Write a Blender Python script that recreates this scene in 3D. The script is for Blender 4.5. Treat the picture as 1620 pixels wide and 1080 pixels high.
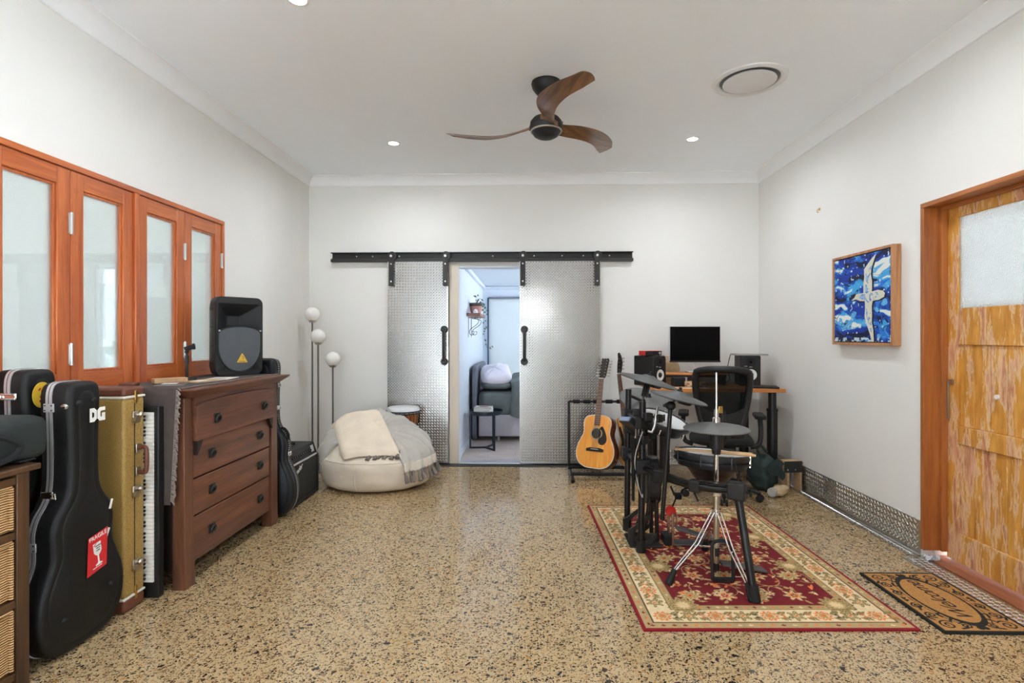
import bpy, bmesh, math, random
import numpy as np
from mathutils import Vector, Matrix, Euler

random.seed(7)
for _o in list(bpy.data.objects):
    bpy.data.objects.remove(_o)
SC = bpy.context.scene
COL = SC.collection

# ---------------------------------------------------------------- camera
CAM = bpy.data.cameras.new('camera')
CAM.sensor_width = 36.0
CAM.lens = 840.0 / 1620.0 * 36.0
CAM.shift_y = -8.3 / 1620.0
CAM.clip_start = 0.05
CAM.clip_end = 200
cam_ob = bpy.data.objects.new('camera', CAM)
COL.objects.link(cam_ob)
cam_ob.location = (0, 0, 1.33)
cam_ob.rotation_euler = (math.radians(90), 0, math.radians(1.5))
SC.camera = cam_ob

# ---------------------------------------------------------------- sky, exposure
W = bpy.data.worlds.new('overcast_sky')
SC.world = W
W.use_nodes = True
W.node_tree.nodes['Background'].inputs[0].default_value = (0.78, 0.89, 1.0, 1)
W.node_tree.nodes['Background'].inputs[1].default_value = 5.6
SC.view_settings.view_transform = 'Standard'
SC.view_settings.look = 'None'
SC.view_settings.gamma = 1.0
SC.view_settings.use_curve_mapping = False
SC.view_settings.exposure = 0.27
SC.cycles.use_denoising = True
SC.cycles.max_bounces = 14
SC.cycles.diffuse_bounces = 8
SC.cycles.glossy_bounces = 6
SC.cycles.transmission_bounces = 8
SC.cycles.transparent_max_bounces = 16
SC.cycles.caustics_reflective = False
SC.cycles.caustics_refractive = False
SC.cycles.sample_clamp_indirect = 60.0
DOWNLIGHT_W = 10.5          # each recessed ceiling lamp
DOWNLIGHT_COL = (0.91, 0.955, 1.0)

# sun behind the house: it lights the paving outside the added glass doors near the camera, none of it falls into the room
sun = bpy.data.lights.new('sun', 'SUN'); sun.energy = 62.0; sun.angle = math.radians(2); sun.color = (0.97, 0.985, 1.0)
sun_ob = bpy.data.objects.new('sun', sun); COL.objects.link(sun_ob)
sun_ob.rotation_euler = (math.radians(-32), 0, 0)

# room: camera stands at x 0, y 0
XL, XR, YB, YR, ZC = -2.284, 2.395, 5.533, -2.5, 3.0

# daylight openings: portals tell the renderer where the sky comes in (they emit nothing of their own)
def portal(name, loc, rot, sx, sy):
    l = bpy.data.lights.new(name, 'AREA')
    l.shape = 'RECTANGLE'; l.size = sx; l.size_y = sy
    l.cycles.is_portal = True
    o = bpy.data.objects.new(name, l); COL.objects.link(o)
    o.location = loc; o.rotation_euler = rot
    return o
R = math.radians
portal('sky_portal_right', (XR + 0.16, -0.95, 1.25), (0, R(90), 0), 2.5, 2.7)
portal('sky_portal_rear', (-1.2, YR - 0.16, 1.25), (R(90), 0, 0), 1.8, 2.5)
portal('sky_portal_bedroom', (2.15, 7.30, 1.325), (0, R(90), 0), 1.45, 1.5)
portal('sky_portal_side_room', (-6.85, 3.0, 1.4), (0, R(-90), 0), 2.2, 1.8)
portal('sky_portal_added_skylight', (-4.6, 1.75, 3.3), (0, 0, 0), 1.2, 0.7)

# ---------------------------------------------------------------- materials
def S(r, g, b):
    f = lambda c: (c / 255 / 12.92) if c / 255 <= 0.04045 else ((c / 255 + 0.055) / 1.055) ** 2.4
    return (f(r), f(g), f(b), 1.0)

MATS = {}
def new_mat(name):
    m = bpy.data.materials.new(name); m.use_nodes = True
    nt = m.node_tree
    b = nt.nodes['Principled BSDF']
    MATS[name] = m
    return m, nt, b

def coords(nt, scale=(1, 1, 1), rot=(0, 0, 0), space='Object'):
    tc = nt.nodes.new('ShaderNodeTexCoord')
    mp = nt.nodes.new('ShaderNodeMapping')
    mp.inputs['Scale'].default_value = scale
    mp.inputs['Rotation'].default_value = rot
    nt.links.new(tc.outputs[space], mp.inputs[0])
    return mp.outputs[0]

def ramp(nt, fac, stops, interp='LINEAR'):
    r = nt.nodes.new('ShaderNodeValToRGB')
    r.color_ramp.interpolation = interp
    e = r.color_ramp.elements
    e[0].position, e[0].color = stops[0]
    e[1].position, e[1].color = stops[-1]
    for p, c in stops[1:-1]:
        k = e.new(p); k.color = c
    nt.links.new(fac, r.inputs[0])
    return r.outputs[0]

def noise(nt, vec, scale, detail=3, rough=0.5, dist=0):
    n = nt.nodes.new('ShaderNodeTexNoise')
    n.inputs['Scale'].default_value = scale
    n.inputs['Detail'].default_value = detail
    n.inputs['Roughness'].default_value = rough
    n.inputs['Distortion'].default_value = dist
    nt.links.new(vec, n.inputs['Vector'])
    return n.outputs['Fac']

def bump(nt, b, h, strength=0.2, dist=0.002):
    n = nt.nodes.new('ShaderNodeBump')
    n.inputs['Strength'].default_value = strength
    n.inputs['Distance'].default_value = dist
    nt.links.new(h, n.inputs['Height'])
    nt.links.new(n.outputs[0], b.inputs['Normal'])

def plain(name, col, rough=0.5, metal=0.0, var=0.06, nscale=12, bumpy=0.0, bscale=200, spec=0.5, emit=None, coat=0):
    m, nt, b = new_mat(name)
    v = coords(nt)
    n = noise(nt, v, nscale)
    lo = tuple(c * (1 - var) for c in col[:3]) + (1,)
    hi = tuple(min(1, c * (1 + var)) for c in col[:3]) + (1,)
    nt.links.new(ramp(nt, n, [(0.3, lo), (0.7, hi)]), b.inputs['Base Color'])
    b.inputs['Roughness'].default_value = rough
    b.inputs['Metallic'].default_value = metal
    b.inputs['Specular IOR Level'].default_value = spec
    if coat: b.inputs['Coat Weight'].default_value = coat
    if bumpy:
        bump(nt, b, noise(nt, v, bscale, 2), bumpy, 0.002)
    if emit:
        b.inputs['Emission Color'].default_value = emit[0]
        b.inputs['Emission Strength'].default_value = emit[1]
    return m

def wood(name, dark, light, axis=2, scale=14, rough=0.4, stretch=0.07, coat=0.0, bumpy=0.06, blotch=0.0):
    m, nt, b = new_mat(name)
    sc = [1, 1, 1]; sc[axis] = stretch
    v = coords(nt, tuple(sc))
    n = noise(nt, v, scale, 6, 0.65, 0.6)
    n2 = noise(nt, v, scale * 6, 3, 0.6)
    mx = nt.nodes.new('ShaderNodeMath'); mx.operation = 'MULTIPLY_ADD'
    nt.links.new(n2, mx.inputs[0]); mx.inputs[1].default_value = 0.35
    nt.links.new(n, mx.inputs[2])
    mid = tuple((a + c) / 2 for a, c in zip(dark, light))
    nt.links.new(ramp(nt, mx.outputs[0], [(0.45, dark), (0.66, mid), (0.85, light)]), b.inputs['Base Color'])
    b.inputs['Roughness'].default_value = rough
    if coat:
        b.inputs['Coat Weight'].default_value = coat
        b.inputs['Coat Roughness'].default_value = 0.15
    if bumpy: bump(nt, b, n2, bumpy, 0.001)
    return m

def attr_mat(name, rough=0.8, bumpy=0.0, bscale=400, spec=0.3):
    m, nt, b = new_mat(name)
    a = nt.nodes.new('ShaderNodeAttribute'); a.attribute_name = 'Col'
    nt.links.new(a.outputs['Color'], b.inputs['Base Color'])
    b.inputs['Roughness'].default_value = rough
    b.inputs['Specular IOR Level'].default_value = spec
    if bumpy: bump(nt, b, noise(nt, coords(nt), bscale, 2), bumpy, 0.003)
    return m

def thin_glass(name, tint=(0.93, 0.96, 0.95, 1), refl=1.0, milk=0.0, tl=(0.9, 0.93, 0.93, 1)):
    m = bpy.data.materials.new(name); m.use_nodes = True
    nt = m.node_tree; nt.nodes.clear(); MATS[name] = m
    out = nt.nodes.new('ShaderNodeOutputMaterial')
    tr = nt.nodes.new('ShaderNodeBsdfTransparent'); tr.inputs[0].default_value = tint
    gl = nt.nodes.new('ShaderNodeBsdfGlossy'); gl.inputs['Roughness'].default_value = 0.02
    fr = nt.nodes.new('ShaderNodeFresnel'); fr.inputs[0].default_value = 1.5
    mu = nt.nodes.new('ShaderNodeMath'); mu.operation = 'MULTIPLY'; mu.inputs[1].default_value = refl
    nt.links.new(fr.outputs[0], mu.inputs[0])
    mx = nt.nodes.new('ShaderNodeMixShader')
    nt.links.new(mu.outputs[0], mx.inputs[0]); nt.links.new(tr.outputs[0], mx.inputs[1]); nt.links.new(gl.outputs[0], mx.inputs[2])
    last = mx.outputs[0]
    if milk:
        df = nt.nodes.new('ShaderNodeBsdfTranslucent'); df.inputs[0].default_value = tl
        d2 = nt.nodes.new('ShaderNodeBsdfDiffuse'); d2.inputs[0].default_value = (0.80, 0.83, 0.82, 1)
        m1 = nt.nodes.new('ShaderNodeMixShader'); m1.inputs[0].default_value = 0.45
        nt.links.new(df.outputs[0], m1.inputs[1]); nt.links.new(d2.outputs[0], m1.inputs[2])
        m2 = nt.nodes.new('ShaderNodeMixShader'); m2.inputs[0].default_value = milk
        nt.links.new(last, m2.inputs[1]); nt.links.new(m1.outputs[0], m2.inputs[2])
        last = m2.outputs[0]
    nt.links.new(last, out.inputs[0])
    return m

# --- painted surfaces
plain('wall_paint', S(231, 230, 226), 0.62, var=0.012, nscale=3, bumpy=0.03, bscale=350)
plain('ceiling_paint', S(244, 248, 252), 0.7, var=0.008, nscale=3)
plain('cornice_paint', S(241, 242, 243), 0.6, var=0.008, nscale=3)
plain('bedroom_paint', S(212, 219, 228), 0.6, var=0.01, nscale=3)
plain('jamb_paint', S(222, 212, 196), 0.45, var=0.02, nscale=5)
plain('side_room_paint', S(226, 222, 208), 0.6, var=0.012, nscale=2)
plain('concrete_outside', S(200, 205, 210), 0.9, var=0.1, nscale=4)
plain('white_gloss', S(232, 232, 230), 0.3, var=0.01)
plain('vent_white', S(225, 225, 224), 0.45, var=0.01)
plain('vent_grey', S(120, 120, 120), 0.6, var=0.02)

# --- polished concrete floor with exposed aggregate
m, nt, b = new_mat('terrazzo')
v = coords(nt)
ns = nt.nodes.new('ShaderNodeTexNoise'); ns.inputs['Scale'].default_value = 55; ns.inputs['Detail'].default_value = 2
nt.links.new(v, ns.inputs['Vector'])
mixv = nt.nodes.new('ShaderNodeVectorMath'); mixv.operation = 'MULTIPLY_ADD'
nt.links.new(ns.outputs['Color'], mixv.inputs[0]); mixv.inputs[1].default_value = (0.012, 0.012, 0.0)
nt.links.new(v, mixv.inputs[2])
dv = mixv.outputs[0]
def chips(scale, thr, width, frac, seed):
    mp = nt.nodes.new('ShaderNodeMapping'); mp.inputs['Location'].default_value = (seed, seed * 1.7, 0)
    mp.inputs['Scale'].default_value = (scale, scale, scale)
    nt.links.new(dv, mp.inputs[0])
    e = nt.nodes.new('ShaderNodeTexVoronoi'); e.voronoi_dimensions = '2D'; e.feature = 'DISTANCE_TO_EDGE'; e.inputs['Scale'].default_value = 1
    c = nt.nodes.new('ShaderNodeTexVoronoi'); c.voronoi_dimensions = '2D'; c.feature = 'F1'; c.inputs['Scale'].default_value = 1
    nt.links.new(mp.outputs[0], e.inputs['Vector']); nt.links.new(mp.outputs[0], c.inputs['Vector'])
    sep = nt.nodes.new('ShaderNodeSeparateColor'); nt.links.new(c.outputs['Color'], sep.inputs[0])
    # threshold grows with the cell's random number so stones differ in size
    th = nt.nodes.new('ShaderNodeMath'); th.operation = 'MULTIPLY_ADD'
    nt.links.new(sep.outputs[1], th.inputs[0]); th.inputs[1].default_value = width; th.inputs[2].default_value = thr
    gt = nt.nodes.new('ShaderNodeMath'); gt.operation = 'GREATER_THAN'
    nt.links.new(e.outputs['Distance'], gt.inputs[0]); nt.links.new(th.outputs[0], gt.inputs[1])
    lt = nt.nodes.new('ShaderNodeMath'); lt.operation = 'LESS_THAN'
    nt.links.new(sep.outputs[0], lt.inputs[0]); lt.inputs[1].default_value = frac
    mu = nt.nodes.new('ShaderNodeMath'); mu.operation = 'MULTIPLY'
    nt.links.new(gt.outputs[0], mu.inputs[0]); nt.links.new(lt.outputs[0], mu.inputs[1])
    return mu.outputs[0], sep.outputs[2]
base = ramp(nt, noise(nt, v, 9, 6, 0.7), [(0.3, S(172, 146, 106)), (0.5, S(190, 165, 124)), (0.75, S(204, 182, 144))])
fine = ramp(nt, noise(nt, v, 210, 3, 0.7), [(0.36, S(132, 104, 70)), (0.52, S(192, 167, 127)), (0.72, S(214, 192, 156))])
def mixc(f, a, c, amt=None):
    x = nt.nodes.new('ShaderNodeMix'); x.data_type = 'RGBA'
    if amt is not None: x.inputs[0].default_value = amt
    else: nt.links.new(f, x.inputs[0])
    nt.links.new(a, x.inputs[6]); nt.links.new(c, x.inputs[7])
    return x.outputs[2]
colr = mixc(None, base, fine, 0.55)
dark_stops = [(0.0, S(46, 40, 34)), (0.2, S(80, 60, 42)), (0.42, S(70, 64, 56)), (0.6, S(104, 78, 52)), (0.76, S(138, 112, 78)), (0.88, S(176, 128, 74)), (1.0, S(188, 176, 156))]
f1, h1 = chips(130, 0.09, 0.22, 0.52, 3.1)
colr = mixc(f1, colr, ramp(nt, h1, dark_stops, 'CONSTANT'))
f2, h2 = chips(70, 0.10, 0.26, 0.42, 8.3)
colr = mixc(f2, colr, ramp(nt, h2, dark_stops, 'CONSTANT'))
f3, h3 = chips(38, 0.17, 0.26, 0.13, 5.9)
colr = mixc(f3, colr, ramp(nt, h3, [(0.0, S(40, 38, 38)), (0.4, S(60, 46, 36)), (0.62, S(84, 82, 76)), (0.8, S(160, 120, 66)), (1.0, S(168, 152, 120))], 'CONSTANT'))
nt.links.new(colr, b.inputs['Base Color'])
b.inputs['Roughness'].default_value = 0.12
b.inputs['Specular IOR Level'].default_value = 0.55

# --- metals and dark things
plain('tread_plate', S(184, 183, 180), 0.26, 1.0, var=0.03, nscale=5)
plain('skirt_plate', S(206, 204, 199), 0.3, 1.0, var=0.03, nscale=5)
plain('steel_black', S(46, 46, 43), 0.42, 0.2, var=0.08, nscale=20)
plain('black_tube', S(14, 14, 15), 0.36, 0.0, var=0.06)
plain('black_plastic', S(16, 17, 18), 0.5, var=0.06, bumpy=0.12, bscale=500)
plain('black_rubber', S(14, 14, 15), 0.7, var=0.05)
plain('black_soft', S(17, 18, 19), 0.85, var=0.1, bumpy=0.2, bscale=300)
plain('speaker_plastic', S(30, 32, 34), 0.55, var=0.06, bumpy=0.25, bscale=420)
plain('grille_grey', S(88, 93, 98), 0.5, 0.3, var=0.05, bumpy=0.6, bscale=260)
plain('chrome', S(225, 225, 225), 0.12, 1.0, var=0.01)
plain('steel', S(200, 198, 194), 0.3, 1.0, var=0.02)
plain('lamp_metal', S(128, 127, 124), 0.28, 1.0, var=0.02)
plain('nickel', S(190, 182, 168), 0.28, 1.0, var=0.03)
plain('brass', S(205, 165, 90), 0.28, 1.0, var=0.03)
plain('bolt', S(215, 215, 210), 0.35, 0.8, var=0.02)
plain('case_black', S(17, 18, 18), 0.5, var=0.06, bumpy=0.2, bscale=380, spec=0.35)
plain('case_black_lit_blue', S(18, 21, 26), 0.42, var=0.06, bumpy=0.12, bscale=380, spec=0.4)  # black case with the bluish light on its sides put into the colour
plain('seam_silver', S(212, 212, 214), 0.38, 0.6, var=0.03)
plain('stitch_grey', S(176, 174, 168), 0.7, var=0.1, nscale=150)
plain('monitor_black', S(2, 2, 2), 0.5, var=0.02, spec=0.1)
plain('amp_vinyl', S(28, 30, 30), 0.6, var=0.08, bumpy=0.4, bscale=300)
plain('amp_grille', S(34, 38, 34), 0.8, var=0.12, nscale=200, bumpy=0.3, bscale=500)
plain('brown_leather', S(104, 58, 40), 0.5, var=0.1, bumpy=0.2, bscale=200)
plain('white_piping', S(222, 216, 204), 0.5, var=0.03)
plain('cymbal_grey', S(96, 97, 95), 0.55, var=0.05, nscale=8)
plain('cymbal_dark', S(66, 67, 66), 0.5, var=0.05, nscale=8)
plain('drum_black', S(22, 24, 28), 0.42, var=0.06)
plain('drum_head', S(226, 228, 230), 0.55, var=0.02, nscale=60)
plain('screen_blue', S(128, 150, 190), 0.35, var=0.05)
plain('pedal_grey', S(120, 122, 124), 0.4, 0.7, var=0.08)
plain('red_plastic', S(214, 44, 34), 0.4, var=0.05)
plain('mesh_black', S(24, 27, 27), 0.7, var=0.1, nscale=300)
plain('white_plastic', S(236, 234, 228), 0.35, var=0.01)
plain('key_black', S(15, 15, 16), 0.3, var=0.02)
plain('print_white', S(236, 236, 232), 0.5, var=0.01)
plain('print_red', S(212, 38, 44), 0.5, var=0.03)
plain('print_black', S(26, 26, 26), 0.6, var=0.03)
plain('print_yellow', S(240, 202, 60), 0.5, var=0.03)
plain('logo_gold', S(226, 182, 70), 0.4, var=0.05)
plain('globe_glass', S(240, 239, 235), 0.25, var=0.005)
plain('paper_white', S(228, 224, 216), 0.7, var=0.04, nscale=30)
plain('tan_card', S(198, 160, 110), 0.7, var=0.1)
plain('woven_tan', S(212, 188, 150), 0.7, var=0.12, nscale=30)
plain('dark_green_cloth', S(44, 60, 58), 0.8, var=0.2, nscale=12, bumpy=0.2, bscale=120)
plain('bag_cloth', S(36, 44, 42), 0.8, var=0.15, nscale=10, bumpy=0.3, bscale=300)
plain('leaf_green', S(92, 116, 100), 0.55, var=0.25, nscale=20)
plain('leaf_outside', S(110, 150, 120), 0.6, var=0.3, nscale=9)
plain('bean_cotton', S(224, 212, 194), 0.85, var=0.05, nscale=6, bumpy=0.35, bscale=160)
plain('plush_beige', S(232, 217, 196), 0.9, var=0.06, nscale=9, bumpy=0.8, bscale=140)
plain('throw_grey', S(186, 182, 174), 0.9, var=0.08, nscale=8, bumpy=0.4, bscale=220)
plain('throw_cream', S(228, 220, 206), 0.9, var=0.06, nscale=8, bumpy=0.4, bscale=220)
plain('tassel_grey', S(124, 116, 108), 0.9, var=0.15, nscale=60)
plain('runner_cloth', S(80, 70, 66), 0.95, var=0.12, nscale=14, bumpy=0.4, bscale=220)
plain('runner_fringe', S(150, 140, 134), 0.95, var=0.2, nscale=60)
plain('pillow_white', S(232, 224, 232), 0.8, var=0.04, nscale=8)
plain('sheet_green', S(106, 113, 112), 0.85, var=0.12, nscale=9)
plain('bed_base_grey', S(186, 180, 186), 0.85, var=0.1, nscale=180)
plain('headboard_grey', S(120, 122, 134), 0.8, var=0.05)
plain('side_table_navy', S(36, 44, 54), 0.35, 0.3, var=0.04)
plain('pot_pink', S(196, 142, 130), 0.6, var=0.06)
plain('pot_dark', S(84, 70, 66), 0.6, var=0.1)
plain('book_cover', S(206, 206, 198), 0.5, var=0.05)
plain('book_red', S(150, 44, 50), 0.5, var=0.05)
plain('blind_gap_blue', S(38, 72, 110), 0.5, var=0.04)
plain('garden_wall_paint', S(160, 174, 182), 0.8, var=0.05)
plain('coping_line', S(150, 148, 144), 0.6, var=0.04)
plain('plastic_clear', S(196, 196, 200), 0.25, var=0.1)

# tweed
m, nt, b = new_mat('tweed')
v = coords(nt)
nt.links.new(ramp(nt, noise(nt, v, 420, 2, 0.6), [(0.36, S(114, 88, 40)), (0.5, S(164, 131, 66)), (0.66, S(192, 162, 100))]), b.inputs['Base Color'])
b.inputs['Roughness'].default_value = 0.55
bump(nt, b, noise(nt, v, 500, 2), 0.3, 0.001)

# woods
wood('window_cedar', S(160, 74, 34), S(208, 118, 62), 2, 16, 0.32, coat=0.25)
wood('window_cedar_h', S(160, 74, 34), S(208, 118, 62), 1, 16, 0.32, coat=0.25)
wood('door_frame_wood', S(138, 74, 34), S(184, 114, 58), 2, 14, 0.4)
wood('door_frame_wood_h', S(138, 74, 34), S(184, 114, 58), 1, 14, 0.4)
wood('sill_wood', S(122, 66, 42), S(176, 110, 76), 1, 14, 0.4)
wood('chest_wood', S(66, 38, 26), S(120, 76, 52), 2, 12, 0.42, coat=0.15)
wood('chest_wood_h', S(72, 42, 30), S(132, 82, 58), 1, 12, 0.40, coat=0.15)
wood('chest_dark', S(24, 16, 12), S(40, 27, 20), 2, 12, 0.5)
wood('unit_wood', S(52, 34, 20), S(96, 66, 38), 2, 12, 0.5)
wood('fan_wood', S(78, 54, 36), S(140, 100, 66), 0, 22, 0.3, coat=0.3)
wood('picture_wood', S(150, 94, 58), S(202, 150, 104), 2, 16, 0.4)
wood('desk_wood', S(186, 112, 52), S(224, 152, 84), 0, 14, 0.4)
wood('spruce', S(236, 142, 48), S(250, 182, 90), 2, 40, 0.22, coat=0.5, bumpy=0)
wood('mahogany', S(66, 30, 16), S(116, 60, 34), 2, 16, 0.2, coat=0.5, bumpy=0)
wood('neck_wood', S(92, 58, 44), S(128, 88, 68), 2, 16, 0.35)
wood('maple', S(226, 150, 66), S(240, 178, 100), 2, 16, 0.25, coat=0.4)
wood('stick_wood', S(206, 164, 112), S(230, 194, 150), 0, 16, 0.5)
wood('djembe_wood', S(110, 56, 22), S(196, 116, 54), 2, 24, 0.35, coat=0.3)
wood('bed_floor_wood', S(178, 160, 150), S(214, 200, 192), 0, 12, 0.35)
wood('shelf_wood', S(108, 74, 62), S(166, 124, 108), 0, 14, 0.6)
wood('plywood', S(176, 136, 96), S(214, 178, 138), 0, 14, 0.6)

# wicker weave
m, nt, b = new_mat('wicker')
v = coords(nt)
wv = nt.nodes.new('ShaderNodeTexWave'); wv.wave_type = 'BANDS'; wv.bands_direction = 'Z'
wv.inputs['Scale'].default_value = 34; wv.inputs['Distortion'].default_value = 1.2; wv.inputs['Detail'].default_value = 2
nt.links.new(v, wv.inputs['Vector'])
nt.links.new(ramp(nt, wv.outputs['Fac'], [(0.15, S(122, 84, 44)), (0.5, S(206, 158, 100)), (0.9, S(232, 194, 142))]), b.inputs['Base Color'])
b.inputs['Roughness'].default_value = 0.6
bump(nt, b, wv.outputs['Fac'], 0.8, 0.006)

# stripped yellow paint on the timber door
m, nt, b = new_mat('worn_yellow_door')
def worldpos(sc):
    g_ = nt.nodes.new('ShaderNodeNewGeometry'); mp = nt.nodes.new('ShaderNodeMapping'); mp.inputs['Scale'].default_value = sc
    nt.links.new(g_.outputs['Position'], mp.inputs[0]); return mp.outputs[0]
v = worldpos((1, 1, 0.17))
n1 = noise(nt, v, 14, 6, 0.68, 0.15)
n2 = noise(nt, worldpos((1, 1, 0.2)), 30, 4, 0.6)
pa = ramp(nt, n2, [(0.35, S(190, 128, 48)), (0.6, S(216, 156, 70)), (0.8, S(228, 176, 96))])
pk = ramp(nt, n2, [(0.35, S(170, 104, 68)), (0.55, S(208, 150, 112)), (0.75, S(226, 186, 152))])
hal = ramp(nt, n1, [(0.0, (0, 0, 0, 1)), (0.53, (0, 0, 0, 1)), (0.55, (1, 1, 1, 1)), (1.0, (1, 1, 1, 1))])
edge = ramp(nt, n1, [(0.0, (0, 0, 0, 1)), (0.50, (0, 0, 0, 1)), (0.53, (0.85, 0.85, 0.85, 1)), (0.545, (0.6, 0.6, 0.6, 1)), (0.60, (0, 0, 0, 1)), (1.0, (0, 0, 0, 1))])
c1 = mixc(hal, pa, pk)
pale = nt.nodes.new('ShaderNodeRGB'); pale.outputs[0].default_value = S(232, 200, 158)
c2 = mixc(edge, c1, pale.outputs[0])
nt.links.new(c2, b.inputs['Base Color'])
b.inputs['Roughness'].default_value = 0.5

thin_glass('window_glass', (0.95, 0.975, 0.965, 1), 0.9, milk=0.18)
thin_glass('clear_glass', (0.97, 0.98, 0.98, 1), 1.0)
thin_glass('blind_fabric', (0.98, 0.99, 1, 1), 0.1, milk=0.99, tl=(0.50, 0.52, 0.54, 1))
# patterned door glass
thin_glass('obscure_glass', (0.95, 0.97, 0.97, 1), 1.0, milk=0.86, tl=(0.35, 0.35, 0.335, 1))
nt = MATS['obscure_glass'].node_tree
_v = coords(nt)
_w = nt.nodes.new('ShaderNodeTexVoronoi'); _w.inputs['Scale'].default_value = 120
nt.links.new(_v, _w.inputs['Vector'])
_b = nt.nodes.new('ShaderNodeBump'); _b.inputs['Strength'].default_value = 1.0; _b.inputs['Distance'].default_value = 0.01
nt.links.new(_w.outputs['Distance'], _b.inputs['Height'])
for _n in nt.nodes:
    if _n.bl_idname in ('ShaderNodeBsdfGlossy', 'ShaderNodeBsdfTranslucent', 'ShaderNodeBsdfDiffuse'):
        nt.links.new(_b.outputs[0], _n.inputs['Normal'])
# see-through chair mesh
thin_glass('chair_mesh', (0.30, 0.31, 0.31, 1), 0.05, milk=0.0)
nt = MATS['chair_mesh'].node_tree
_d = nt.nodes.new('ShaderNodeBsdfDiffuse'); _d.inputs[0].default_value = S(24, 27, 27)
_o = [n for n in nt.nodes if n.bl_idname == 'ShaderNodeOutputMaterial'][0]
_s = _o.inputs[0].links[0].from_socket
_m = nt.nodes.new('ShaderNodeMixShader'); _m.inputs[0].default_value = 0.78
nt.links.new(_s, _m.inputs[1]); nt.links.new(_d.outputs[0], _m.inputs[2]); nt.links.new(_m.outputs[0], _o.inputs[0])

attr_mat('rug_weave', 0.9, 0.5, 500)
attr_mat('mat_coir', 0.95, 0.9, 300)
attr_mat('paint_canvas', 0.6, 0.15, 200)
m, nt, b = new_mat('lamp_emitter')
b.inputs['Base Color'].default_value = (1, 1, 1, 1)
b.inputs['Emission Color'].default_value = (1, 0.97, 0.93, 1)
b.inputs['Emission Strength'].default_value = 12.0

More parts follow.
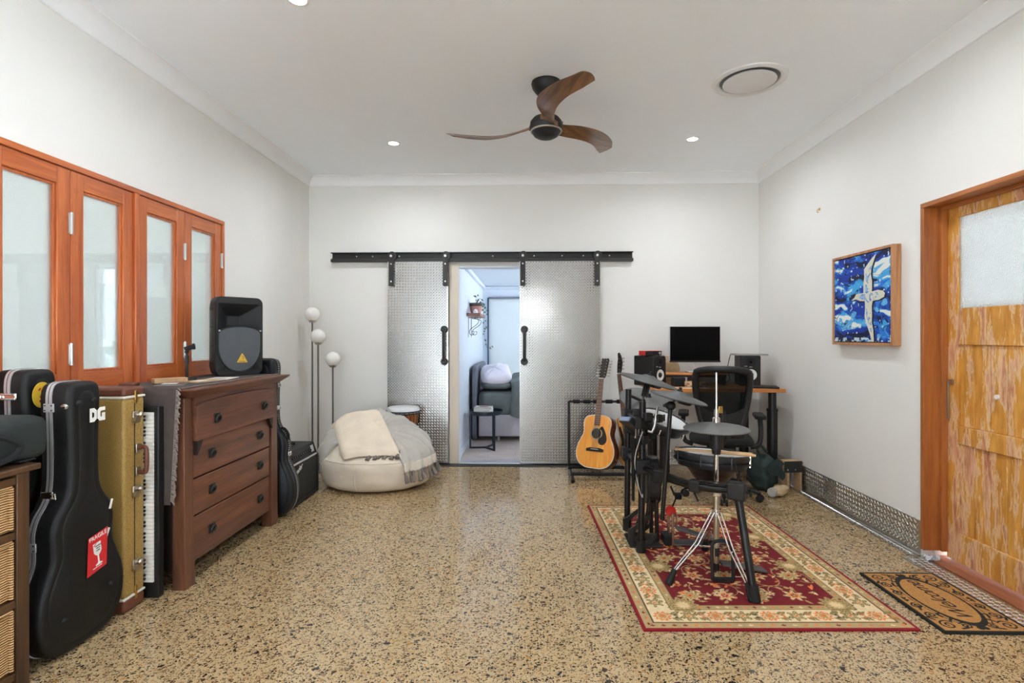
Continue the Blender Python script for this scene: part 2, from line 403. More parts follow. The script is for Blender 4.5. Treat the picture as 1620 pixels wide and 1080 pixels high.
# ---------------------------------------------------------------- mesh helpers
class MB:
    def __init__(s): s.v = []; s.f = []
    def add(s, vs, fs, M=None):
        k = len(s.v)
        if M is not None: vs = [M @ Vector(p) for p in vs]
        s.v += [tuple(p) for p in vs]
        s.f += [tuple(i + k for i in f) for f in fs]
        return s
    def box(s, x0, x1, y0, y1, z0, z1, M=None):
        vs = [(x0, y0, z0), (x1, y0, z0), (x1, y1, z0), (x0, y1, z0), (x0, y0, z1), (x1, y0, z1), (x1, y1, z1), (x0, y1, z1)]
        return s.add(vs, [(0, 3, 2, 1), (4, 5, 6, 7), (0, 1, 5, 4), (1, 2, 6, 5), (2, 3, 7, 6), (3, 0, 4, 7)], M)
    def bar(s, p0, p1, w, h, up=(0, 0, 1)):
        p0, p1 = Vector(p0), Vector(p1); d = (p1 - p0); L = d.length; d.normalize()
        up = Vector(up); a = d.cross(up)
        if a.length < 1e-4: a = d.cross(Vector((1, 0, 0)))
        a.normalize(); c = a.cross(d)
        M = Matrix((a, d, c)).transposed().to_4x4(); M.translation = p0
        return s.box(-w / 2, w / 2, 0, L, -h / 2, h / 2, M)
    def cyl(s, p0, p1, r0, r1=None, n=14):
        r1 = r0 if r1 is None else r1
        p0, p1 = Vector(p0), Vector(p1); d = (p1 - p0).normalized()
        a = d.orthogonal().normalized(); c = d.cross(a)
        vs = []; fs = []
        for p, r in ((p0, r0), (p1, r1)):
            for i in range(n):
                t = 2 * math.pi * i / n
                vs.append(p + (a * math.cos(t) + c * math.sin(t)) * r)
        for i in range(n):
            j = (i + 1) % n
            fs.append((i, j, n + j, n + i))
        fs.append(tuple(range(n - 1, -1, -1))); fs.append(tuple(range(n, 2 * n)))
        return s.add(vs, fs)
    def tube(s, pts, r, n=8, closed=False):
        pts = [Vector(p) for p in pts]; N = len(pts)
        rr = r if hasattr(r, '__len__') else [r] * N
        tan = []
        for i in range(N):
            a = pts[(i - 1) % N] if (closed or i > 0) else pts[i]
            c = pts[(i + 1) % N] if (closed or i < N - 1) else pts[i]
            tan.append((c - a).normalized())
        nx = tan[0].orthogonal().normalized()
        vs = []; fs = []
        for i in range(N):
            nx = (nx - tan[i] * nx.dot(tan[i]))
            if nx.length < 1e-6: nx = tan[i].orthogonal()
            nx.normalize(); ny = tan[i].cross(nx)
            for k in range(n):
                t = 2 * math.pi * k / n
                vs.append(pts[i] + (nx * math.cos(t) + ny * math.sin(t)) * rr[i])
        M_ = N if closed else N - 1
        for i in range(M_):
            j = (i + 1) % N
            for k in range(n):
                l = (k + 1) % n
                fs.append((i * n + k, i * n + l, j * n + l, j * n + k))
        if not closed:
            fs.append(tuple(range(n - 1, -1, -1))); fs.append(tuple((N - 1) * n + k for k in range(n)))
        return s.add(vs, fs)
    def lathe(s, prof, n=32, M=None, cap=True):
        vs = []; fs = []; P = len(prof)
        for r, z in prof:
            for k in range(n):
                t = 2 * math.pi * k / n
                vs.append((r * math.cos(t), r * math.sin(t), z))
        for i in range(P - 1):
            for k in range(n):
                l = (k + 1) % n
                fs.append((i * n + k, i * n + l, (i + 1) * n + l, (i + 1) * n + k))
        if cap:
            fs.append(tuple(range(n - 1, -1, -1))); fs.append(tuple((P - 1) * n + k for k in range(n)))
        return s.add(vs, fs, M)
    def prism(s, out, n0, n1, M=None):
        """outline in local xy, extruded along local z"""
        k = len(out)
        vs = [(a, c, n0) for a, c in out] + [(a, c, n1) for a, c in out]
        fs = [tuple(range(k - 1, -1, -1)), tuple(range(k, 2 * k))] + [(i, (i + 1) % k, k + (i + 1) % k, k + i) for i in range(k)]
        return s.add(vs, fs, M)
    def ring(s, out, inn, n0, n1, M=None):
        k = len(out)
        vs = [(a, c, n0) for a, c in out] + [(a, c, n1) for a, c in out] + [(a, c, n0) for a, c in inn] + [(a, c, n1) for a, c in inn]
        fs = []
        for i in range(k):
            j = (i + 1) % k
            fs += [(i, j, k + j, k + i), (2 * k + j, 2 * k + i, 3 * k + i, 3 * k + j), (k + i, k + j, 3 * k + j, 3 * k + i), (j, i, 2 * k + i, 2 * k + j)]
        return s.add(vs, fs, M)
    def sphere(s, c, r, n=20, m=12, M=None):
        rx, ry, rz = r if hasattr(r, '__len__') else (r, r, r)
        vs = [(c[0], c[1], c[2] + rz)]; fs = []
        for i in range(1, m):
            p = math.pi * i / m
            for k in range(n):
                t = 2 * math.pi * k / n
                vs.append((c[0] + rx * math.sin(p) * math.cos(t), c[1] + ry * math.sin(p) * math.sin(t), c[2] + rz * math.cos(p)))
        vs.append((c[0], c[1], c[2] - rz))
        for k in range(n):
            fs.append((0, 1 + k, 1 + (k + 1) % n))
            fs.append((len(vs) - 1, 1 + (m - 2) * n + (k + 1) % n, 1 + (m - 2) * n + k))
        for i in range(m - 2):
            for k in range(n):
                l = (k + 1) % n
                fs.append((1 + i * n + k, 1 + (i + 1) * n + k, 1 + (i + 1) * n + l, 1 + i * n + l))
        return s.add(vs, fs, M)
    def grid(s, fn, nu, nv, closed_u=False, thick=None, M=None):
        """surface fn(u, v), optional second layer fn(u, v, True) for thickness"""
        vs = []; fs = []
        U = nu if closed_u else nu + 1
        for layer in ((0, 1) if thick else (0,)):
            for j in range(nv + 1):
                for i in range(U):
                    vs.append(fn(i / nu, j / nv, layer) if thick else fn(i / nu, j / nv))
        n1 = U * (nv + 1)
        for j in range(nv):
            for i in range(nu):
                a = j * U + i; c = j * U + (i + 1) % U; d = (j + 1) * U + (i + 1) % U; e = (j + 1) * U + i
                fs.append((a, c, d, e))
                if thick: fs.append((n1 + a, n1 + e, n1 + d, n1 + c))
        if thick:
            rim = [j for j in range(U)]
            for i in range(nu):
                if not closed_u or True:
                    a, c = i, (i + 1) % U
                    fs.append((c, a, n1 + a, n1 + c))
                    a, c = nv * U + i, nv * U + (i + 1) % U
                    fs.append((a, c, n1 + c, n1 + a))
            if not closed_u:
                for j in range(nv):
                    a, c = j * U, (j + 1) * U
                    fs.append((a, c, n1 + c, n1 + a))
                    a, c = j * U + nu, (j + 1) * U + nu
                    fs.append((c, a, n1 + a, n1 + c))
        return s.add(vs, fs, M)
    def mesh(s, name, bevel=0, seg=2, bang=40, smooth=38, clean=True):
        me = bpy.data.meshes.new(name)
        me.from_pydata(s.v, [], s.f)
        bm = bmesh.new(); bm.from_mesh(me)
        if clean and len(s.f) < 60000: bmesh.ops.recalc_face_normals(bm, faces=bm.faces)
        few = len(s.f) <= 48; bf = None
        if bevel:
            ed = [e for e in bm.edges if len(e.link_faces) == 2 and e.calc_face_angle(0) > R(bang)]
            rt = bmesh.ops.bevel(bm, geom=ed, offset=bevel, segments=seg, profile=0.5, affect='EDGES', clamp_overlap=True)
            if few:
                bf = set(rt['faces'])
                for f_ in bm.faces: f_.smooth = f_ in bf
        bm.to_mesh(me); bm.free()
        if smooth and bf is None:
            me.shade_smooth(); me.set_sharp_from_angle(angle=R(smooth))
        return me
    def build(s, name, mat, parent=None, bevel=0, seg=2, bang=40, smooth=38):
        return obj(name, s.mesh(name, bevel, seg, bang, smooth), mat, parent)

def obj(name, me, mat, parent=None):
    if mat is not None:
        if isinstance(mat, str): mat = MATS[mat]
        me.materials.clear(); me.materials.append(mat)
    o = bpy.data.objects.new(name, me); COL.objects.link(o)
    if parent is not None: o.parent = parent
    return o

def tag(o, label, cat, group=None):
    o['label'] = label; o['category'] = cat
    if group: o['group'] = group
    return o

def thing(name, label, cat, loc=(0, 0, 0), rz=0, group=None, rot=None):
    o = bpy.data.objects.new(name, None); COL.objects.link(o)
    o.empty_display_size = 0.05
    o.location = loc; o.rotation_euler = rot if rot else (0, 0, R(rz))
    return tag(o, label, cat, group)

def structure(o):
    o['kind'] = 'structure'; return o

def struct_root(name, loc=(0, 0, 0), rz=0):
    o = bpy.data.objects.new(name, None); COL.objects.link(o)
    o.location = loc; o.rotation_euler = (0, 0, R(rz)); o['kind'] = 'structure'
    return o

def dup(o, name=None, parent=None):
    c = o.copy(); COL.objects.link(c)
    if parent is not None: c.parent = parent
    for ch in list(o.children):
        dup(ch, None, c)
    return c

def basis(o, a, b_):
    """matrix taking local x -> a, y -> b, z -> a x b at origin o"""
    a = Vector(a).normalized(); b_ = Vector(b_).normalized(); n = a.cross(b_)
    M = Matrix((a, b_, n)).transposed().to_4x4(); M.translation = Vector(o)
    return M

def text(name, body, size, mat, parent, M, depth=0.0008, shear=0.0, align='CENTER', spacing=1.0):
    cu = bpy.data.curves.new(name, 'FONT')
    cu.body = body; cu.size = size; cu.align_x = align; cu.align_y = 'CENTER'
    cu.extrude = depth; cu.shear = shear; cu.space_character = spacing
    t = bpy.data.objects.new(name + '_tmp', cu); COL.objects.link(t)
    bpy.context.view_layer.update()
    me = bpy.data.meshes.new_from_object(t.evaluated_get(bpy.context.evaluated_depsgraph_get()))
    bpy.data.objects.remove(t); bpy.data.curves.remove(cu)
    me.name = name
    me.transform(M)
    return obj(name, me, mat, parent)

def spline(pts, n=6, closed=False):
    """Catmull-Rom through tuples of any length"""
    P = [np.array(p, float) for p in pts]; N = len(P); out = []
    rng = range(N) if closed else range(N - 1)
    for i in rng:
        p0 = P[(i - 1) % N] if (closed or i > 0) else P[i]
        p1 = P[i]; p2 = P[(i + 1) % N]
        p3 = P[(i + 2) % N] if (closed or i + 2 < N) else P[(i + 1) % N]
        for k in range(n):
            t = k / n
            out.append(tuple(0.5 * ((2 * p1) + (-p0 + p2) * t + (2 * p0 - 5 * p1 + 4 * p2 - p3) * t * t + (-p0 + 3 * p1 - 3 * p2 + p3) * t ** 3)))
    if not closed: out.append(tuple(P[-1]))
    return out

def mirror_outline(half):
    """half outline [(halfwidth, height)] bottom -> top, both ends on the axis or not"""
    right = list(half); left = [(-a, c) for a, c in reversed(half) if a > 1e-6]
    if half[0][0] > 1e-6: pass
    return right + left

def offset_outline(out, d):
    n = len(out); res = []
    area = sum(out[i][0] * out[(i + 1) % n][1] - out[(i + 1) % n][0] * out[i][1] for i in range(n))
    sg = 1 if area > 0 else -1
    for i in range(n):
        a = Vector(out[i - 1]); c = Vector(out[(i + 1) % n]); t = (c - a)
        if t.length < 1e-9: res.append(out[i]); continue
        t.normalize()
        res.append((out[i][0] + t.y * d * sg, out[i][1] - t.x * d * sg))
    return res

def rrect(w, h, r, n=5, cx=0, cy=0):
    o = []
    for sx, sy, a0 in ((1, -1, -90), (1, 1, 0), (-1, 1, 90), (-1, -1, 180)):
        for k in range(n + 1):
            t = R(a0 + 90 * k / n)
            o.append((cx + sx * (w / 2 - r) + r * math.cos(t), cy + sy * (h / 2 - r) + r * math.sin(t)))
    return o

def circle(r, n=24, cx=0, cy=0, ry=None):
    ry = r if ry is None else ry
    return [(cx + r * math.cos(2 * math.pi * k / n), cy + ry * math.sin(2 * math.pi * k / n)) for k in range(n)]

# ================================================================ THE SETTING
def tread(mb, M, w, h, pitch, hgt=0.0024, mx=0.01, my=0.01):
    """raised lozenges of checker plate on a w x h rectangle in local xy"""
    q = pitch * 0.80; L, l, ww = q * 0.66, q * 0.40, q * 0.20; c = math.sqrt(0.5)
    base = [(-L, 0, 0), (-l, ww, 0), (l, ww, 0), (L, 0, 0), (l, -ww, 0), (-l, -ww, 0), (-l, 0, hgt), (l, 0, hgt)]
    fs = [(1, 6, 7, 2), (4, 7, 6, 5), (0, 6, 1), (5, 6, 0), (2, 7, 3), (3, 7, 4)]
    N = int((w + h) / q / c) + 2; e = L * c
    for i in range(N):
        for j in range(-N, N):
            cx = (i - j) * c * q; cy = (i + j) * c * q
            if cx < mx + e or cx > w - mx - e or cy < my + e or cy > h - my - e: continue
            sg = 1 if (i + j) % 2 else -1
            mb.add([(cx + c * (x - sg * y), cy + c * (sg * x + y), z) for x, y, z in base], fs, M)

def wall_with_hole(name, axis, pos, thick, a0, a1, z0, z1, holes, mat):
    """slab on plane axis=pos, holes [(a0,a1,z0,z1)] sorted along a"""
    mb = MB()
    def bx(p0, p1, q0, q1):
        if p1 - p0 < 1e-5 or q1 - q0 < 1e-5: return
        lo, hi = min(pos, pos + thick), max(pos, pos + thick)
        if axis == 'x': mb.box(lo, hi, p0, p1, q0, q1)
        else: mb.box(p0, p1, lo, hi, q0, q1)
    c = a0
    for h0, h1, hz0, hz1 in holes:
        bx(c, h0, z0, z1)
        bx(h0, h1, z0, hz0); bx(h0, h1, hz1, z1)
        c = h1
    bx(c, a1, z0, z1)
    return structure(mb.build(name, mat, smooth=0))

structure(MB().box(XL - 0.16, XR + 0.16, YR - 0.2, YB + 0.115, -0.15, 0.0).build('floor', 'terrazzo', smooth=0))
structure(MB().box(XL - 0.16, XR + 0.16, YR - 0.2, YB + 0.115, ZC, ZC + 0.1).build('ceiling', 'ceiling_paint', smooth=0))
WZ0, WZ1, WY0, WY1 = 1.02, 2.193, 1.29, 3.935
wall_with_hole('wall_left', 'x', XL, -0.11, YR - 0.2, YB + 0.115, 0, ZC, [(WY0, WY1, WZ0, WZ1)], 'wall_paint')
DY0, DY1, DZ1 = 2.33, 3.268, 2.128
wall_with_hole('wall_right', 'x', XR, 0.15, YR - 0.2, YB + 0.115, 0, ZC, [(-2.3, 0.4, 0.0, 2.5), (DY0, DY1, 0.0, DZ1)], 'wall_paint')
OX0, OX1, OZ = -0.712, 0.06, 2.066
wall_with_hole('wall_back', 'y', YB, 0.115, XL, XR, 0, ZC, [(OX0, OX1, 0.0, OZ)], 'wall_paint')
wall_with_hole('wall_rear', 'y', YR, -0.15, XL, XR, 0, ZC, [(-2.1, -0.3, 0.0, 2.5)], 'wall_paint')

# unseen glass doors added in the right wall to bring in daylight
wr = struct_root('window_added_right', (XR + 0.08, -0.95, 0))
MB().box(-0.05, 0.05, -1.35, -1.29, 0, 2.5).build('window_jamb', 'window_cedar', wr, 0.004)
MB().box(-0.05, 0.05, 1.29, 1.35, 0, 2.5).build('window_jamb', 'window_cedar', wr, 0.004)
MB().box(-0.05, 0.05, -0.03, 0.03, 0.03, 2.44).build('mullion', 'window_cedar', wr, 0.004)
MB().box(-0.05, 0.05, -1.29, 1.29, 2.44, 2.5).build('window_head', 'window_cedar_h', wr, 0.004)
MB().box(-0.05, 0.05, -1.29, 1.29, 0, 0.03).build('window_sill', 'window_cedar_h', wr, 0.004)
for y0, y1 in ((-1.29, -0.03), (0.03, 1.29)):
    MB().box(-0.004, 0.004, y0, y1, 0.03, 2.44).build('pane', 'clear_glass', wr, smooth=0)

wq = struct_root('window_added_rear', (-1.2, YR - 0.08, 0))  # unseen glazed rear opening, added and placed for the daylight it lets in
for x0, x1, z0, z1 in ((-0.9, -0.84, 0, 2.5), (0.84, 0.9, 0, 2.5), (-0.84, 0.84, 2.44, 2.5), (-0.84, 0.84, 0, 0.03)):
    MB().box(x0, x1, -0.05, 0.05, z0, z1).build('frame_member', 'window_cedar', wq, 0.004)
MB().box(-0.84, 0.84, -0.004, 0.004, 0.03, 2.44).build('pane', 'clear_glass', wq, smooth=0)

# coved cornice, one length on each wall
cp = [(0, -0.098), (0.008, -0.098)] + [(0.012 + 0.08 * (1 - math.cos(R(a))), -0.094 + 0.086 * math.sin(R(a))) for a in range(0, 91, 15)] + [(0.1, -0.006), (0.1, 0), (0, 0)]
def cornice(name, p0, p1, inward):
    p0, p1, n = Vector(p0), Vector(p1), Vector(inward)
    d = (p1 - p0)
    vs = []; k = len(cp)
    for q, sgn in ((p0, 1), (p1, -1)):
        for a, c in cp:
            vs.append(q + n * a + Vector((0, 0, c)) + d.normalized() * a * sgn)
    fs = [tuple(range(k)), tuple(range(k, 2 * k))] + [(i, (i + 1) % k, k + (i + 1) % k, k + i) for i in range(k)]
    structure(MB().add(vs, fs).build(name, 'cornice_paint', smooth=30))
cornice('trim_1', (XL, YR, ZC), (XL, YB, ZC), (1, 0, 0))
cornice('trim_2', (XL, YB, ZC), (XR, YB, ZC), (0, -1, 0))
cornice('trim_3', (XR, YB, ZC), (XR, YR, ZC), (-1, 0, 0))
cornice('trim_4', (XR, YR, ZC), (XL, YR, ZC), (0, 1, 0))

# folded checker-plate skirting on the right wall and at the back
def skirting(name, p0, p1, inward, up=0.212, lip=0.07):
    p0, p1, n = Vector(p0), Vector(p1), Vector(inward); d = p1 - p0; L = d.length; d.normalize()
    bs = MB(); t = 0.004
    prof = [(0.001, up), (0.001 + t, up)] + [(t + 0.02 * (1 - math.cos(R(a))) , t + 0.02 * (1 - math.sin(R(a)))) for a in range(0, 91, 30)] + [(lip, t), (lip, 0.001), (0.001, 0.001)]
    k = len(prof)
    vs = [q + n * a + Vector((0, 0, c)) for q in (p0, p1) for a, c in prof]
    bs.add(vs, [tuple(range(k)), tuple(range(k, 2 * k))] + [(i, (i + 1) % k, k + (i + 1) % k, k + i) for i in range(k)])
    o = structure(bs.build(name, 'skirt_plate', smooth=35))
    tr = MB()
    e = d if d.cross(Vector((0, 0, 1))).dot(n) > 0 else -d
    q = p0 if e.dot(d) > 0 else p1
    tread(tr, basis(q + n * (0.001 + t) + Vector((0, 0, 0.026)), e, (0, 0, 1)), L, up - 0.028, 0.030, 0.0038, mx=0.004, my=0.002)
    e2 = -n
    q2 = (p0 if e2.cross(d).z > 0 else p1); dd = d if e2.cross(d).z > 0 else -d
    tread(tr, basis(q2 + n * lip + Vector((0, 0, t)), e2, dd), lip - 0.022, L, 0.026, 0.0034, mx=0.002, my=0.004)
    c = tr.build('tread_pattern', 'skirt_plate', o, smooth=0); c['kind'] = 'stuff'
    return o
skirting('baseboard_right', (XR, DY1 + 0.012, 0), (XR, YB, 0), (-1, 0, 0))
skirting('baseboard_back', (0.80, YB, 0), (XR - 0.075, YB, 0), (0, -1, 0), 0.16, 0.05)
# flat checker-plate strip on the floor at the timber door
o = structure(MB().box(XR - 0.135, XR - 0.005, 1.6, DY1 - 0.012, 0.0005, 0.0045).build('trim_5', 'skirt_plate', smooth=0))
tr = MB(); tread(tr, basis((XR - 0.135, 1.6, 0.0045), (1, 0, 0), (0, 1, 0)), 0.13, DY1 - 0.012 - 1.6, 0.028, 0.003, 0.003, 0.004)
c = tr.build('tread_pattern', 'skirt_plate', o, smooth=0); c['kind'] = 'stuff'

# ---------------------------------------------------------------- cedar folding window in the left wall
wn = struct_root('window_1', (XL, 0, 0))
F = 0.03   # frame proud of the wall
MB().box(-0.11, 0.022, WY0 + 0.002, WY1 - 0.002, WZ1 - 0.032, WZ1 - 0.002).build('window_head', 'window_cedar_h', wn, 0.003)
MB().box(-0.11, 0.05, WY0 + 0.002, WY1 - 0.002, WZ0 + 0.002, WZ0 + 0.035).build('window_sill', 'window_cedar_h', wn, 0.004)
for y0, y1 in ((WY0 + 0.002, WY0 + 0.03), (WY1 - 0.03, WY1 - 0.002)):
    MB().box(-0.11, 0.022, y0, y1, WZ0 + 0.035, WZ1 - 0.032).build('window_jamb', 'window_cedar', wn, 0.003)
MB().box(-0.06, 0.026, 3.016, 3.052, WZ0 + 0.035, WZ1 - 0.032).build('mullion', 'window_cedar', wn, 0.004)
SASH = [(1.322, 1.742), (1.746, 2.166), (2.170, 2.590), (2.594, 3.014), (3.054, 3.476), (3.480, 3.903)]
for k, (y0, y1) in enumerate(SASH):
    z0, z1 = WZ0 + 0.037, WZ1 - 0.034
    st, tp, bt = 0.075, 0.085, 0.09
    sash = MB().box(-0.03, 0.012, y0, y0 + st, z0, z1).box(-0.03, 0.012, y1 - st, y1, z0, z1).build('sash', 'window_cedar', wn, 0.003)
    MB().box(-0.03, 0.0115, y0 + st, y1 - st, z1 - tp, z1).build('top_rail', 'window_cedar_h', sash, 0.003)
    MB().box(-0.03, 0.0115, y0 + st, y1 - st, z0, z0 + bt).build('bottom_rail', 'window_cedar_h', sash, 0.003)
    a0, a1, b0, b1 = y0 + st, y1 - st, z0 + bt, z1 - tp
    mb = MB()
    for q0, q1, r0, r1 in ((a0, a0 + 0.012, b0, b1), (a1 - 0.012, a1, b0, b1), (a0 + 0.012, a1 - 0.012, b0, b0 + 0.012), (a0 + 0.012, a1 - 0.012, b1 - 0.012, b1)):
        mb.box(-0.026, 0.003, q0, q1, r0, r1)
    mb.build('glazing_bead', 'window_cedar', sash, 0.002)
    MB().box(-0.014, -0.009, a0 + 0.004, a1 - 0.004, b0 + 0.004, b1 - 0.004).build('pane', 'window_glass', sash, smooth=0)
for y in (2.592, 3.478, 3.905, 1.744):
    for z in (WZ0 + 0.22, WZ1 - 0.30):
        mb = MB().cyl((0.017, y, z - 0.055), (0.017, y, z + 0.055), 0.0085, n=10)
        mb.box(0.010, 0.014, y - 0.014, y + 0.014, z - 0.05, z + 0.05)
        mb.build('hinge', 'steel', wn)

# room seen through the cedar window
wall_with_hole('wall_side_room_end', 'y', 5.62, 0.12, -6.8, XL - 0.11, 0, 3.2, [(-4.66, -4.12, 0.05, 2.10)], 'side_room_paint')
wall_with_hole('wall_side_room_far', 'x', -6.8, -0.12, 0.0, 5.74, 0, 3.2, [(2.1, 3.9, 0.3, 2.5)], 'side_room_paint')  # unseen wall opening added to let daylight into the side room
structure(MB().box(-6.92, XL - 0.11, -0.12, 0.0, 0, 3.2).build('wall_side_room_near', 'side_room_paint', smooth=0))
structure(MB().box(-6.92, XL - 0.162, -0.12, 5.74, -0.14, 0.0).build('floor_side_room', 'concrete_outside', smooth=0))
structure(MB().box(-6.92, -5.2, -0.12, 5.74, 3.2, 3.28).box(-4.0, XL - 0.162, -0.12, 5.74, 3.2, 3.28).box(-5.2, -4.0, -0.12, 1.4, 3.2, 3.28).box(-5.2, -4.0, 2.1, 5.74, 3.2, 3.28).build('ceiling_side_room', 'ceiling_paint', smooth=0))  # roof hole added out of view to brighten the side room
structure(MB().box(-6.8, XL - 0.115, 5.585, 5.619, 2.20, 2.26).build('trim_6', 'side_room_paint', smooth=0))
w3 = struct_root('window_3', (0, 5.68, 0))
MB().box(-4.66, -4.62, -0.04, 0.04, 0.05, 2.1).box(-4.16, -4.12, -0.04, 0.04, 0.05, 2.1).box(-4.62, -4.16, -0.04, 0.04, 2.06, 2.1).box(-4.62, -4.16, -0.04, 0.04, 1.18, 1.22).box(-4.62, -4.16, -0.04, 0.04, 0.05, 0.1).build('window_frame', 'white_gloss', w3, 0.003)
MB().box(-4.62, -4.16, -0.003, 0.003, 0.1, 2.06).build('pane', 'clear_glass', w3, smooth=0)
# ground outside and the plants behind that window
structure(MB().box(-30, 30, -30, 40, -0.4, -0.2).build('ground', 'concrete_outside', smooth=0))
structure(MB().box(-9, -1.2, 8.2, 8.35, -0.2, 1.0).build('wall_garden', 'garden_wall_paint', smooth=0))
def rosette(name, loc, n, L, label, mat='leaf_outside', lean=0.6):
    t = thing(name, label, 'plant', loc)
    for k in range(n):
        a = 2 * math.pi * k / n + random.uniform(-0.2, 0.2); rise = lean + random.uniform(-0.3, 0.35); LL = L * random.uniform(0.75, 1.1)
        d = Vector((math.cos(a), math.sin(a), 0)); sd = Vector((-math.sin(a), math.cos(a), 0))
        vs = []; fs = []
        for i in range(6):
            u = i / 5; w = 0.16 * LL * (math.sin(math.pi * min(1, 0.18 + 0.82 * u)) if u < 1 else 0.02)
            c = d * LL * u * math.cos(rise * (1 - 0.4 * u)) + Vector((0, 0, LL * (u * math.sin(rise) * (1 - 0.25 * u))))
            vs += [c - sd * w + Vector((0, 0, 0.012)), c + Vector((0, 0, -0.006)), c + sd * w + Vector((0, 0, 0.012))]
            if i: fs += [(3 * i - 3, 3 * i - 2, 3 * i + 1, 3 * i), (3 * i - 2, 3 * i - 1, 3 * i + 2, 3 * i + 1)]
        MB().add(vs, fs).build('leaf', mat, t)
    MB().cyl((0, 0, -0.9), (0, 0, 0.02), 0.05, 0.04, 8).build('stem', mat, t)
    return t
rosette('agave_plant', (-5.85, 7.2, 0.75), 14, 0.42, 'pale green spiky plant outside, seen through the second cedar sash')
rosette('garden_shrub', (-5.98, 7.6, 1.0), 18, 0.5, 'taller leafy shrub outside behind the spiky plant', lean=0.9)

# ---------------------------------------------------------------- bedroom beyond the sliding doors
BY0, BY1, BXL, BXR, BZ = YB + 0.115, 8.85, -0.722, 2.1, 2.16
structure(MB().box(-0.9, 2.2, BY0, BY1 + 0.12, -0.15, -0.004).build('floor_bedroom', 'shelf_wood', smooth=0))
FB = bpy.data.objects['floor_bedroom']
pl = MB().box(0, 0.598, 0, 0.148, -0.004, 0.004).mesh('floor_plank', 0.0015, 1, smooth=0)
j = 0
y = BY0 + 0.004
while y < 7.3:
    x = BXL + 0.004 - 0.3 * (j % 2)
    while x < 0.9:
        if x + 0.59 > BXL + 0.02 :
            q = obj('plank', pl, 'bed_floor_wood', FB)
            q.location = (max(x, BXL + 0.004), y, -0.003)
            if x < BXL: q.scale.x = (x + 0.598 - BXL - 0.004) / 0.598
        x += 0.601
    y += 0.151; j += 1
structure(MB().box(BXL - 0.12, BXL, BY0, BY1 + 0.12, 0, BZ).build('wall_bedroom_left', 'bedroom_paint', smooth=0))
wall_with_hole('wall_bedroom_right', 'x', BXR, 0.1, BY0, BY1 + 0.12, 0, BZ, [(6.55, 8.05, 0.6, 2.05)], 'bedroom_paint')
wall_with_hole('wall_bedroom_end', 'y', BY1, 0.12, BXL, BXR, 0, BZ, [(-0.64, 1.4, 0.45, 1.97)], 'bedroom_paint')
structure(MB().box(BXL - 0.12, BXR + 0.1, BY0, BY1 + 0.12, BZ, BZ + 0.1).build('ceiling_bedroom', 'bedroom_paint', smooth=0))
structure(MB().box(BXL, BXL + 0.05, BY0, BY1, BZ - 0.05, BZ - 0.001).build('trim_7', 'bedroom_paint', None, 0.012))
structure(MB().box(BXL + 0.05, BXR, BY1 - 0.05, BY1, BZ - 0.05, BZ - 0.001).build('trim_8', 'bedroom_paint', None, 0.012))
structure(MB().box(BXL, BXL + 0.014, BY0, BY1, 0, 0.09).build('baseboard_bedroom', 'bedroom_paint', None, 0.004))
w4 = struct_root('window_4', (0, BY1, 0))
MB().box(-0.64, -0.60, -0.008, 0.1, 0.45, 1.97).build('window_jamb', 'blind_gap_blue', w4, 0.003)  # blue strip stands in for the gap beside the blind
MB().box(1.36, 1.4, 0, 0.1, 0.49, 1.93).build('window_jamb', 'bedroom_paint', w4, 0.003)
for za, zb_ in ((1.93, 1.97), (0.45, 0.49)):
    MB().box(-0.6, 1.4, 0.0, 0.1, za, zb_).build('window_rail', 'bedroom_paint', w4, 0.003)
MB().box(-0.6, 1.36, 0.05, 0.056, 0.49, 1.93).build('pane', 'clear_glass', w4, smooth=0)
rb = thing('roller_blind', 'white roller blind pulled down over the bedroom window', 'blind', (0, BY1 - 0.03, 0))
MB().box(-0.618, 1.45, -0.002, 0.001, 0.42, 1.95).build('fabric', 'blind_fabric', rb, smooth=0)
MB().box(-0.625, 1.47, -0.03, 0.028, 1.955, 1.98).build('cassette', 'headboard_grey', rb, 0.008)

# door lining of the bedroom opening
dl = struct_root('door_4', (0, YB, 0))
MB().box(-0.80, OX0 + 0.012, -0.016, -0.001, 0, OZ + 0.02).build('architrave', 'jamb_paint', dl, 0.003)
MB().box(OX0 + 0.001, OX0 + 0.014, -0.001, 0.114, 0, OZ - 0.002).build('jamb', 'bedroom_paint', dl, 0.002)
MB().box(OX0 + 0.014, OX1 - 0.001, -0.016, 0.114, OZ - 0.022, OZ - 0.002).build('lintel', 'bedroom_paint', dl, 0.002)
MB().box(OX0 + 0.001, OX1, -0.02, 0.16, 0.0006, 0.012).build('threshold', 'seam_silver', dl, 0.003)

# ---------------------------------------------------------------- sliding checker-plate doors on a steel track
rail = thing('sliding_door_track', 'long black steel track above the two sliding metal doors', 'door track', (-0.465, YB, 2.15))
mb = MB()
mb.box(-1.566, 1.566, -0.006, 0, -0.047, 0.051).box(-1.566, 1.566, -0.062, -0.006, 0.044, 0.051).box(-1.566, 1.566, -0.062, -0.006, -0.047, -0.040)
mb.box(-1.566, 1.566, -0.062, -0.056, -0.040, -0.018)
mb.build('channel', 'steel_black', rail)
MB().box(-1.56, 1.56, -0.04, -0.03, -0.012, -0.004).build('runner_strip', 'black_tube', rail)
for x in (-1.31, -1.14, -0.86, -0.4, 0.12, 0.55, 0.84, 1.06, 1.33):
    if abs(x - 0.43) > 0.05: MB().cyl((x, -0.007, 0.016), (x, -0.012, 0.016), 0.007, n=10).build('bolt', 'bolt', rail)
structure(MB().box(-1.45, 0.79, YB - 0.13, YB - 0.012, 0.0006, 0.006).build('trim_9', 'steel_black', None, 0.001))

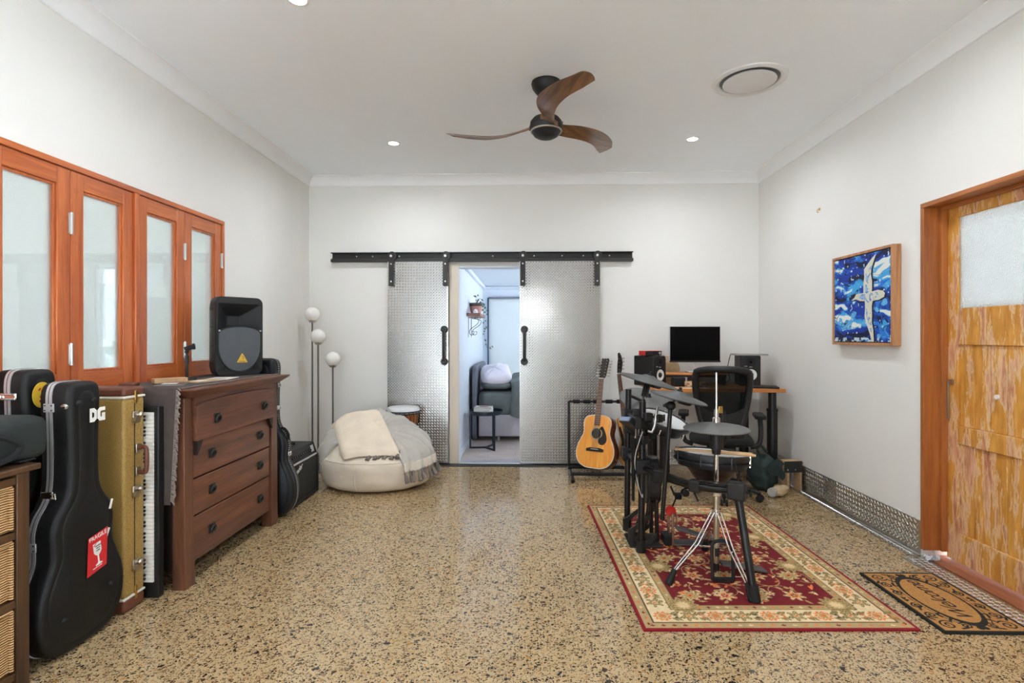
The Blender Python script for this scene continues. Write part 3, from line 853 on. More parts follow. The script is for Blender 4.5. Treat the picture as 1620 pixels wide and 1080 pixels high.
def slide_door(name, x0, x1, hx, hangers):
    t = struct_root(name, (x0, YB - 0.055, 0)); w = x1 - x0; zt = 2.118
    MB().box(0, w, 0, 0.038, 0.018, zt).build('door_panel', 'tread_plate', t, 0.002)
    tr = MB(); tread(tr, basis((0, -0.0002, 0.018), (1, 0, 0), (0, 0, 1)), w, zt - 0.018, 0.0258, 0.0025, 0.004, 0.006)
    q = tr.build('tread_pattern', 'tread_plate', t, smooth=0); q['kind'] = 'stuff'
    for hxx in hangers:
        mb = MB().prism([(-0.026, -0.31), (0.026, -0.31), (0.026, 0)] + [(0.026 * math.cos(R(a)), 0.026 * math.sin(R(a))) for a in range(10, 171, 20)] + [(-0.026, 0)], 0, 0.006, basis((hxx, -0.031, 2.158), (1, 0, 0), (0, 0, 1)))
        mb.box(hxx - 0.026, hxx + 0.026, -0.031, 0.0, 1.86, 1.99)
        h = mb.build('hanger', 'steel_black', t, 0.0015)
        MB().cyl((hxx, -0.052, 2.158), (hxx, -0.047, 2.158), 0.0, n=4) if False else None
        wl = MB().lathe([(0.018, -0.012), (0.047, -0.012), (0.047, -0.008), (0.041, 0.0), (0.047, 0.008), (0.047, 0.012), (0.018, 0.012)], 28, basis((hxx + 0.006, -0.018, 2.158), (1, 0, 0), (0, 0, 1)))
        wl.build('wheel', 'steel_black', h)
        MB().cyl((hxx, -0.037, 2.158), (hxx, -0.048, 2.158), 0.013, n=8).build('axle_bolt', 'bolt', h)
        for z in (2.075, 1.895):
            MB().cyl((hxx, -0.037, z), (hxx, -0.043, z), 0.008, n=10).build('bolt', 'bolt', h)
    hd = MB().tube([(hx, 0.0, 1.40), (hx, -0.045, 1.40), (hx, -0.06, 1.385), (hx, -0.06, 1.083), (hx, -0.045, 1.068), (hx, 0.0, 1.068)], 0.0165, 12)
    for z in (1.40, 1.068):
        hd.cyl((hx, -0.003, z), (hx, -0.014, z), 0.038, n=20); hd.cyl((hx, -0.014, z), (hx, -0.03, z), 0.023, n=16)
        hd.cyl((hx, -0.038, z), (hx, -0.066, z), 0.022, n=14)
    hd.build('handle', 'steel_black', t)
    return t
slide_door('door_1', -1.438, -0.803, 0.595, [0.048, 0.608])
slide_door('door_2', -0.066, 0.767, 0.05, [0.034, 0.795])

# ---------------------------------------------------------------- timber door in the right wall
df = struct_root('door_3', (XR, 0, 0))
MB().box(-0.018, 0.15, DY1 - 0.03, DY1 - 0.002, 0.05, DZ1 - 0.03).build('door_jamb', 'door_frame_wood', df, 0.003)
MB().box(-0.018, 0.15, DY0 + 0.002, DY0 + 0.03, 0.05, DZ1 - 0.03).build('door_jamb', 'door_frame_wood', df, 0.003)
MB().box(-0.018, 0.15, DY0 + 0.002, DY1 - 0.002, DZ1 - 0.03, DZ1 - 0.002).build('door_head', 'door_frame_wood_h', df, 0.003)
MB().box(0.075, 0.11, DY1 - 0.05, DY1 - 0.03, 0.05, DZ1 - 0.03).build('door_stop', 'door_frame_wood', df, 0.002)
MB().box(0.075, 0.11, DY0 + 0.05, DY1 - 0.05, DZ1 - 0.05, DZ1 - 0.03).build('door_stop', 'door_frame_wood_h', df, 0.002)
MB().box(0.0, 0.24, DY0, DY1 - 0.002, 0.0006, 0.012).build('threshold', 'sill_wood', df, 0.003)
DX = 0.112      # room face of the leaf
y0, y1, zb, zt = DY0 + 0.034, DY1 - 0.036, 0.019, DZ1 - 0.036
leaf = MB().box(DX, DX + 0.04, y1 - 0.082, y1, zb, zt).build('door_leaf', 'worn_yellow_door', df, 0.003)
MB().box(DX, DX + 0.04, y0, y0 + 0.082, zb, zt).build('stile', 'worn_yellow_door', leaf, 0.003)
ya, yb = y0 + 0.082, y1 - 0.082
for r0, r1 in ((zb, 0.19), (0.705, 0.81), (1.28, 1.492), (2.02, zt)):
    MB().box(DX, DX + 0.04, ya, yb, r0, r1).build('rail', 'worn_yellow_door', leaf, 0.004)
nb = 7
for r0, r1 in ((0.19, 0.705), (0.81, 1.28)):
    bw = (yb - ya) / nb
    me = MB().box(0, 0.012, 0.0012, bw - 0.0012, 0.0, r1 - r0).mesh('board', 0.003, 1)
    for k in range(nb):
        q = obj('board', me, 'worn_yellow_door', leaf); q.location = (DX + 0.014, ya + k * bw, r0)
for r0, r1 in ((0.19, 0.705), (0.81, 1.28)):
    MB().box(DX + 0.0275, DX + 0.036, ya, yb, r0, r1).build('light_block_panel', 'worn_yellow_door', leaf)  # added unseen behind the boards to block light leaking through their gaps
MB().box(DX + 0.014, DX + 0.020, ya, yb, 1.492, 2.02).build('pane', 'obscure_glass', leaf, smooth=0)
hs = MB().box(DX - 0.012, DX - 0.0005, y1 - 0.055, y1 - 0.03, 1.045, 1.075).cyl((DX - 0.006, y1 - 0.02, 0.86), (DX - 0.006, y1 - 0.02, 1.07), 0.005, n=8).box(DX - 0.01, DX - 0.001, y1 - 0.026, y1 - 0.012, 0.84, 0.86)
hs.build('bolt_lever', 'nickel', leaf)
MB().cyl((DX + 0.0138, 2.905, 1.005), (DX + 0.006, 2.905, 1.005), 0.013, n=16).build('peephole', 'white_gloss', leaf)
MB().lathe([(0.0, 0.06), (0.02, 0.058), (0.028, 0.045), (0.02, 0.028), (0.011, 0.02), (0.011, 0.004), (0.028, 0.0)], 20, basis((DX, 2.50, 0.80), (0, 1, 0), (0, 0, 1)) @ Matrix.Rotation(math.pi, 4, 'Y')).build('knob', 'nickel', leaf)

# ================================================================ PAINTED SHEETS (woven or painted colour per point)
def vnoise(x, y, seed):
    rg = np.random.RandomState(seed); T = rg.rand(64, 64)
    xi = np.floor(x).astype(int); yi = np.floor(y).astype(int); fx = x - xi; fy = y - yi
    fx = fx * fx * (3 - 2 * fx); fy = fy * fy * (3 - 2 * fy)
    g = lambda a, b_: T[a % 64, b_ % 64]
    return (g(xi, yi) * (1 - fx) + g(xi + 1, yi) * fx) * (1 - fy) + (g(xi, yi + 1) * (1 - fx) + g(xi + 1, yi + 1) * fx) * fy
def fbm(x, y, seed, o=3):
    s = 0; a = 0.5; t = 0
    for k in range(o):
        s = s + a * vnoise(x * 2 ** k, y * 2 ** k, seed + k); t += a; a *= 0.5
    return s / t
def in_poly(px, py, poly):
    r = np.zeros(px.shape, bool); n = len(poly)
    for i in range(n):
        x0, y0 = poly[i]; x1, y1 = poly[i - 1]
        if abs(y1 - y0) < 1e-12: continue
        c = ((y0 > py) != (y1 > py)) & (px < (x1 - x0) * (py - y0) / (y1 - y0) + x0)
        r ^= c
    return r
def seg_dist(px, py, pts):
    d = np.full(px.shape, 9.0)
    for (x0, y0), (x1, y1) in zip(pts[:-1], pts[1:]):
        dx, dy = x1 - x0, y1 - y0; L = dx * dx + dy * dy + 1e-12
        t = np.clip(((px - x0) * dx + (py - y0) * dy) / L, 0, 1)
        d = np.minimum(d, np.hypot(px - x0 - t * dx, py - y0 - t * dy))
    return d
def sheet(name, w, h, nx, ny, fn, thick, mat, parent=None, M=None):
    X, Y = np.meshgrid(np.linspace(0, w, nx + 1), np.linspace(0, h, ny + 1))
    col = fn(X.ravel(), Y.ravel())
    V = np.stack([X.ravel(), Y.ravel(), np.full(X.size, thick)], 1)
    idx = np.arange(X.size).reshape(ny + 1, nx + 1)
    F4 = np.stack([idx[:-1, :-1], idx[:-1, 1:], idx[1:, 1:], idx[1:, :-1]], -1).reshape(-1, 4)
    rim = np.concatenate([idx[0, :], idx[1:, -1], idx[-1, -2::-1], idx[-2:0:-1, 0]])
    lo = V[rim].copy(); lo[:, 2] = 0
    k0 = len(V); V = np.concatenate([V, lo]); col = np.concatenate([col, col[rim]])
    n = len(rim); a = np.arange(n); b_ = (a + 1) % n
    side = np.stack([rim[a], k0 + a, k0 + b_, rim[b_]], -1)
    F = [tuple(f) for f in np.concatenate([F4, side]).tolist()] + [tuple(range(k0 + n - 1, k0 - 1, -1))]
    me = bpy.data.meshes.new(name); me.from_pydata(V.tolist(), [], F)
    at = me.color_attributes.new('Col', 'FLOAT_COLOR', 'POINT')
    at.data.foreach_set('color', np.concatenate([col[:, :3], np.ones((len(col), 1))], 1).astype(np.float32).ravel())
    if M is not None: me.transform(M)
    return obj(name, me, mat, parent)
def C3(r, g, b_): return np.array(S(r, g, b_)[:3])

# ---------------------------------------------------------------- Persian rug
RW, RH = 1.25, 1.765
def rug_col(x, y):
    e = np.minimum(np.minimum(x, RW - x), np.minimum(y, RH - y))
    nz = fbm(x * 60, y * 60, 3)[:, None]
    c = np.zeros((x.size, 3))
    def put(mask, col): c[mask] = col
    put(e >= -1, C3(140, 26, 38))
    put(e > 0.013, C3(184, 158, 112)); put(e > 0.058, C3(96, 70, 52)); put(e > 0.063, C3(228, 206, 164))
    put(e > 0.172, C3(110, 76, 52)); put(e > 0.176, C3(180, 154, 106)); put(e > 0.214, C3(112, 80, 50)); put(e > 0.218, C3(118, 26, 34))
    rg = random.Random(5)
    olive, tan, cream, org, red, dk = C3(140, 124, 78), C3(186, 156, 104), C3(224, 198, 150), C3(222, 122, 66), C3(130, 30, 38), C3(92, 76, 52)
    def flower(cx, cy, r, cols, n=8, amp=0.22, rot=0.0, sq=1.0):
        m = np.where((np.abs(x - cx) < r * 1.35) & (np.abs(y - cy) < r * 1.35))[0]
        dx, dy = x[m] - cx, y[m] - cy
        ca, sa = math.cos(rot), math.sin(rot); dx, dy = (ca * dx + sa * dy), (-sa * dx + ca * dy) * sq
        rr = np.hypot(dx, dy) / r; th = np.arctan2(dy, dx); pet = 1 - amp + amp * np.cos(n * th)
        for lim, col in cols:
            s_ = m[rr < lim * pet]; c[s_] = col
    def leaf(cx, cy, L, w, rot, col):
        m = np.where((np.abs(x - cx) < L) & (np.abs(y - cy) < L))[0]
        dx, dy = x[m] - cx, y[m] - cy; ca, sa = math.cos(rot), math.sin(rot)
        a, b_ = ca * dx + sa * dy, -sa * dx + ca * dy
        b_ = b_ + 0.3 * (a * a) / L
        s_ = m[np.abs(b_) < w * (1 - (a / (L / 2)) ** 2)]; c[s_] = col
    def vine(pts, w, col):
        xs = [p[0] for p in pts]; ys = [p[1] for p in pts]
        m = np.where((x > min(xs) - .02) & (x < max(xs) + .02) & (y > min(ys) - .02) & (y < max(ys) + .02))[0]
        d = seg_dist(x[m], y[m], pts); c[m[d < w]] = col
    # guard stripes: small dots
    for off, sp in ((0.036, 0.05), (0.196, 0.045)):
        for s_ in np.arange(0.05, RW, sp):
            for yy in (off, RH - off):
                if off <= s_ <= RW - off: flower(s_, yy, 0.011, [(1, rg.choice([org, cream, red]))], 4)
        for s_ in np.arange(0.05, RH, sp):
            for xx in (off, RW - off):
                if off <= s_ <= RH - off: flower(xx, s_, 0.011, [(1, rg.choice([org, cream, red]))], 4)
    # main border: vines and palmettes
    bo = 0.117
    def border(px, py, tx, ty, k):
        if k % 2 == 0: flower(px, py, 0.044, [(1, org), (0.72, cream), (0.55, tan), (0.3, org)], 10, 0.15)
        else: flower(px, py, 0.046, [(1, dk), (0.86, tan), (0.62, olive), (0.4, cream), (0.22, org)], 6, 0.25, 0.3)
        for sg in (-1, 1):
            for q in (0.055, 0.075):
                leaf(px + tx * q + ty * sg * 0.026, py + ty * q + tx * sg * 0.026, 0.042, 0.008, math.atan2(ty, tx) + sg * 0.8, olive)
            leaf(px + tx * 0.065 - ty * sg * 0.012, py + ty * 0.065 + tx * sg * 0.012, 0.03, 0.006, math.atan2(ty, tx) - sg * 0.5, org if k % 3 else dk)
    nx_, ny_ = 8, 12
    for k in range(nx_ + 1):
        for yy in (bo, RH - bo):
            px = bo + (RW - 2 * bo) * k / nx_
            vine([(px + t * 0.127, yy + 0.02 * math.sin(t * 6.28)) for t in np.linspace(0, 1, 10)] if k < nx_ else [(px, yy), (px + .01, yy)], 0.0022, dk)
            border(px, yy, 1, 0, k)
    for k in range(1, ny_):
        for xx in (bo, RW - bo):
            py = bo + (RH - 2 * bo) * k / ny_
            vine([(xx + 0.02 * math.sin(t * 6.28), py + t * 0.127) for t in np.linspace(0, 1, 10)], 0.0022, dk)
            border(xx, py, 0, 1, k)
    # field: vines, leaves, palmettes
    f0 = 0.225
    for k in range(26):
        px, py = rg.uniform(f0 + .05, RW - f0 - .05), rg.uniform(f0 + .05, RH - f0 - .05); a = rg.uniform(0, 6.28)
        pts = []
        for t in range(12):
            pts.append((px, py)); px += 0.022 * math.cos(a); py += 0.022 * math.sin(a); a += 0.32 * (1 if k % 2 else -1)
            px = min(max(px, f0), RW - f0); py = min(max(py, f0), RH - f0)
        vine(pts, 0.0025, tan)
    for k in range(330):
        px, py = rg.uniform(f0 + .02, RW - f0 - .02), rg.uniform(f0 + .02, RH - f0 - .02)
        leaf(px, py, rg.uniform(0.03, 0.05), rg.uniform(0.006, 0.010), rg.uniform(0, 6.28), rg.choice([cream, cream, tan, tan, olive, org]))
    for i in range(4):
        for jj in range(6):
            px = f0 + 0.09 + (RW - 2 * f0 - 0.18) * (i + (0.5 if jj % 2 else 0)) / 3.5; py = f0 + 0.09 + (RH - 2 * f0 - 0.18) * jj / 5
            if (i + jj) % 2 == 0: flower(px, py, 0.078, [(1, dk), (0.93, tan), (0.74, cream), (0.6, olive), (0.45, tan), (0.26, org), (0.12, red)], 9, 0.2, rg.uniform(0, 1), 1.25)
            else: flower(px, py, 0.058, [(1, tan), (0.8, cream), (0.6, org), (0.32, red), (0.15, cream)], 7, 0.24, rg.uniform(0, 1))
    for k in range(40):
        px, py = rg.uniform(f0 + .03, RW - f0 - .03), rg.uniform(f0 + .03, RH - f0 - .03)
        flower(px, py, rg.uniform(0.016, 0.026), [(1, rg.choice([cream, org, tan])), (0.4, rg.choice([red, org]))], 5, 0.25, rg.uniform(0, 1))
    # corner spandrels of the field
    for cx, sx in ((0.218, 1), (RW - 0.218, -1)):
        for k in range(4):
            cy = 0.218 + k * (RH - 0.436) / 3
            flower(cx + sx * 0.03, cy, 0.085, [(1, dk), (0.95, tan), (0.78, olive), (0.62, tan), (0.4, cream)], 11, 0.14)
    g = (e <= 0.218) & (e > 0.172)
    fix = g & (np.abs(c - tan).sum(1) < 0)  # keep the guard stripe
    bord = (e > 0.172) & (e <= 0.176); c[bord] = C3(110, 76, 52)
    return np.clip(c * (0.86 + 0.28 * nz), 0, 1)
rug = sheet('persian_rug', RW, RH, 300, 424, rug_col, 0.009, 'rug_weave')
rug.location = (0.530, 2.405, 0.0005); rug.rotation_euler = (0, 0, R(1.6))
tag(rug, 'dark red Persian rug with cream floral border under the drum kit', 'rug')

# ---------------------------------------------------------------- coir door mat
MW, MH = 0.40, 0.60
def mat_col(x, y):
    nz = fbm(x * 160, y * 160, 11)[:, None]
    c = np.tile(C3(186, 136, 78), (x.size, 1)) * (0.72 + 0.5 * nz)
    e = np.minimum(np.minimum(x, MW - x), np.minimum(y, MH - y))
    dk = C3(44, 44, 40)
    c[e < 0.014] = dk
    # oval
    q = np.hypot((x - MW / 2) / 0.115, (y - MH / 2) / 0.235)
    c[np.abs(q - 1) < 0.045 + 0.025 * np.abs(y - MH / 2) / 0.235] = dk
    c[(np.abs(q - 1.16) < 0.016) & (np.abs(x - MW / 2) > 0.07)] = dk
    # scrolls round the oval
    rg = random.Random(2)
    def spiral(cx, cy, r, a0, sg, turns=1.6):
        return [(cx + r * (1 - t * 0.85) * math.cos(a0 + sg * t * turns * 6.28), cy + r * (1 - t * 0.85) * math.sin(a0 + sg * t * turns * 6.28)) for t in np.linspace(0, 1, 26)]
    for sx in (0, 1):
        for sy in (0, 1):
            fx = lambda p: [((MW - a) if sx else a, (MH - b_) if sy else b_) for a, b_ in p]
            for cx, cy, r, a0, sg in ((0.065, 0.062, 0.038, 0.6, 1), (0.14, 0.055, 0.026, 2.4, -1), (0.052, 0.15, 0.028, -1.2, -1), (0.05, 0.235, 0.026, 1.4, 1), (0.19, 0.035, 0.016, 0, 1)):
                p = fx(spiral(cx, cy, r, a0, sg)); m = seg_dist(x, y, p) < 0.0042; c[m] = dk
            for cx, cy, a in ((0.098, 0.095, 0.8), (0.035, 0.105, 2.2), (0.04, 0.195, 1.2), (0.105, 0.03, 0.2), (0.09, 0.13, 1.9), (0.035, 0.28, 1.6)):
                p = fx([(cx, cy), (cx + 0.028 * math.cos(a), cy + 0.028 * math.sin(a)), (cx + 0.02 * math.cos(a) + .012, cy + 0.02 * math.sin(a) + .012)]); m = seg_dist(x, y, p) < 0.0055; c[m] = dk
    return np.clip(c, 0, 1)
dm = sheet('door_mat', MW, MH, 160, 240, mat_col, 0.011, 'mat_coir')
dm.location = (1.868, 2.418, 0.0005); dm.rotation_euler = (0, 0, R(0.4))
tag(dm, 'tan coir door mat with black scrolls and the word Welcome', 'door mat')
text('lettering', 'Welcome', 0.105, 'print_black', dm, basis((MW / 2 + 0.005, MH / 2, 0.0112), (0, 1, 0), (-1, 0, 0)), 0.0004, 0.45, spacing=0.92)

# ---------------------------------------------------------------- framed sea-bird painting
PW, PH = 0.667, 0.652
def paint_col(x, y):
    u, v = x / (PW - 0.05), y / (PH - 0.05)
    wx = fbm(u * 4, v * 4, 21) * 2.2; wy = fbm(u * 4, v * 4, 31) * 2.2
    n1 = fbm(u * 5 + wx, v * 9 + wy, 41, 2); n2 = fbm(u * 4 + wy + 9, v * 11 + wx, 51, 2); n3 = fbm(u * 30, v * 30, 61, 2)
    c = np.tile(C3(30, 88, 190), (x.size, 1))
    c[n1 < 0.40] = C3(24, 58, 160); c[n1 > 0.56] = C3(44, 122, 214); c[n1 > 0.64] = C3(66, 164, 224)
    c[(n2 < 0.345)] = C3(20, 30, 66)
    c[(np.abs(n2 - 0.42) < 0.014)] = C3(18, 28, 58)
    c[n2 > 0.67] = C3(96, 176, 226)
    c[(n2 > 0.75)] = C3(226, 232, 226)
    c[(np.abs(n1 - 0.52) < 0.014)] = C3(20, 34, 78)
    c[(n3 > 0.80)] = C3(206, 222, 228)
    c[(v < 0.045) & (n3 > 0.5)] = C3(190, 216, 226)
    bird = [(0.775, 0.985), (0.735, 0.91), (0.695, 0.83), (0.685, 0.76), (0.705, 0.68), (0.705, 0.60), (0.70, 0.565), (0.80, 0.575), (0.88, 0.56), (0.915, 0.53), (0.90, 0.49), (0.82, 0.465),
            (0.715, 0.46), (0.70, 0.40), (0.705, 0.30), (0.70, 0.22), (0.725, 0.13), (0.735, 0.0), (0.70, 0.0), (0.665, 0.09), (0.61, 0.20), (0.575, 0.28), (0.585, 0.38), (0.58, 0.465), (0.50, 0.47), (0.42, 0.495), (0.33, 0.485), (0.395, 0.52), (0.42, 0.555), (0.48, 0.56), (0.555, 0.56), (0.555, 0.66), (0.57, 0.74), (0.565, 0.83), (0.63, 0.885), (0.70, 0.94)]
    sh = [(a + 0.028, b_ - 0.012) for a, b_ in bird]
    c[in_poly(u, v, sh)] = C3(22, 30, 48)
    B = in_poly(u, v, bird); c[B] = C3(216, 216, 200)
    core = in_poly(u, v, [(0.64 + (a - 0.64) * 0.62, 0.51 + (b_ - 0.51) * 0.80) for a, b_ in bird])
    c[core & (n3 > 0.50)] = C3(92, 136, 206); c[core & (n3 > 0.60)] = C3(150, 190, 220)
    return np.clip(c, 0, 1)
pic = thing('painting', 'blue painting of a white sea bird in a deep wooden frame', 'painting', (XR - 0.003, 3.7825, 1.594))
for nm, q in (('frame_side', (-PW / 2, -PW / 2 + 0.018, -PH / 2, PH / 2)), ('frame_side', (PW / 2 - 0.018, PW / 2, -PH / 2, PH / 2)), ('frame_side', (-PW / 2 + 0.018, PW / 2 - 0.018, -PH / 2, -PH / 2 + 0.018)), ('frame_side', (-PW / 2 + 0.018, PW / 2 - 0.018, PH / 2 - 0.018, PH / 2))):
    MB().box(-0.055, 0, q[0], q[1], q[2], q[3]).build(nm, 'picture_wood', pic, 0.0015)
sheet('canvas', PW - 0.05, PH - 0.05, 320, 312, paint_col, 0.02, 'paint_canvas', pic, basis((-0.03, (PW - 0.05) / 2, -(PH - 0.05) / 2), (0, -1, 0), (0, 0, 1)))
MB().box(-0.03, -0.026, -PW / 2 + 0.018, PW / 2 - 0.018, -PH / 2 + 0.018, PH / 2 - 0.018).build('backing', 'print_black', pic)

hk = MB().tube([(XR, 4.395, 2.365), (XR - 0.016, 4.395, 2.365), (XR - 0.022, 4.395, 2.35), (XR - 0.016, 4.395, 2.338), (XR - 0.008, 4.395, 2.343)], 0.003, 8).cyl((XR, 4.395, 2.365), (XR - 0.003, 4.395, 2.365), 0.012, n=12)
tag(hk.build('wall_hook', 'brass'), 'tiny brass hook high on the right wall', 'hook')

# ================================================================ CEILING
def downlight(x, y, label, group=None):
    t = thing('downlight', label, 'ceiling light', (x, y, ZC), 0, group)
    MB().ring(circle(0.056, 28), circle(0.042, 28), -0.006, -0.0005).build('trim_ring', 'white_gloss', t)
    MB().lathe([(0.0415, -0.003), (0.0, -0.0035)], 28, cap=False).build('diffuser', 'lamp_emitter', t)
    l = bpy.data.lights.new('downlight_lamp', 'AREA'); l.shape = 'DISK'; l.size = 0.085; l.energy = DOWNLIGHT_W; l.color = DOWNLIGHT_COL; l.spread = R(165)
    o = bpy.data.objects.new('downlight_lamp', l); COL.objects.link(o); o.parent = t; o.location = (0, 0, -0.008)
    return t
downlight(-1.143, 4.56, 'recessed downlight left of the ceiling fan, near the metal doors')
downlight(1.409, 4.53, 'recessed downlight right of the ceiling fan, below the round vent')
downlight(-1.13, 2.60, 'recessed downlight cut off by the top edge of the photo')
g = 'ceiling downlights behind the photographer'
for x, y in ((1.41, 2.60), (-1.13, 0.6), (1.41, 0.6), (-1.13, -1.4), (1.41, -1.4)):  # unseen lamps carrying on the visible grid, added for their light
    downlight(x, y, 'recessed ceiling downlight out of frame towards the photographer', g)

vt = thing('ceiling_vent', 'large round white air vent in the ceiling', 'vent', (1.456, 3.50, ZC))
MB().lathe([(0.228, -0.0005), (0.226, -0.010), (0.205, -0.018), (0.186, -0.010), (0.182, -0.0005)], 56, cap=False).build('outer_ring', 'vent_white', vt)
MB().lathe([(0.184, -0.001), (0.0, -0.001)], 56, cap=False).build('throat', 'vent_grey', vt)
MB().lathe([(0.0, -0.004), (0.150, -0.004), (0.162, -0.012), (0.164, -0.018), (0.152, -0.022), (0.0, -0.024)], 56, cap=False).build('centre_disc', 'vent_white', vt)

fan = thing('ceiling_fan', 'ceiling fan with three curved dark timber blades and black motor', 'ceiling fan', (0.133, 3.50, ZC))
MB().lathe([(0.0, -0.001), (0.096, -0.001), (0.098, -0.012), (0.09, -0.04), (0.066, -0.072), (0.04, -0.09), (0.022, -0.098), (0.0, -0.1)], 36, cap=False).build('canopy', 'black_plastic', fan)
MB().cyl((0, 0, -0.09), (0, 0, -0.215), 0.0155, n=16).build('down_rod', 'black_plastic', fan)
MB().lathe([(0.0, -0.2), (0.022, -0.2), (0.028, -0.215), (0.026, -0.24), (0.0, -0.242)], 24, cap=False).build('coupling', 'steel', fan)
MB().lathe([(0.0, -0.222), (0.045, -0.226), (0.085, -0.238), (0.104, -0.262), (0.108, -0.29), (0.102, -0.316), (0.094, -0.326), (0.0, -0.327)], 40, cap=False).build('motor_housing', 'black_plastic', fan)
MB().lathe([(0.0, -0.37), (0.03, -0.369), (0.06, -0.362), (0.08, -0.35), (0.09, -0.335), (0.096, -0.326), (0.1, -0.32)], 40, cap=False).build('lower_cap', 'black_plastic', fan)
MB().lathe([(0.098, -0.328), (0.104, -0.326), (0.104, -0.318), (0.098, -0.316)], 40, cap=False).build('trim_ring', 'nickel', fan)
def blade_mesh():
    def fn(u, v, layer):
        r = 0.07 + u * 0.60
        w = 0.105 + 0.035 * math.sin(min(1, u * 1.3) * math.pi * 0.5) - 0.03 * max(0, u - 0.85) / 0.15 * (abs(v - 0.5) * 2) ** 2
        if u < 0.2: w = 0.085 + (w - 0.085) * (u / 0.2)
        sweep = -0.11 * math.sin(u * math.pi) - 0.02 * u
        pitch = -R(30 - 20 * min(1, u * 1.5))
        t = (v - 0.5) * w
        camber = 0.014 * (1 - (2 * v - 1) ** 2)
        y = sweep + t * math.cos(pitch); z = -0.285 + t * math.sin(pitch) + camber - 0.015 * u + 0.02 * u * u
        th = 0.009 * (1 - 0.75 * (2 * v - 1) ** 2) * (1 - 0.5 * u)
        return (r + 0.03 * (1 - (2 * v - 1) ** 2) * max(0, (u - 0.8) / 0.2), y, z - (th if layer else 0))
    return MB().grid(fn, 28, 10, thick=True).mesh('blade', smooth=50)
bm_ = blade_mesh()
for a in (168, 48, -72):
    q = obj('blade', bm_, 'fan_wood', fan); q.rotation_euler = (0, 0, R(a))
band = MB().grid(lambda u, v, l: ((0.109 + (0.004 if not l else 0)) * math.cos(R(-60) + u * 1.1), (0.109 + (0.004 if not l else 0)) * math.sin(R(-60) + u * 1.1), -0.25 - 0.045 * u - 0.03 * v), 10, 2, thick=True).mesh('blade_collar', smooth=50)
for a in (168, 48, -72):
    q = obj('blade_collar', band, 'fan_wood', fan); q.rotation_euler = (0, 0, R(a + 20))

# ================================================================ LEFT SIDE
def world_inv(p):
    M = Matrix.Identity(4)
    while p is not None:
        M = p.matrix_basis @ M; p = p.parent
    return M.inverted()
def bw(mb, name, mat, parent, bevel=0, seg=2, bang=40, smooth=38):
    """build from world coordinates under a parent"""
    I = world_inv(parent)
    mb.v = [tuple(I @ Vector(p)) for p in mb.v]
    return mb.build(name, mat, parent, bevel, seg, bang, smooth)

# --- wicker drawer unit and the bag on it
u = thing('wicker_drawer_unit', 'dark wooden unit with woven wicker drawers at the left edge', 'drawer unit', (-2.08, 1.65, 0))
for x0, x1 in ((-2.26, -2.21), (-1.945, -1.90)):
    for y0, y1 in ((1.30, 1.35), (1.935, 1.985)):
        bw(MB().box(x0, x1, y0, y1, 0, 0.815), 'post', 'unit_wood', u, 0.003)
bw(MB().box(-2.27, -1.885, 1.285, 2.02, 0.816, 0.84), 'top_board', 'unit_wood', u, 0.006)
for z in (0.06, 0.33, 0.585, 0.79):
    bw(MB().box(-1.94, -1.905, 1.35, 1.935, z - 0.014, z + 0.014), 'rail', 'unit_wood', u, 0.002)
bw(MB().box(-2.24, -1.955, 1.95, 1.965, 0.06, 0.81), 'side_panel', 'unit_wood', u)
for z0, z1 in ((0.078, 0.312), (0.348, 0.567), (0.603, 0.772)):
    d = bw(MB().box(-2.2, -1.915, 1.358, 1.927, z0, z1), 'drawer', 'wicker', u, 0.008)
    for y in (1.362, 1.923):
        bw(MB().cyl((-1.912, y, z0 + 0.005), (-1.912, y, z1 - 0.005), 0.008, n=8), 'corner_rod', 'wicker', d)
    bw(MB().tube([(-1.914, 1.362, z1 - 0.004), (-1.910, 1.64, z1 - 0.002), (-1.914, 1.923, z1 - 0.004)], 0.009, 8), 'rim', 'wicker', d)

bg = thing('soft_bag', 'soft dark green zipped bag lying on the wicker drawer unit', 'bag', (-2.05, 1.79, 0.843))
def bagf(uu, vv):
    a = 2 * math.pi * uu; t = vv * 2 - 1
    L = 0.31 * (abs(math.cos(0)) ) ; ex = math.copysign(abs(math.cos(a)) ** 0.35, math.cos(a)); ez = math.copysign(abs(math.sin(a)) ** 0.4, math.sin(a))
    s_ = (1 - abs(t) ** 22) ** 0.5 if abs(t) < 1 else 0
    s_ = max(s_, 0.0)
    return (0.13 * ex * s_ * (1 + 0.03 * math.sin(9 * t)), t * 0.32, 0.088 + 0.086 * ez * s_ * (1 - 0.05 * math.sin(5 * t + a)))
MB().grid(bagf, 32, 26, closed_u=True).build('body', 'bag_cloth', bg, smooth=60)
MB().tube([(0.06, -0.29, 0.165), (0.066, 0.0, 0.172), (0.06, 0.29, 0.165)], 0.004, 6).build('zip', 'black_soft', bg)
MB().tube(spline([(0.125, 0.10, 0.12), (0.15, 0.13, 0.10), (0.155, 0.155, 0.07), (0.145, 0.12, 0.035), (0.13, 0.02, 0.02), (0.125, -0.1, 0.03)], 6), 0.012, 6).build('handle_strap', 'black_soft', bg)
MB().box(0.05, 0.125, 0.18, 0.25, 0.004, 0.01).build('buckle', 'black_plastic', bg, 0.003)

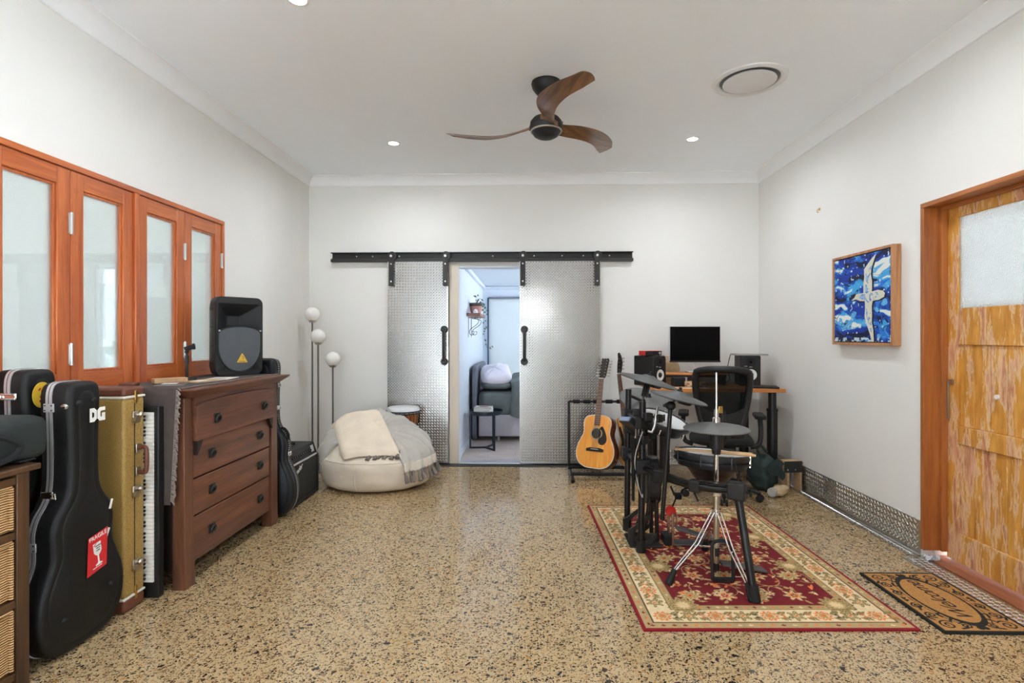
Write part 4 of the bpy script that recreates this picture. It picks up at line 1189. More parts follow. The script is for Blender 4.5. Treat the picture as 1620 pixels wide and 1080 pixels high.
# --- guitar-shaped hard cases
CASE = [(0.0, 0.0), (0.10, 0.004), (0.165, 0.03), (0.207, 0.09), (0.224, 0.17), (0.216, 0.26), (0.182, 0.345), (0.160, 0.40), (0.158, 0.455), (0.162, 0.515), (0.145, 0.575), (0.108, 0.625), (0.085, 0.675), (0.078, 0.75), (0.078, 0.88), (0.082, 1.0), (0.084, 1.07), (0.074, 1.112), (0.05, 1.128), (0.0, 1.13)]
case_half = spline(CASE, 4)
case_out = mirror_outline(case_half)
case_out = [p for i, p in enumerate(case_out) if i == 0 or (Vector(p) - Vector(case_out[i - 1])).length > 1e-4]
def hard_case(name, label, loc, rz, thick, mat, seam_mat, sc=1.0, tilt=0.0, seam_at=0.42, lid=True, scw=None):
    """stands on end; local x across, local z up, front face towards local -y"""
    t = thing(name, label, 'guitar case', loc, 0, None, (tilt, 0, R(rz)))
    o = [(a * (scw or sc), c * sc) for a, c in case_out]
    M = basis((0, 0, 0.004), (1, 0, 0), (0, 0, 1))      # local z of the prism -> -y
    MB().prism(o, 0, thick, M).build('shell', mat, t, 0.024, 4, 50, 60)
    if lid:
        H_ = 1.13 * sc
        ins = lambda d: [(math.copysign(max(abs(a) - d, abs(a) * 0.35), a), d + c * (H_ - 2 * d) / H_) for a, c in o]
        i1 = ins(0.038); i2 = ins(0.05)
        mb = MB(); k = len(i1)
        vs = [(a, c, thick - 0.001) for a, c in i1] + [(a, c, thick + 0.006) for a, c in i2]
        mb.add(vs, [tuple(range(k, 2 * k))] + [(i, (i + 1) % k, k + (i + 1) % k, k + i) for i in range(k)], M)
        mb.build('lid_panel', mat, t, smooth=60)
    s0 = thick * seam_at
    MB().ring(offset_outline(o, 0.0035), offset_outline(o, -0.006), s0 - 0.013, s0 + 0.013, M).build('seam_band', seam_mat, t, smooth=60)
    MB().ring(offset_outline(o, 0.0045), offset_outline(o, -0.006), s0 - 0.001, s0 + 0.001, M).build('seam_gasket', 'black_rubber', t, smooth=60)
    return t, o, M
def latch(t, x, z, s0, side, mat='chrome'):
    sx = side
    mb = MB().box(x - 0.004, x + 0.010 * sx if sx > 0 else x + 0.004, -s0 - 0.026, -s0 + 0.026, z - 0.016, z + 0.016) if sx > 0 else MB().box(x - 0.010, x + 0.004, -s0 - 0.026, -s0 + 0.026, z - 0.016, z + 0.016)
    q = mb.build('latch', mat, t, 0.003)
    MB().tube([(x + sx * 0.008, -s0 - 0.02, z - 0.008), (x + sx * 0.016, -s0 - 0.045, z - 0.010), (x + sx * 0.016, -s0 - 0.045, z + 0.010), (x + sx * 0.008, -s0 - 0.02, z + 0.008)], 0.0035, 8).build('catch', mat, q)
    return q
# front black case: face towards the room (+x)
t1, o1, M1 = hard_case('guitar_case', 'black hard guitar case with red FRAGILE sticker, standing beside the wicker unit', (-2.045, 2.255, 0.0), 90, 0.14, 'case_black', 'seam_silver', seam_at=0.36)
s1 = 0.14 * 0.36
latch(t1, -0.088, 0.665, s1, -1); latch(t1, 0.09, 0.665, s1, 1)
for x, z, sd in ((-0.163, 0.475, -1), (-0.082, 1.03, -1), (-0.222, 0.135, -1)):
    mb = MB().box(min(x, x + sd * 0.007), max(x, x + sd * 0.007), -s1 - 0.022, -s1 + 0.022, z - 0.018, z + 0.018)
    q = mb.build('hinge', 'seam_silver', t1, 0.002)
    for a in (-0.014, 0.014):
        for c in (-0.01, 0.01):
            MB().cyl((x + sd * 0.006, -s1 + a, z + c), (x + sd * 0.009, -s1 + a, z + c), 0.003, n=6).build('rivet', 'black_rubber', q)
for x, z in ((-0.045, 1.045), (0.03, 1.05), (-0.12, 0.16), (0.125, 0.20)):
    MB().lathe([(0.0, 0.012), (0.008, 0.010), (0.012, 0.004), (0.013, -0.004)], 14, basis((x, -0.1455, z), (1, 0, 0), (0, 0, 1)), cap=False).build('stud', 'black_rubber', t1)
for x, y, z in ((-0.084, -0.115, 1.035), (-0.207, -0.118, 0.22)):
    MB().lathe([(0.0, 0.008), (0.010, 0.007), (0.013, 0.003), (0.014, -0.006)], 14, basis((x, y, z), (0, -1, 0), (0, 0, 1)), cap=False).build('rivet', 'chrome', t1)
MB().tube(spline([(0.165, -0.07, 0.50), (0.19, -0.07, 0.525), (0.185, -0.07, 0.575), (0.15, -0.07, 0.60)], 5), 0.009, 8).build('handle', 'black_soft', t1)
# stickers on its face (face plane local y = -0.146)
def face(x, z, t=-0.1505): return basis((x, t, z), (1, 0, 0), (0, 0, 1))
fs = MB().prism([(-0.056, -0.09), (0.05, -0.072), (0.056, 0.096), (-0.05, 0.076)], 0, 0.0008, face(0.045, 0.375)).build('fragile_sticker', 'print_red', t1)
RT = Matrix.Rotation(R(8), 4, 'Z')
text('sticker_text', 'FRAGILE', 0.026, 'print_white', fs, face(0.047, 0.446, -0.1516) @ RT)
gl = [(-0.021, 0.048), (0.021, 0.048), (0.021, 0.008), (0.013, -0.004), (0.004, -0.010), (0.004, -0.042), (0.018, -0.048), (0.018, -0.053), (-0.018, -0.053), (-0.018, -0.048), (-0.004, -0.042), (-0.004, -0.010), (-0.013, -0.004), (-0.021, 0.008)]
MB().prism(gl, 0, 0.0006, face(0.046, 0.372, -0.1516) @ RT).build('glass_symbol', 'print_white', fs)
for k, w in enumerate(('HANDLE', 'WITH', 'CARE')):
    text('sticker_text', w, 0.0085, 'print_black', fs, face(0.046, 0.406 - k * 0.0105, -0.1526) @ RT)
MB().prism([(-0.016, 0.036), (-0.002, 0.048), (-0.006, 0.048), (-0.02, 0.04)], 0, 0.0004, face(0.046, 0.372, -0.1528) @ RT).build('crack_mark', 'print_red', fs)
text('sticker_text', 'thanks for your care', 0.006, 'print_white', fs, face(0.044, 0.312, -0.1516) @ RT)
# skate-style monogram decal
lg = MB()
def gl_(p, dx=0, flip=1): lg.prism([(flip * a + dx, c) for a, c in p], 0, 0.0008, face(0.045, 0.985))
gl_([(-0.042, 0.03), (-0.018, 0.03), (-0.004, 0.018), (-0.004, -0.018), (-0.018, -0.03), (-0.042, -0.03), (-0.042, -0.012), (-0.024, -0.012), (-0.018, -0.008), (-0.018, 0.008), (-0.024, 0.012), (-0.042, 0.012)])
gl_([(0.042, 0.03), (0.012, 0.03), (0.0, 0.018), (0.0, -0.018), (0.012, -0.03), (0.042, -0.03), (0.042, 0.004), (0.024, 0.004), (0.024, -0.013), (0.018, -0.013), (0.015, -0.008), (0.015, 0.010), (0.02, 0.014), (0.042, 0.014)])
gl_([(-0.042, -0.0125), (-0.030, -0.0125), (-0.030, 0.0125), (-0.042, 0.0125)])
lg.build('white_decal', 'print_white', t1)
for a, c, r_ in ((0.155, 0.44, 0.9), (0.175, 0.565, 0.6)):
    MB().box(-0.006, 0.006, -0.0008, 0.0008, -0.022, 0.022, Matrix.Translation((a - 0.05, -0.1475, c)) @ Matrix.Rotation(r_ * 0.5, 4, 'Y')).build('white_tape', 'print_white', t1)

# second black case, behind it against the window wall
t2, o2, M2 = hard_case('guitar_case', 'black hard case with round yellow sticker, behind the soft green bag', (-2.262, 2.264, 0.0), 90, 0.15, 'case_black', 'seam_silver', 1.045, seam_at=0.5, scw=0.95)
q = MB().box(-0.089, -0.079, -0.12, -0.045, 1.06, 1.09).build('latch', 'chrome', t2, 0.004)
MB().tube([(-0.089, -0.115, 1.066), (-0.095, -0.06, 1.066), (-0.095, -0.06, 1.084), (-0.089, -0.115, 1.084)], 0.004, 8).build('catch', 'chrome', q)
st = MB().prism(circle(0.046, 28, 0, 0, 0.056), 0, 0.0012, basis((-0.008, -0.1565, 1.075), (1, 0, 0), (0, 0, 1))).build('round_sticker', 'print_yellow', t2)
MB().ring(circle(0.043, 28, 0, 0, 0.053), circle(0.039, 28, 0, 0, 0.049), 0, 0.0006, basis((-0.008, -0.158, 1.075), (1, 0, 0), (0, 0, 1))).build('sticker_ring', 'logo_gold', st)
for x, z, w, h, a in ((0.004, 1.062, 0.014, 0.018, 0.3), (-0.012, 1.068, 0.008, 0.006, 0.1), (-0.014, 1.048, 0.009, 0.006, -0.4), (0.0, 1.098, 0.016, 0.005, 0.5), (-0.02, 1.1, 0.008, 0.004, 0.8)):
    MB().prism([(w * math.cos(2 * math.pi * k / 10), h * math.sin(2 * math.pi * k / 10)) for k in range(10)], 0, 0.0006, basis((x, -0.158, z), (1, 0, 0), (0, 0, 1)) @ Matrix.Rotation(a, 4, 'Z')).build('sticker_print', 'print_red', st)

# tweed case on end
tw = thing('tweed_case', 'mustard tweed guitar case with brown leather ends, standing on end', 'guitar case', (-2.08, 2.56, 0))
x0, x1, y0, y1 = -2.25, -1.915, 2.482, 2.622
bw(MB().box(x0 + 0.002, x1 - 0.002, y0 + 0.002, y1 - 0.002, 0.072, 1.030), 'body', 'tweed', tw, 0.012, 3)
for a, c in ((0.001, 0.062), (1.04, 1.082)):
    bw(MB().box(x0, x1, y0, y1, a, c), 'leather_end', 'brown_leather', tw, 0.014, 3)
for z in (0.067, 1.035):
    bw(MB().box(x0 - 0.001, x1 + 0.002, y0 - 0.002, y1 + 0.001, z - 0.006, z + 0.006), 'piping', 'white_piping', tw, 0.004)
bw(MB().box(x1 - 0.003, x1 - 0.0005, 2.550, 2.554, 0.075, 1.028), 'lid_joint', 'print_black', tw)
for z in (0.935, 0.57, 0.21):
    q = bw(MB().box(x1 - 0.002, x1 + 0.006, 2.535, 2.585, z - 0.028, z + 0.028), 'latch', 'nickel', tw, 0.003)
    bw(MB().sphere((x1 + 0.012, 2.572, z + 0.010), 0.014, 12, 8), 'latch_knob', 'nickel', q)
    bw(MB().cyl((x1 + 0.004, 2.545, z - 0.012), (x1 + 0.022, 2.545, z - 0.012), 0.015, n=14), 'latch_disc', 'nickel', q)
for z in (0.78, 0.665):
    bw(MB().box(x1 - 0.002, x1 + 0.006, 2.555, 2.585, z - 0.022, z + 0.022), 'handle_plate', 'nickel', tw, 0.003)
bw(MB().tube(spline([(x1 + 0.004, 2.57, 0.782), (x1 + 0.035, 2.57, 0.785), (x1 + 0.045, 2.57, 0.765), (x1 + 0.045, 2.57, 0.68), (x1 + 0.035, 2.57, 0.66), (x1 + 0.004, 2.57, 0.663)], 5), 0.0105, 8), 'handle', 'brown_leather', tw)
for z in (1.03, 0.075):
    bw(MB().box(x1 - 0.004, x1 + 0.004, 2.55, 2.566, z - 0.03, z + 0.035), 'end_clip', 'brass', tw, 0.002)

# keyboard on its end
kb = thing('electric_keyboard', 'electric piano keyboard standing upright between tweed case and chest', 'keyboard', (-2.06, 2.66, 0))
bw(MB().box(-2.22, -1.862, 2.645, 2.688, 0.002, 0.972), 'body', 'black_plastic', kb, 0.006)
nk = 45; zz0, zz1 = 0.085, 0.945; kh = (zz1 - zz0) / nk
me = MB().box(-0.075, 0.0, -0.010, 0.0, 0.0007, kh - 0.0007).mesh('white_key', 0.0012, 1)
mk = MB().box(-0.098, -0.034, -0.019, -0.008, -kh * 0.28, kh * 0.28).mesh('black_key', 0.0015, 1)
for k in range(nk):
    q = obj('white_key', me, 'white_plastic', kb); q.location = (-1.884 + 2.06, 2.645 - 2.66, zz0 + k * kh)
    if k % 7 not in (2, 6) and k < nk - 1:
        q = obj('black_key', mk, 'key_black', kb); q.location = (-1.884 + 2.06 - 0.003, 2.645 - 2.66, zz0 + (k + 1) * kh)

# --- chest of drawers
ch = thing('chest_of_drawers', 'brown wooden chest of four drawers with flared top and black ring pulls', 'chest of drawers', (-2.0, 3.245, 0))
def post(x0, x1, y0, y1, dy):
    mb = MB(); z1 = 1.004
    vs = [(x0, y0, 0), (x1, y0, 0), (x1, y1, 0), (x0, y1, 0)]
    a = 0.012
    yy0, yy1 = (y0 + (0.0 if dy > 0 else 0.02), y1 - (0.02 if dy > 0 else 0.0))
    vs += [(x0, yy0, z1), (x1 - 0.008, yy0, z1), (x1 - 0.008, yy1, z1), (x0, yy1, z1)]
    mb.add(vs, [(0, 3, 2, 1), (4, 5, 6, 7), (0, 1, 5, 4), (1, 2, 6, 5), (2, 3, 7, 6), (3, 0, 4, 7)])
    bw(mb, 'post', 'chest_wood', ch, 0.003)
post(-1.848, -1.778, 2.728, 2.812, 1); post(-1.848, -1.778, 3.668, 3.762, -1)
post(-2.24, -2.18, 2.728, 2.80, 1); post(-2.24, -2.18, 3.69, 3.762, -1)
bw(MB().box(-2.18, -1.849, 2.742, 2.756, 0.10, 1.0), 'side_panel', 'chest_dark', ch)
bw(MB().box(-2.18, -1.849, 3.735, 3.75, 0.10, 1.0), 'side_panel', 'chest_wood', ch)
bw(MB().box(-2.22, -1.86, 2.757, 3.734, 0.09, 0.985), 'carcass', 'chest_dark', ch)
# flared top
mb = MB()
vs = [(-2.25, 2.745, 1.005), (-1.752, 2.745, 1.005), (-1.752, 3.735, 1.005), (-2.25, 3.735, 1.005), (-2.25, 2.70, 1.046), (-1.70, 2.70, 1.046), (-1.70, 3.785, 1.046), (-2.25, 3.785, 1.046), (-2.25, 2.70, 1.056), (-1.70, 2.70, 1.056), (-1.70, 3.785, 1.056), (-2.25, 3.785, 1.056)]
mb.add(vs, [(0, 3, 2, 1), (8, 9, 10, 11)] + [(i, (i + 1) % 4, 4 + (i + 1) % 4, 4 + i) for i in range(4)] + [(4 + i, 4 + (i + 1) % 4, 8 + (i + 1) % 4, 8 + i) for i in range(4)])
bw(mb, 'top_board', 'chest_wood_h', ch, 0.002, 1)
bw(MB().prism([(2.80, 1.004), (3.68, 1.004), (3.68, 0.955)] + [(3.24 + 0.44 * math.cos(R(a)), 0.955 + 0.028 * math.sin(R(a))) for a in range(0, 181, 12)], 0, 0.015, basis((-1.79, 0, 0), (0, 1, 0), (0, 0, 1))), 'apron', 'chest_wood_h', ch)
def pull(y, z, x, par):
    p = bw(MB().box(x, x + 0.004, y - 0.03, y + 0.03, z - 0.026, z + 0.026), 'pull_plate', 'steel_black', par, 0.0015)
    bw(MB().tube([(x + 0.010 + 0.004 * math.sin(a), y + 0.024 * math.cos(a), z - 0.005 + 0.020 * math.sin(a)) for a in np.linspace(0, 2 * math.pi, 20)[:-1]], 0.0055, 8, True), 'ring_pull', 'steel_black', p)
    bw(MB().cyl((x + 0.003, y, z + 0.010), (x + 0.015, y, z + 0.010), 0.006, n=10), 'boss', 'steel_black', p)
for k, (z0, z1) in enumerate(((0.767, 0.955), (0.562, 0.760), (0.360, 0.557), (0.112, 0.355))):
    if k == 0:
        out = [(2.806, z0), (3.674, z0), (3.674, z1)] + [(3.24 + 0.434 * math.cos(R(a)), z1 + 0.026 * math.sin(R(a))) for a in range(10, 171, 10)] + [(2.806, z1)]
        d = bw(MB().prism(out, 0, 0.09, basis((-1.852, 0, 0), (0, 1, 0), (0, 0, 1))), 'drawer', 'chest_wood_h', ch, 0.002, 1)
        xf = -1.762
    else:
        d = bw(MB().box(-1.86, -1.792, 2.815, 3.664, z0 + 0.002, z1 - 0.002), 'drawer', 'chest_wood_h', ch, 0.0025, 1)
        xf = -1.792
    for y in (2.985, 3.53): pull(y, (z0 + z1) / 2 + 0.005, xf, d)
for y, sg in ((2.815, 1), (3.664, -1)):
    bw(MB().prism([(0, 0), (sg * 0.05, 0), (sg * 0.035, -0.03), (sg * 0.012, -0.06), (0, -0.075)], 0, 0.022, basis((-1.79, y, 0.765), (0, 1, 0), (0, 0, 1))), 'corbel', 'chest_dark', ch)

# fringed runner over the chest, hanging down its near end
ru = thing('table_runner', 'grey-brown fringed cloth over the chest, hanging down its near end', 'cloth', (-2.0, 3.2, 1.057))
def runf(uu, vv, l):
    s_ = uu * 1.65; x = -2.235 + 0.44 * vv; w = 0.004 * math.sin(17 * vv + 3 * s_)
    th = 0.0 if l else 0.003
    if s_ < 1.05:
        return (x, 3.745 - s_, 1.0575 + th)
    d = s_ - 1.05; shr = 1 - 0.1 * d
    return (-2.02 + (x + 0.02 - 0.025 + 2.02) * shr - 0.03 * d, 2.695 - 0.0035 - th - max(0, 0.0), 1.060 - d) if d > 0.004 else (x, 2.694 - th, 1.058 + th)
bw(MB().grid(runf, 110, 14, thick=True), 'cloth', 'runner_cloth', ru, smooth=60)
fr = MB(); rg = random.Random(4)
for k in range(230):
    s_ = k / 229 * 1.05; p = Vector((-1.795, 3.745 - s_, 1.0605)); fr.tube([p, p + Vector((0.012, rg.uniform(-.006, .006), 0.002)), p + Vector((0.026, rg.uniform(-.010, .010), rg.uniform(-0.001, 0.004)))], 0.0016, 4)
for k in range(170):
    d = k / 169 * 0.58; p = Vector(runf((1.05 + d) / 1.65, 1.0, 0)); fr.tube([p, p + Vector((0.010, rg.uniform(-.004, .002), rg.uniform(-.012, .006))), p + Vector((rg.uniform(0.014, 0.026), rg.uniform(-.006, .002), rg.uniform(-.03, .0)))], 0.002, 4)
fo = bw(fr, 'fringe', 'runner_fringe', ru, smooth=60); fo['kind'] = 'stuff'

# --- powered loudspeaker on the chest
sp = thing('loudspeaker', 'black moulded loudspeaker with grey grille and gold triangle badge', 'speaker', (-2.06, 3.47, 1.0625), 52)
SW, SH, SD = 0.315, 0.535, 0.24
def shell(uu, vv):
    """rounded rectangle rings from the front edge to the narrower back"""
    o = rrect(SW, SH, 0.045, 6); k = int(round(uu * len(o))) % len(o)
    s_ = 1 - 0.34 * max(0, vv - 0.35) / 0.65; hs = 1 - 0.10 * max(0, vv - 0.35) / 0.65
    return (SW / 2 + o[k][0] * s_, vv * SD, SH / 2 + o[k][1] * hs)
nn = len(rrect(SW, SH, 0.045, 6))
mb = MB().grid(shell, nn, 8, closed_u=True)
k0 = 8 * nn; mb.f.append(tuple(k0 + i for i in range(nn)))
mb.build('cabinet', 'speaker_plastic', sp, smooth=40)
def baffle(uu, vv):
    x = (uu - 0.5) * (SW - 0.006); z = (vv - 0.5) * (SH - 0.006)
    hx, hz = SW / 2 - 0.003, SH / 2 - 0.003; r = 0.042
    ax, az = abs(x), abs(z)
    if ax > hx - r and az > hz - r:       # pull the square corners in to the rounded outline
        dx, dz = ax - (hx - r), az - (hz - r); m_ = max(dx, dz); L_ = math.hypot(dx, dz)
        if L_ > 1e-9: ax, az = hx - r + dx * m_ / L_, hz - r + dz * m_ / L_
    x, z = math.copysign(ax, x), math.copysign(az, z)
    cz = 0.105
    fx = abs(x) / 0.142; f1_ = (z - cz) / 0.118 if z > cz else (cz - z) / (0.075 + 0.03 * (1 - min(1, fx)) )
    dep = max(0.0, 1 - max(fx, f1_)) * 0.15
    dep = min(dep, 0.105)
    return (SW / 2 + x, dep, SH / 2 + z)
MB().grid(baffle, 56, 90).build('front_baffle', 'speaker_plastic', sp, smooth=35)
def gr_out(n=20):
    o = [(-0.138, 0.02)]
    o = [(0.138 * math.cos(a), 0.012 + 0.052 * math.sin(a)) for a in np.linspace(0, math.pi, n)]
    o += [(-0.138 * math.cos(t) if False else 0.138 * math.cos(a), -0.072 + 0.168 * math.sin(a)) for a in np.linspace(math.pi + 0.02, 2 * math.pi - 0.02, n)]
    return o
MB().prism(gr_out(), 0, 0.010, basis((SW / 2, 0.002, SH / 2), (1, 0, 0), (0, 0, 1))).build('grille', 'grille_grey', sp, 0.003)
MB().ring(offset_outline(gr_out(), 0.007), gr_out(), 0, 0.013, basis((SW / 2, 0.002, SH / 2), (1, 0, 0), (0, 0, 1))).build('grille_frame', 'speaker_plastic', sp, 0.002)
bd = MB().prism([(-0.036, -0.028), (0.036, -0.028), (0.036, -0.024), (0.004, 0.034), (-0.004, 0.034), (-0.036, -0.024)], 0, 0.003, basis((SW / 2 + 0.012, -0.008, 0.115), (1, 0, 0), (0, 0, 1))).build('badge', 'logo_gold', sp, 0.002)
text('badge_text', 'behringer', 0.011, 'print_black', bd, basis((SW / 2 + 0.012, -0.0116, 0.096), (1, 0, 0), (0, 0, 1)), 0.0003)
MB().tube([(SW / 2 + 0.012 + 0.008 * math.cos(a), -0.0115, 0.122 + 0.010 * math.sin(a)) for a in np.linspace(-1.2, 1.8, 9)], 0.0013, 5).build('badge_mark', 'print_black', bd)
for sx in (-1, 1):
    for k in range(3):
        x = SW / 2 + sx * (0.125 - k * 0.014)
        MB().box(-0.003, 0.003, -0.003, 0.004, -0.032, 0.032, Matrix.Translation((x, -0.001, 0.05 + 0.005 * k)) @ Matrix.Rotation(sx * 0.7 * (1 if k % 2 else -1), 4, 'Y')).build('port_rib', 'black_plastic', sp)
for z in (0.09, 0.205, 0.33, 0.45):
    MB().box(-0.0015, 0.01, 0.03, 0.085, z - 0.006, z + 0.006).build('side_slot', 'print_black', sp, 0.002)
for x in (0.022, SW - 0.022):
    MB().cyl((x, -0.002, 0.305), (x, -0.014, 0.305), 0.006, n=10).build('screw', 'steel', sp)

# small things lying on the runner
ms = thing('microphone_stand', 'short black microphone stand with clip on the chest', 'microphone stand', (-2.10, 3.235, 1.061))
MB().lathe([(0.0, 0.0), (0.055, 0.0), (0.052, 0.010), (0.012, 0.016), (0.0, 0.017)], 24, cap=False).build('base', 'black_plastic', ms)
MB().cyl((0, 0, 0.01), (0, 0, 0.17), 0.008, n=10).cyl((0, 0, 0.10), (0, 0, 0.15), 0.012, n=10).build('pole', 'black_tube', ms)
MB().cyl((-0.004, -0.012, 0.185), (0.028, 0.014, 0.205), 0.017, 0.014, 12).sphere((0, 0, 0.172), 0.012, 10, 8).cyl((0.026, 0.012, 0.204), (0.038, 0.022, 0.206), 0.019, 0.019, 12).build('clip', 'black_rubber', ms)
o = MB().box(-0.03, 0.03, -0.085, 0.085, 0.0, 0.028).build('wooden_block', 'plywood', None, 0.003)
o.location = (-2.06, 3.02, 1.061); o.rotation_euler = (0, 0, R(-40)); tag(o, 'pale wooden block with a row of notches on the chest', 'block')
o2 = MB()
for k in range(8): o2.box(-0.031, -0.027, -0.075 + k * 0.02, -0.062 + k * 0.02, 0.008, 0.02)
o2.build('notches', 'print_black', o)
o = MB().box(-0.035, 0.035, -0.05, 0.05, 0.0, 0.02).build('wallet', 'brown_leather', None, 0.006); o.location = (-2.13, 2.80, 1.061); o.rotation_euler = (0, 0, R(20)); tag(o, 'folded dark brown leather wallet at the near end of the chest', 'wallet')
for k, (x, y, rz, w, h, mt, lb) in enumerate(((-1.985, 2.93, 24, 0.14, 0.19, 'pot_dark', 'dark paper booklet lying nearest the front of the chest'), (-1.93, 3.12, -14, 0.13, 0.2, 'tan_card', 'tan paper booklet lying in the middle of the chest'), (-1.92, 3.30, 8, 0.14, 0.19, 'paper_white', 'white paper booklet lying beside the loudspeaker'))):
    b_ = thing('booklet', lb, 'booklet', (x, y, 1.0612), rz)
    MB().box(-w / 2, w / 2, -h / 2, h / 2, 0, 0.003).build('pages', 'paper_white', b_, 0.0008)
    MB().box(-w / 2 - 0.001, w / 2 + 0.001, -h / 2 - 0.001, h / 2 + 0.001, 0.0032, 0.0045).build('cover', mt, b_)
    MB().box(-w / 3, w / 5, -h / 4, h / 6, 0.0046, 0.005).build('cover_print', 'paper_white' if mt != 'paper_white' else 'throw_grey', b_)

# --- guitar case beyond the chest, and the amplifier
t3, o3, M3 = hard_case('guitar_case', 'black guitar case with pale stitched edge, between chest and amplifier', (-1.925, 3.955, 0.0), 0, 0.125, 'case_black_lit_blue', 'black_rubber', 1.025, seam_at=0.5)
so = offset_outline([(a * 1.025, c * 1.025) for a, c in case_out], 0.005)
stm = MB(); k = len(so)
for i in range(k):
    a, c = so[i], so[(i + 1) % k]; L = math.hypot(c[0] - a[0], c[1] - a[1]); n_ = max(1, int(L / 0.009))
    for j in range(n_):
        f0, f1 = j / n_, (j + 0.55) / n_
        p = [(a[0] + (c[0] - a[0]) * f, c[1] * f + a[1] * (1 - f)) for f in (f0, f1)]
        for yy in (-0.056, -0.069):
            stm.bar((p[0][0], yy, p[0][1] + 0.004), (p[1][0], yy, p[1][1] + 0.004), 0.0025, 0.0025)
q = stm.build('stitching', 'stitch_grey', t3, smooth=0); q['kind'] = 'stuff'
for x, z in ((0.088, 0.97), (0.082, 0.80), (0.168, 0.46), (0.16, 0.05)):
    q = MB().box(x - 0.002, x + 0.010, -0.085, -0.04, z - 0.016, z + 0.016).build('latch', 'chrome', t3, 0.003)
    MB().tube([(x + 0.010, -0.075, z - 0.008), (x + 0.018, -0.06, z - 0.008), (x + 0.018, -0.06, z + 0.008), (x + 0.010, -0.075, z + 0.008)], 0.003, 6).build('catch', 'chrome', q)
MB().tube(spline([(0.10, -0.062, 0.645), (0.135, -0.062, 0.645), (0.165, -0.062, 0.60), (0.158, -0.062, 0.565)], 5), 0.010, 8).build('handle', 'black_soft', t3)

am = thing('guitar_amplifier', 'black combo guitar amplifier with slanted knob panel beside the bean bag', 'amplifier', (-1.78, 4.265, 0.0), 90)
AW, AD, AH = 0.50, 0.25, 0.43
side = [(0.0, 0.012), (AD, 0.012), (AD, AH), (0.045, AH), (0.012, 0.335), (0.0, 0.33)]
MB().prism([(0.022, 0.034), (AD, 0.034), (AD, AH - 0.002), (0.048, AH - 0.002), (0.030, 0.34), (0.022, 0.335)], -AW / 2 + 0.015, AW / 2 - 0.015, basis((0, 0, 0), (0, 1, 0), (0, 0, 1))).build('cabinet', 'amp_vinyl', am, 0.004)
for a, c in ((-AW / 2, -AW / 2 + 0.017), (AW / 2 - 0.017, AW / 2)):
    MB().prism(side, a, c, basis((0, 0, 0), (0, 1, 0), (0, 0, 1))).build('side_panel', 'amp_vinyl', am, 0.004)
MB().box(-AW / 2 + 0.017, AW / 2 - 0.017, 0.0, AD, 0.012, 0.034).build('bottom_board', 'amp_vinyl', am, 0.003)
MB().box(-AW / 2 + 0.018, AW / 2 - 0.018, 0.010, 0.0215, 0.036, 0.325).build('grille_cloth', 'amp_grille', am, 0.003)
MB().box(-AW / 2 + 0.018, AW / 2 - 0.018, 0.006, 0.02, 0.326, 0.338).build('trim_strip', 'seam_silver', am, 0.002)
pm = basis((0, 0.0295, 0.342), (1, 0, 0), Vector((0, 0.022, 0.088)))
MB().prism([(-AW / 2 + 0.018, 0), (AW / 2 - 0.018, 0), (AW / 2 - 0.018, 0.08), (-AW / 2 + 0.018, 0.08)], 0, 0.004, pm).build('control_panel', 'print_black', am)
MB().prism([(0.17, 0.012), (0.222, 0.012), (0.222, 0.066), (0.17, 0.066)], 0.004, 0.006, pm).build('input_plate', 'seam_silver', am)
for k in range(10):
    x = -0.205 + k * 0.038
    kb_ = MB().lathe([(0.013, 0.004), (0.012, 0.010), (0.008, 0.012), (0.007, 0.022), (0.0, 0.022)], 14, pm @ Matrix.Translation((x, 0.035, 0)), cap=False).build('knob', 'black_plastic', am)
    MB().prism([(-0.001, 0.0), (0.001, 0.0), (0.001, 0.007), (-0.001, 0.007)], 0.0221, 0.0228, pm @ Matrix.Translation((x, 0.035, 0))).build('pointer', 'print_white', kb_)
text('logo', 'Fender', 0.062, 'print_white', am, basis((-0.145, 0.0095, 0.27), (1, 0, 0), (0, 0, 1)) @ Matrix.Rotation(R(18), 4, 'Z'), 0.001, 0.5)
MB().tube([(-0.11, 0.15, AH - 0.002), (-0.10, 0.15, AH + 0.014), (0.0, 0.15, AH + 0.02), (0.10, 0.15, AH + 0.014), (0.11, 0.15, AH - 0.002)], 0.009, 8).build('handle', 'black_soft', am)
for x in (-0.2, 0.2):
    for y in (0.04, 0.21): MB().cyl((x, y, 0.0), (x, y, 0.013), 0.016, n=12).build('foot', 'black_rubber', am)

# ================================================================ LAMP, BEAN BAG, DRUM
fl = thing('floor_lamp', 'three-stemmed floor lamp with white glass globes in the left corner', 'floor lamp', (-2.04, 5.25, 0))
MB().lathe([(0.0, 0.0), (0.14, 0.0), (0.14, 0.012), (0.135, 0.018), (0.0, 0.02)], 36, cap=False).build('base', 'lamp_metal', fl)
for x, y, zg, bx in ((-0.093, 0.0, 1.549, -0.05), (-0.023, -0.03, 1.328, 0.0), (0.11, 0.01, 1.101, 0.05)):
    MB().tube([(x, y, 0.015), (x, y, 0.6), (x, y, zg - 0.07)], 0.0085, 10).build('stem', 'lamp_metal', fl)
    MB().lathe([(0.012, -0.085), (0.03, -0.08), (0.044, -0.06), (0.043, -0.056), (0.0, -0.056)], 24, Matrix.Translation((x, y, zg)), cap=False).build('holder', 'nickel', fl)
    MB().sphere((x, y, zg), 0.0735, 32, 20).build('globe', 'globe_glass', fl, smooth=80)

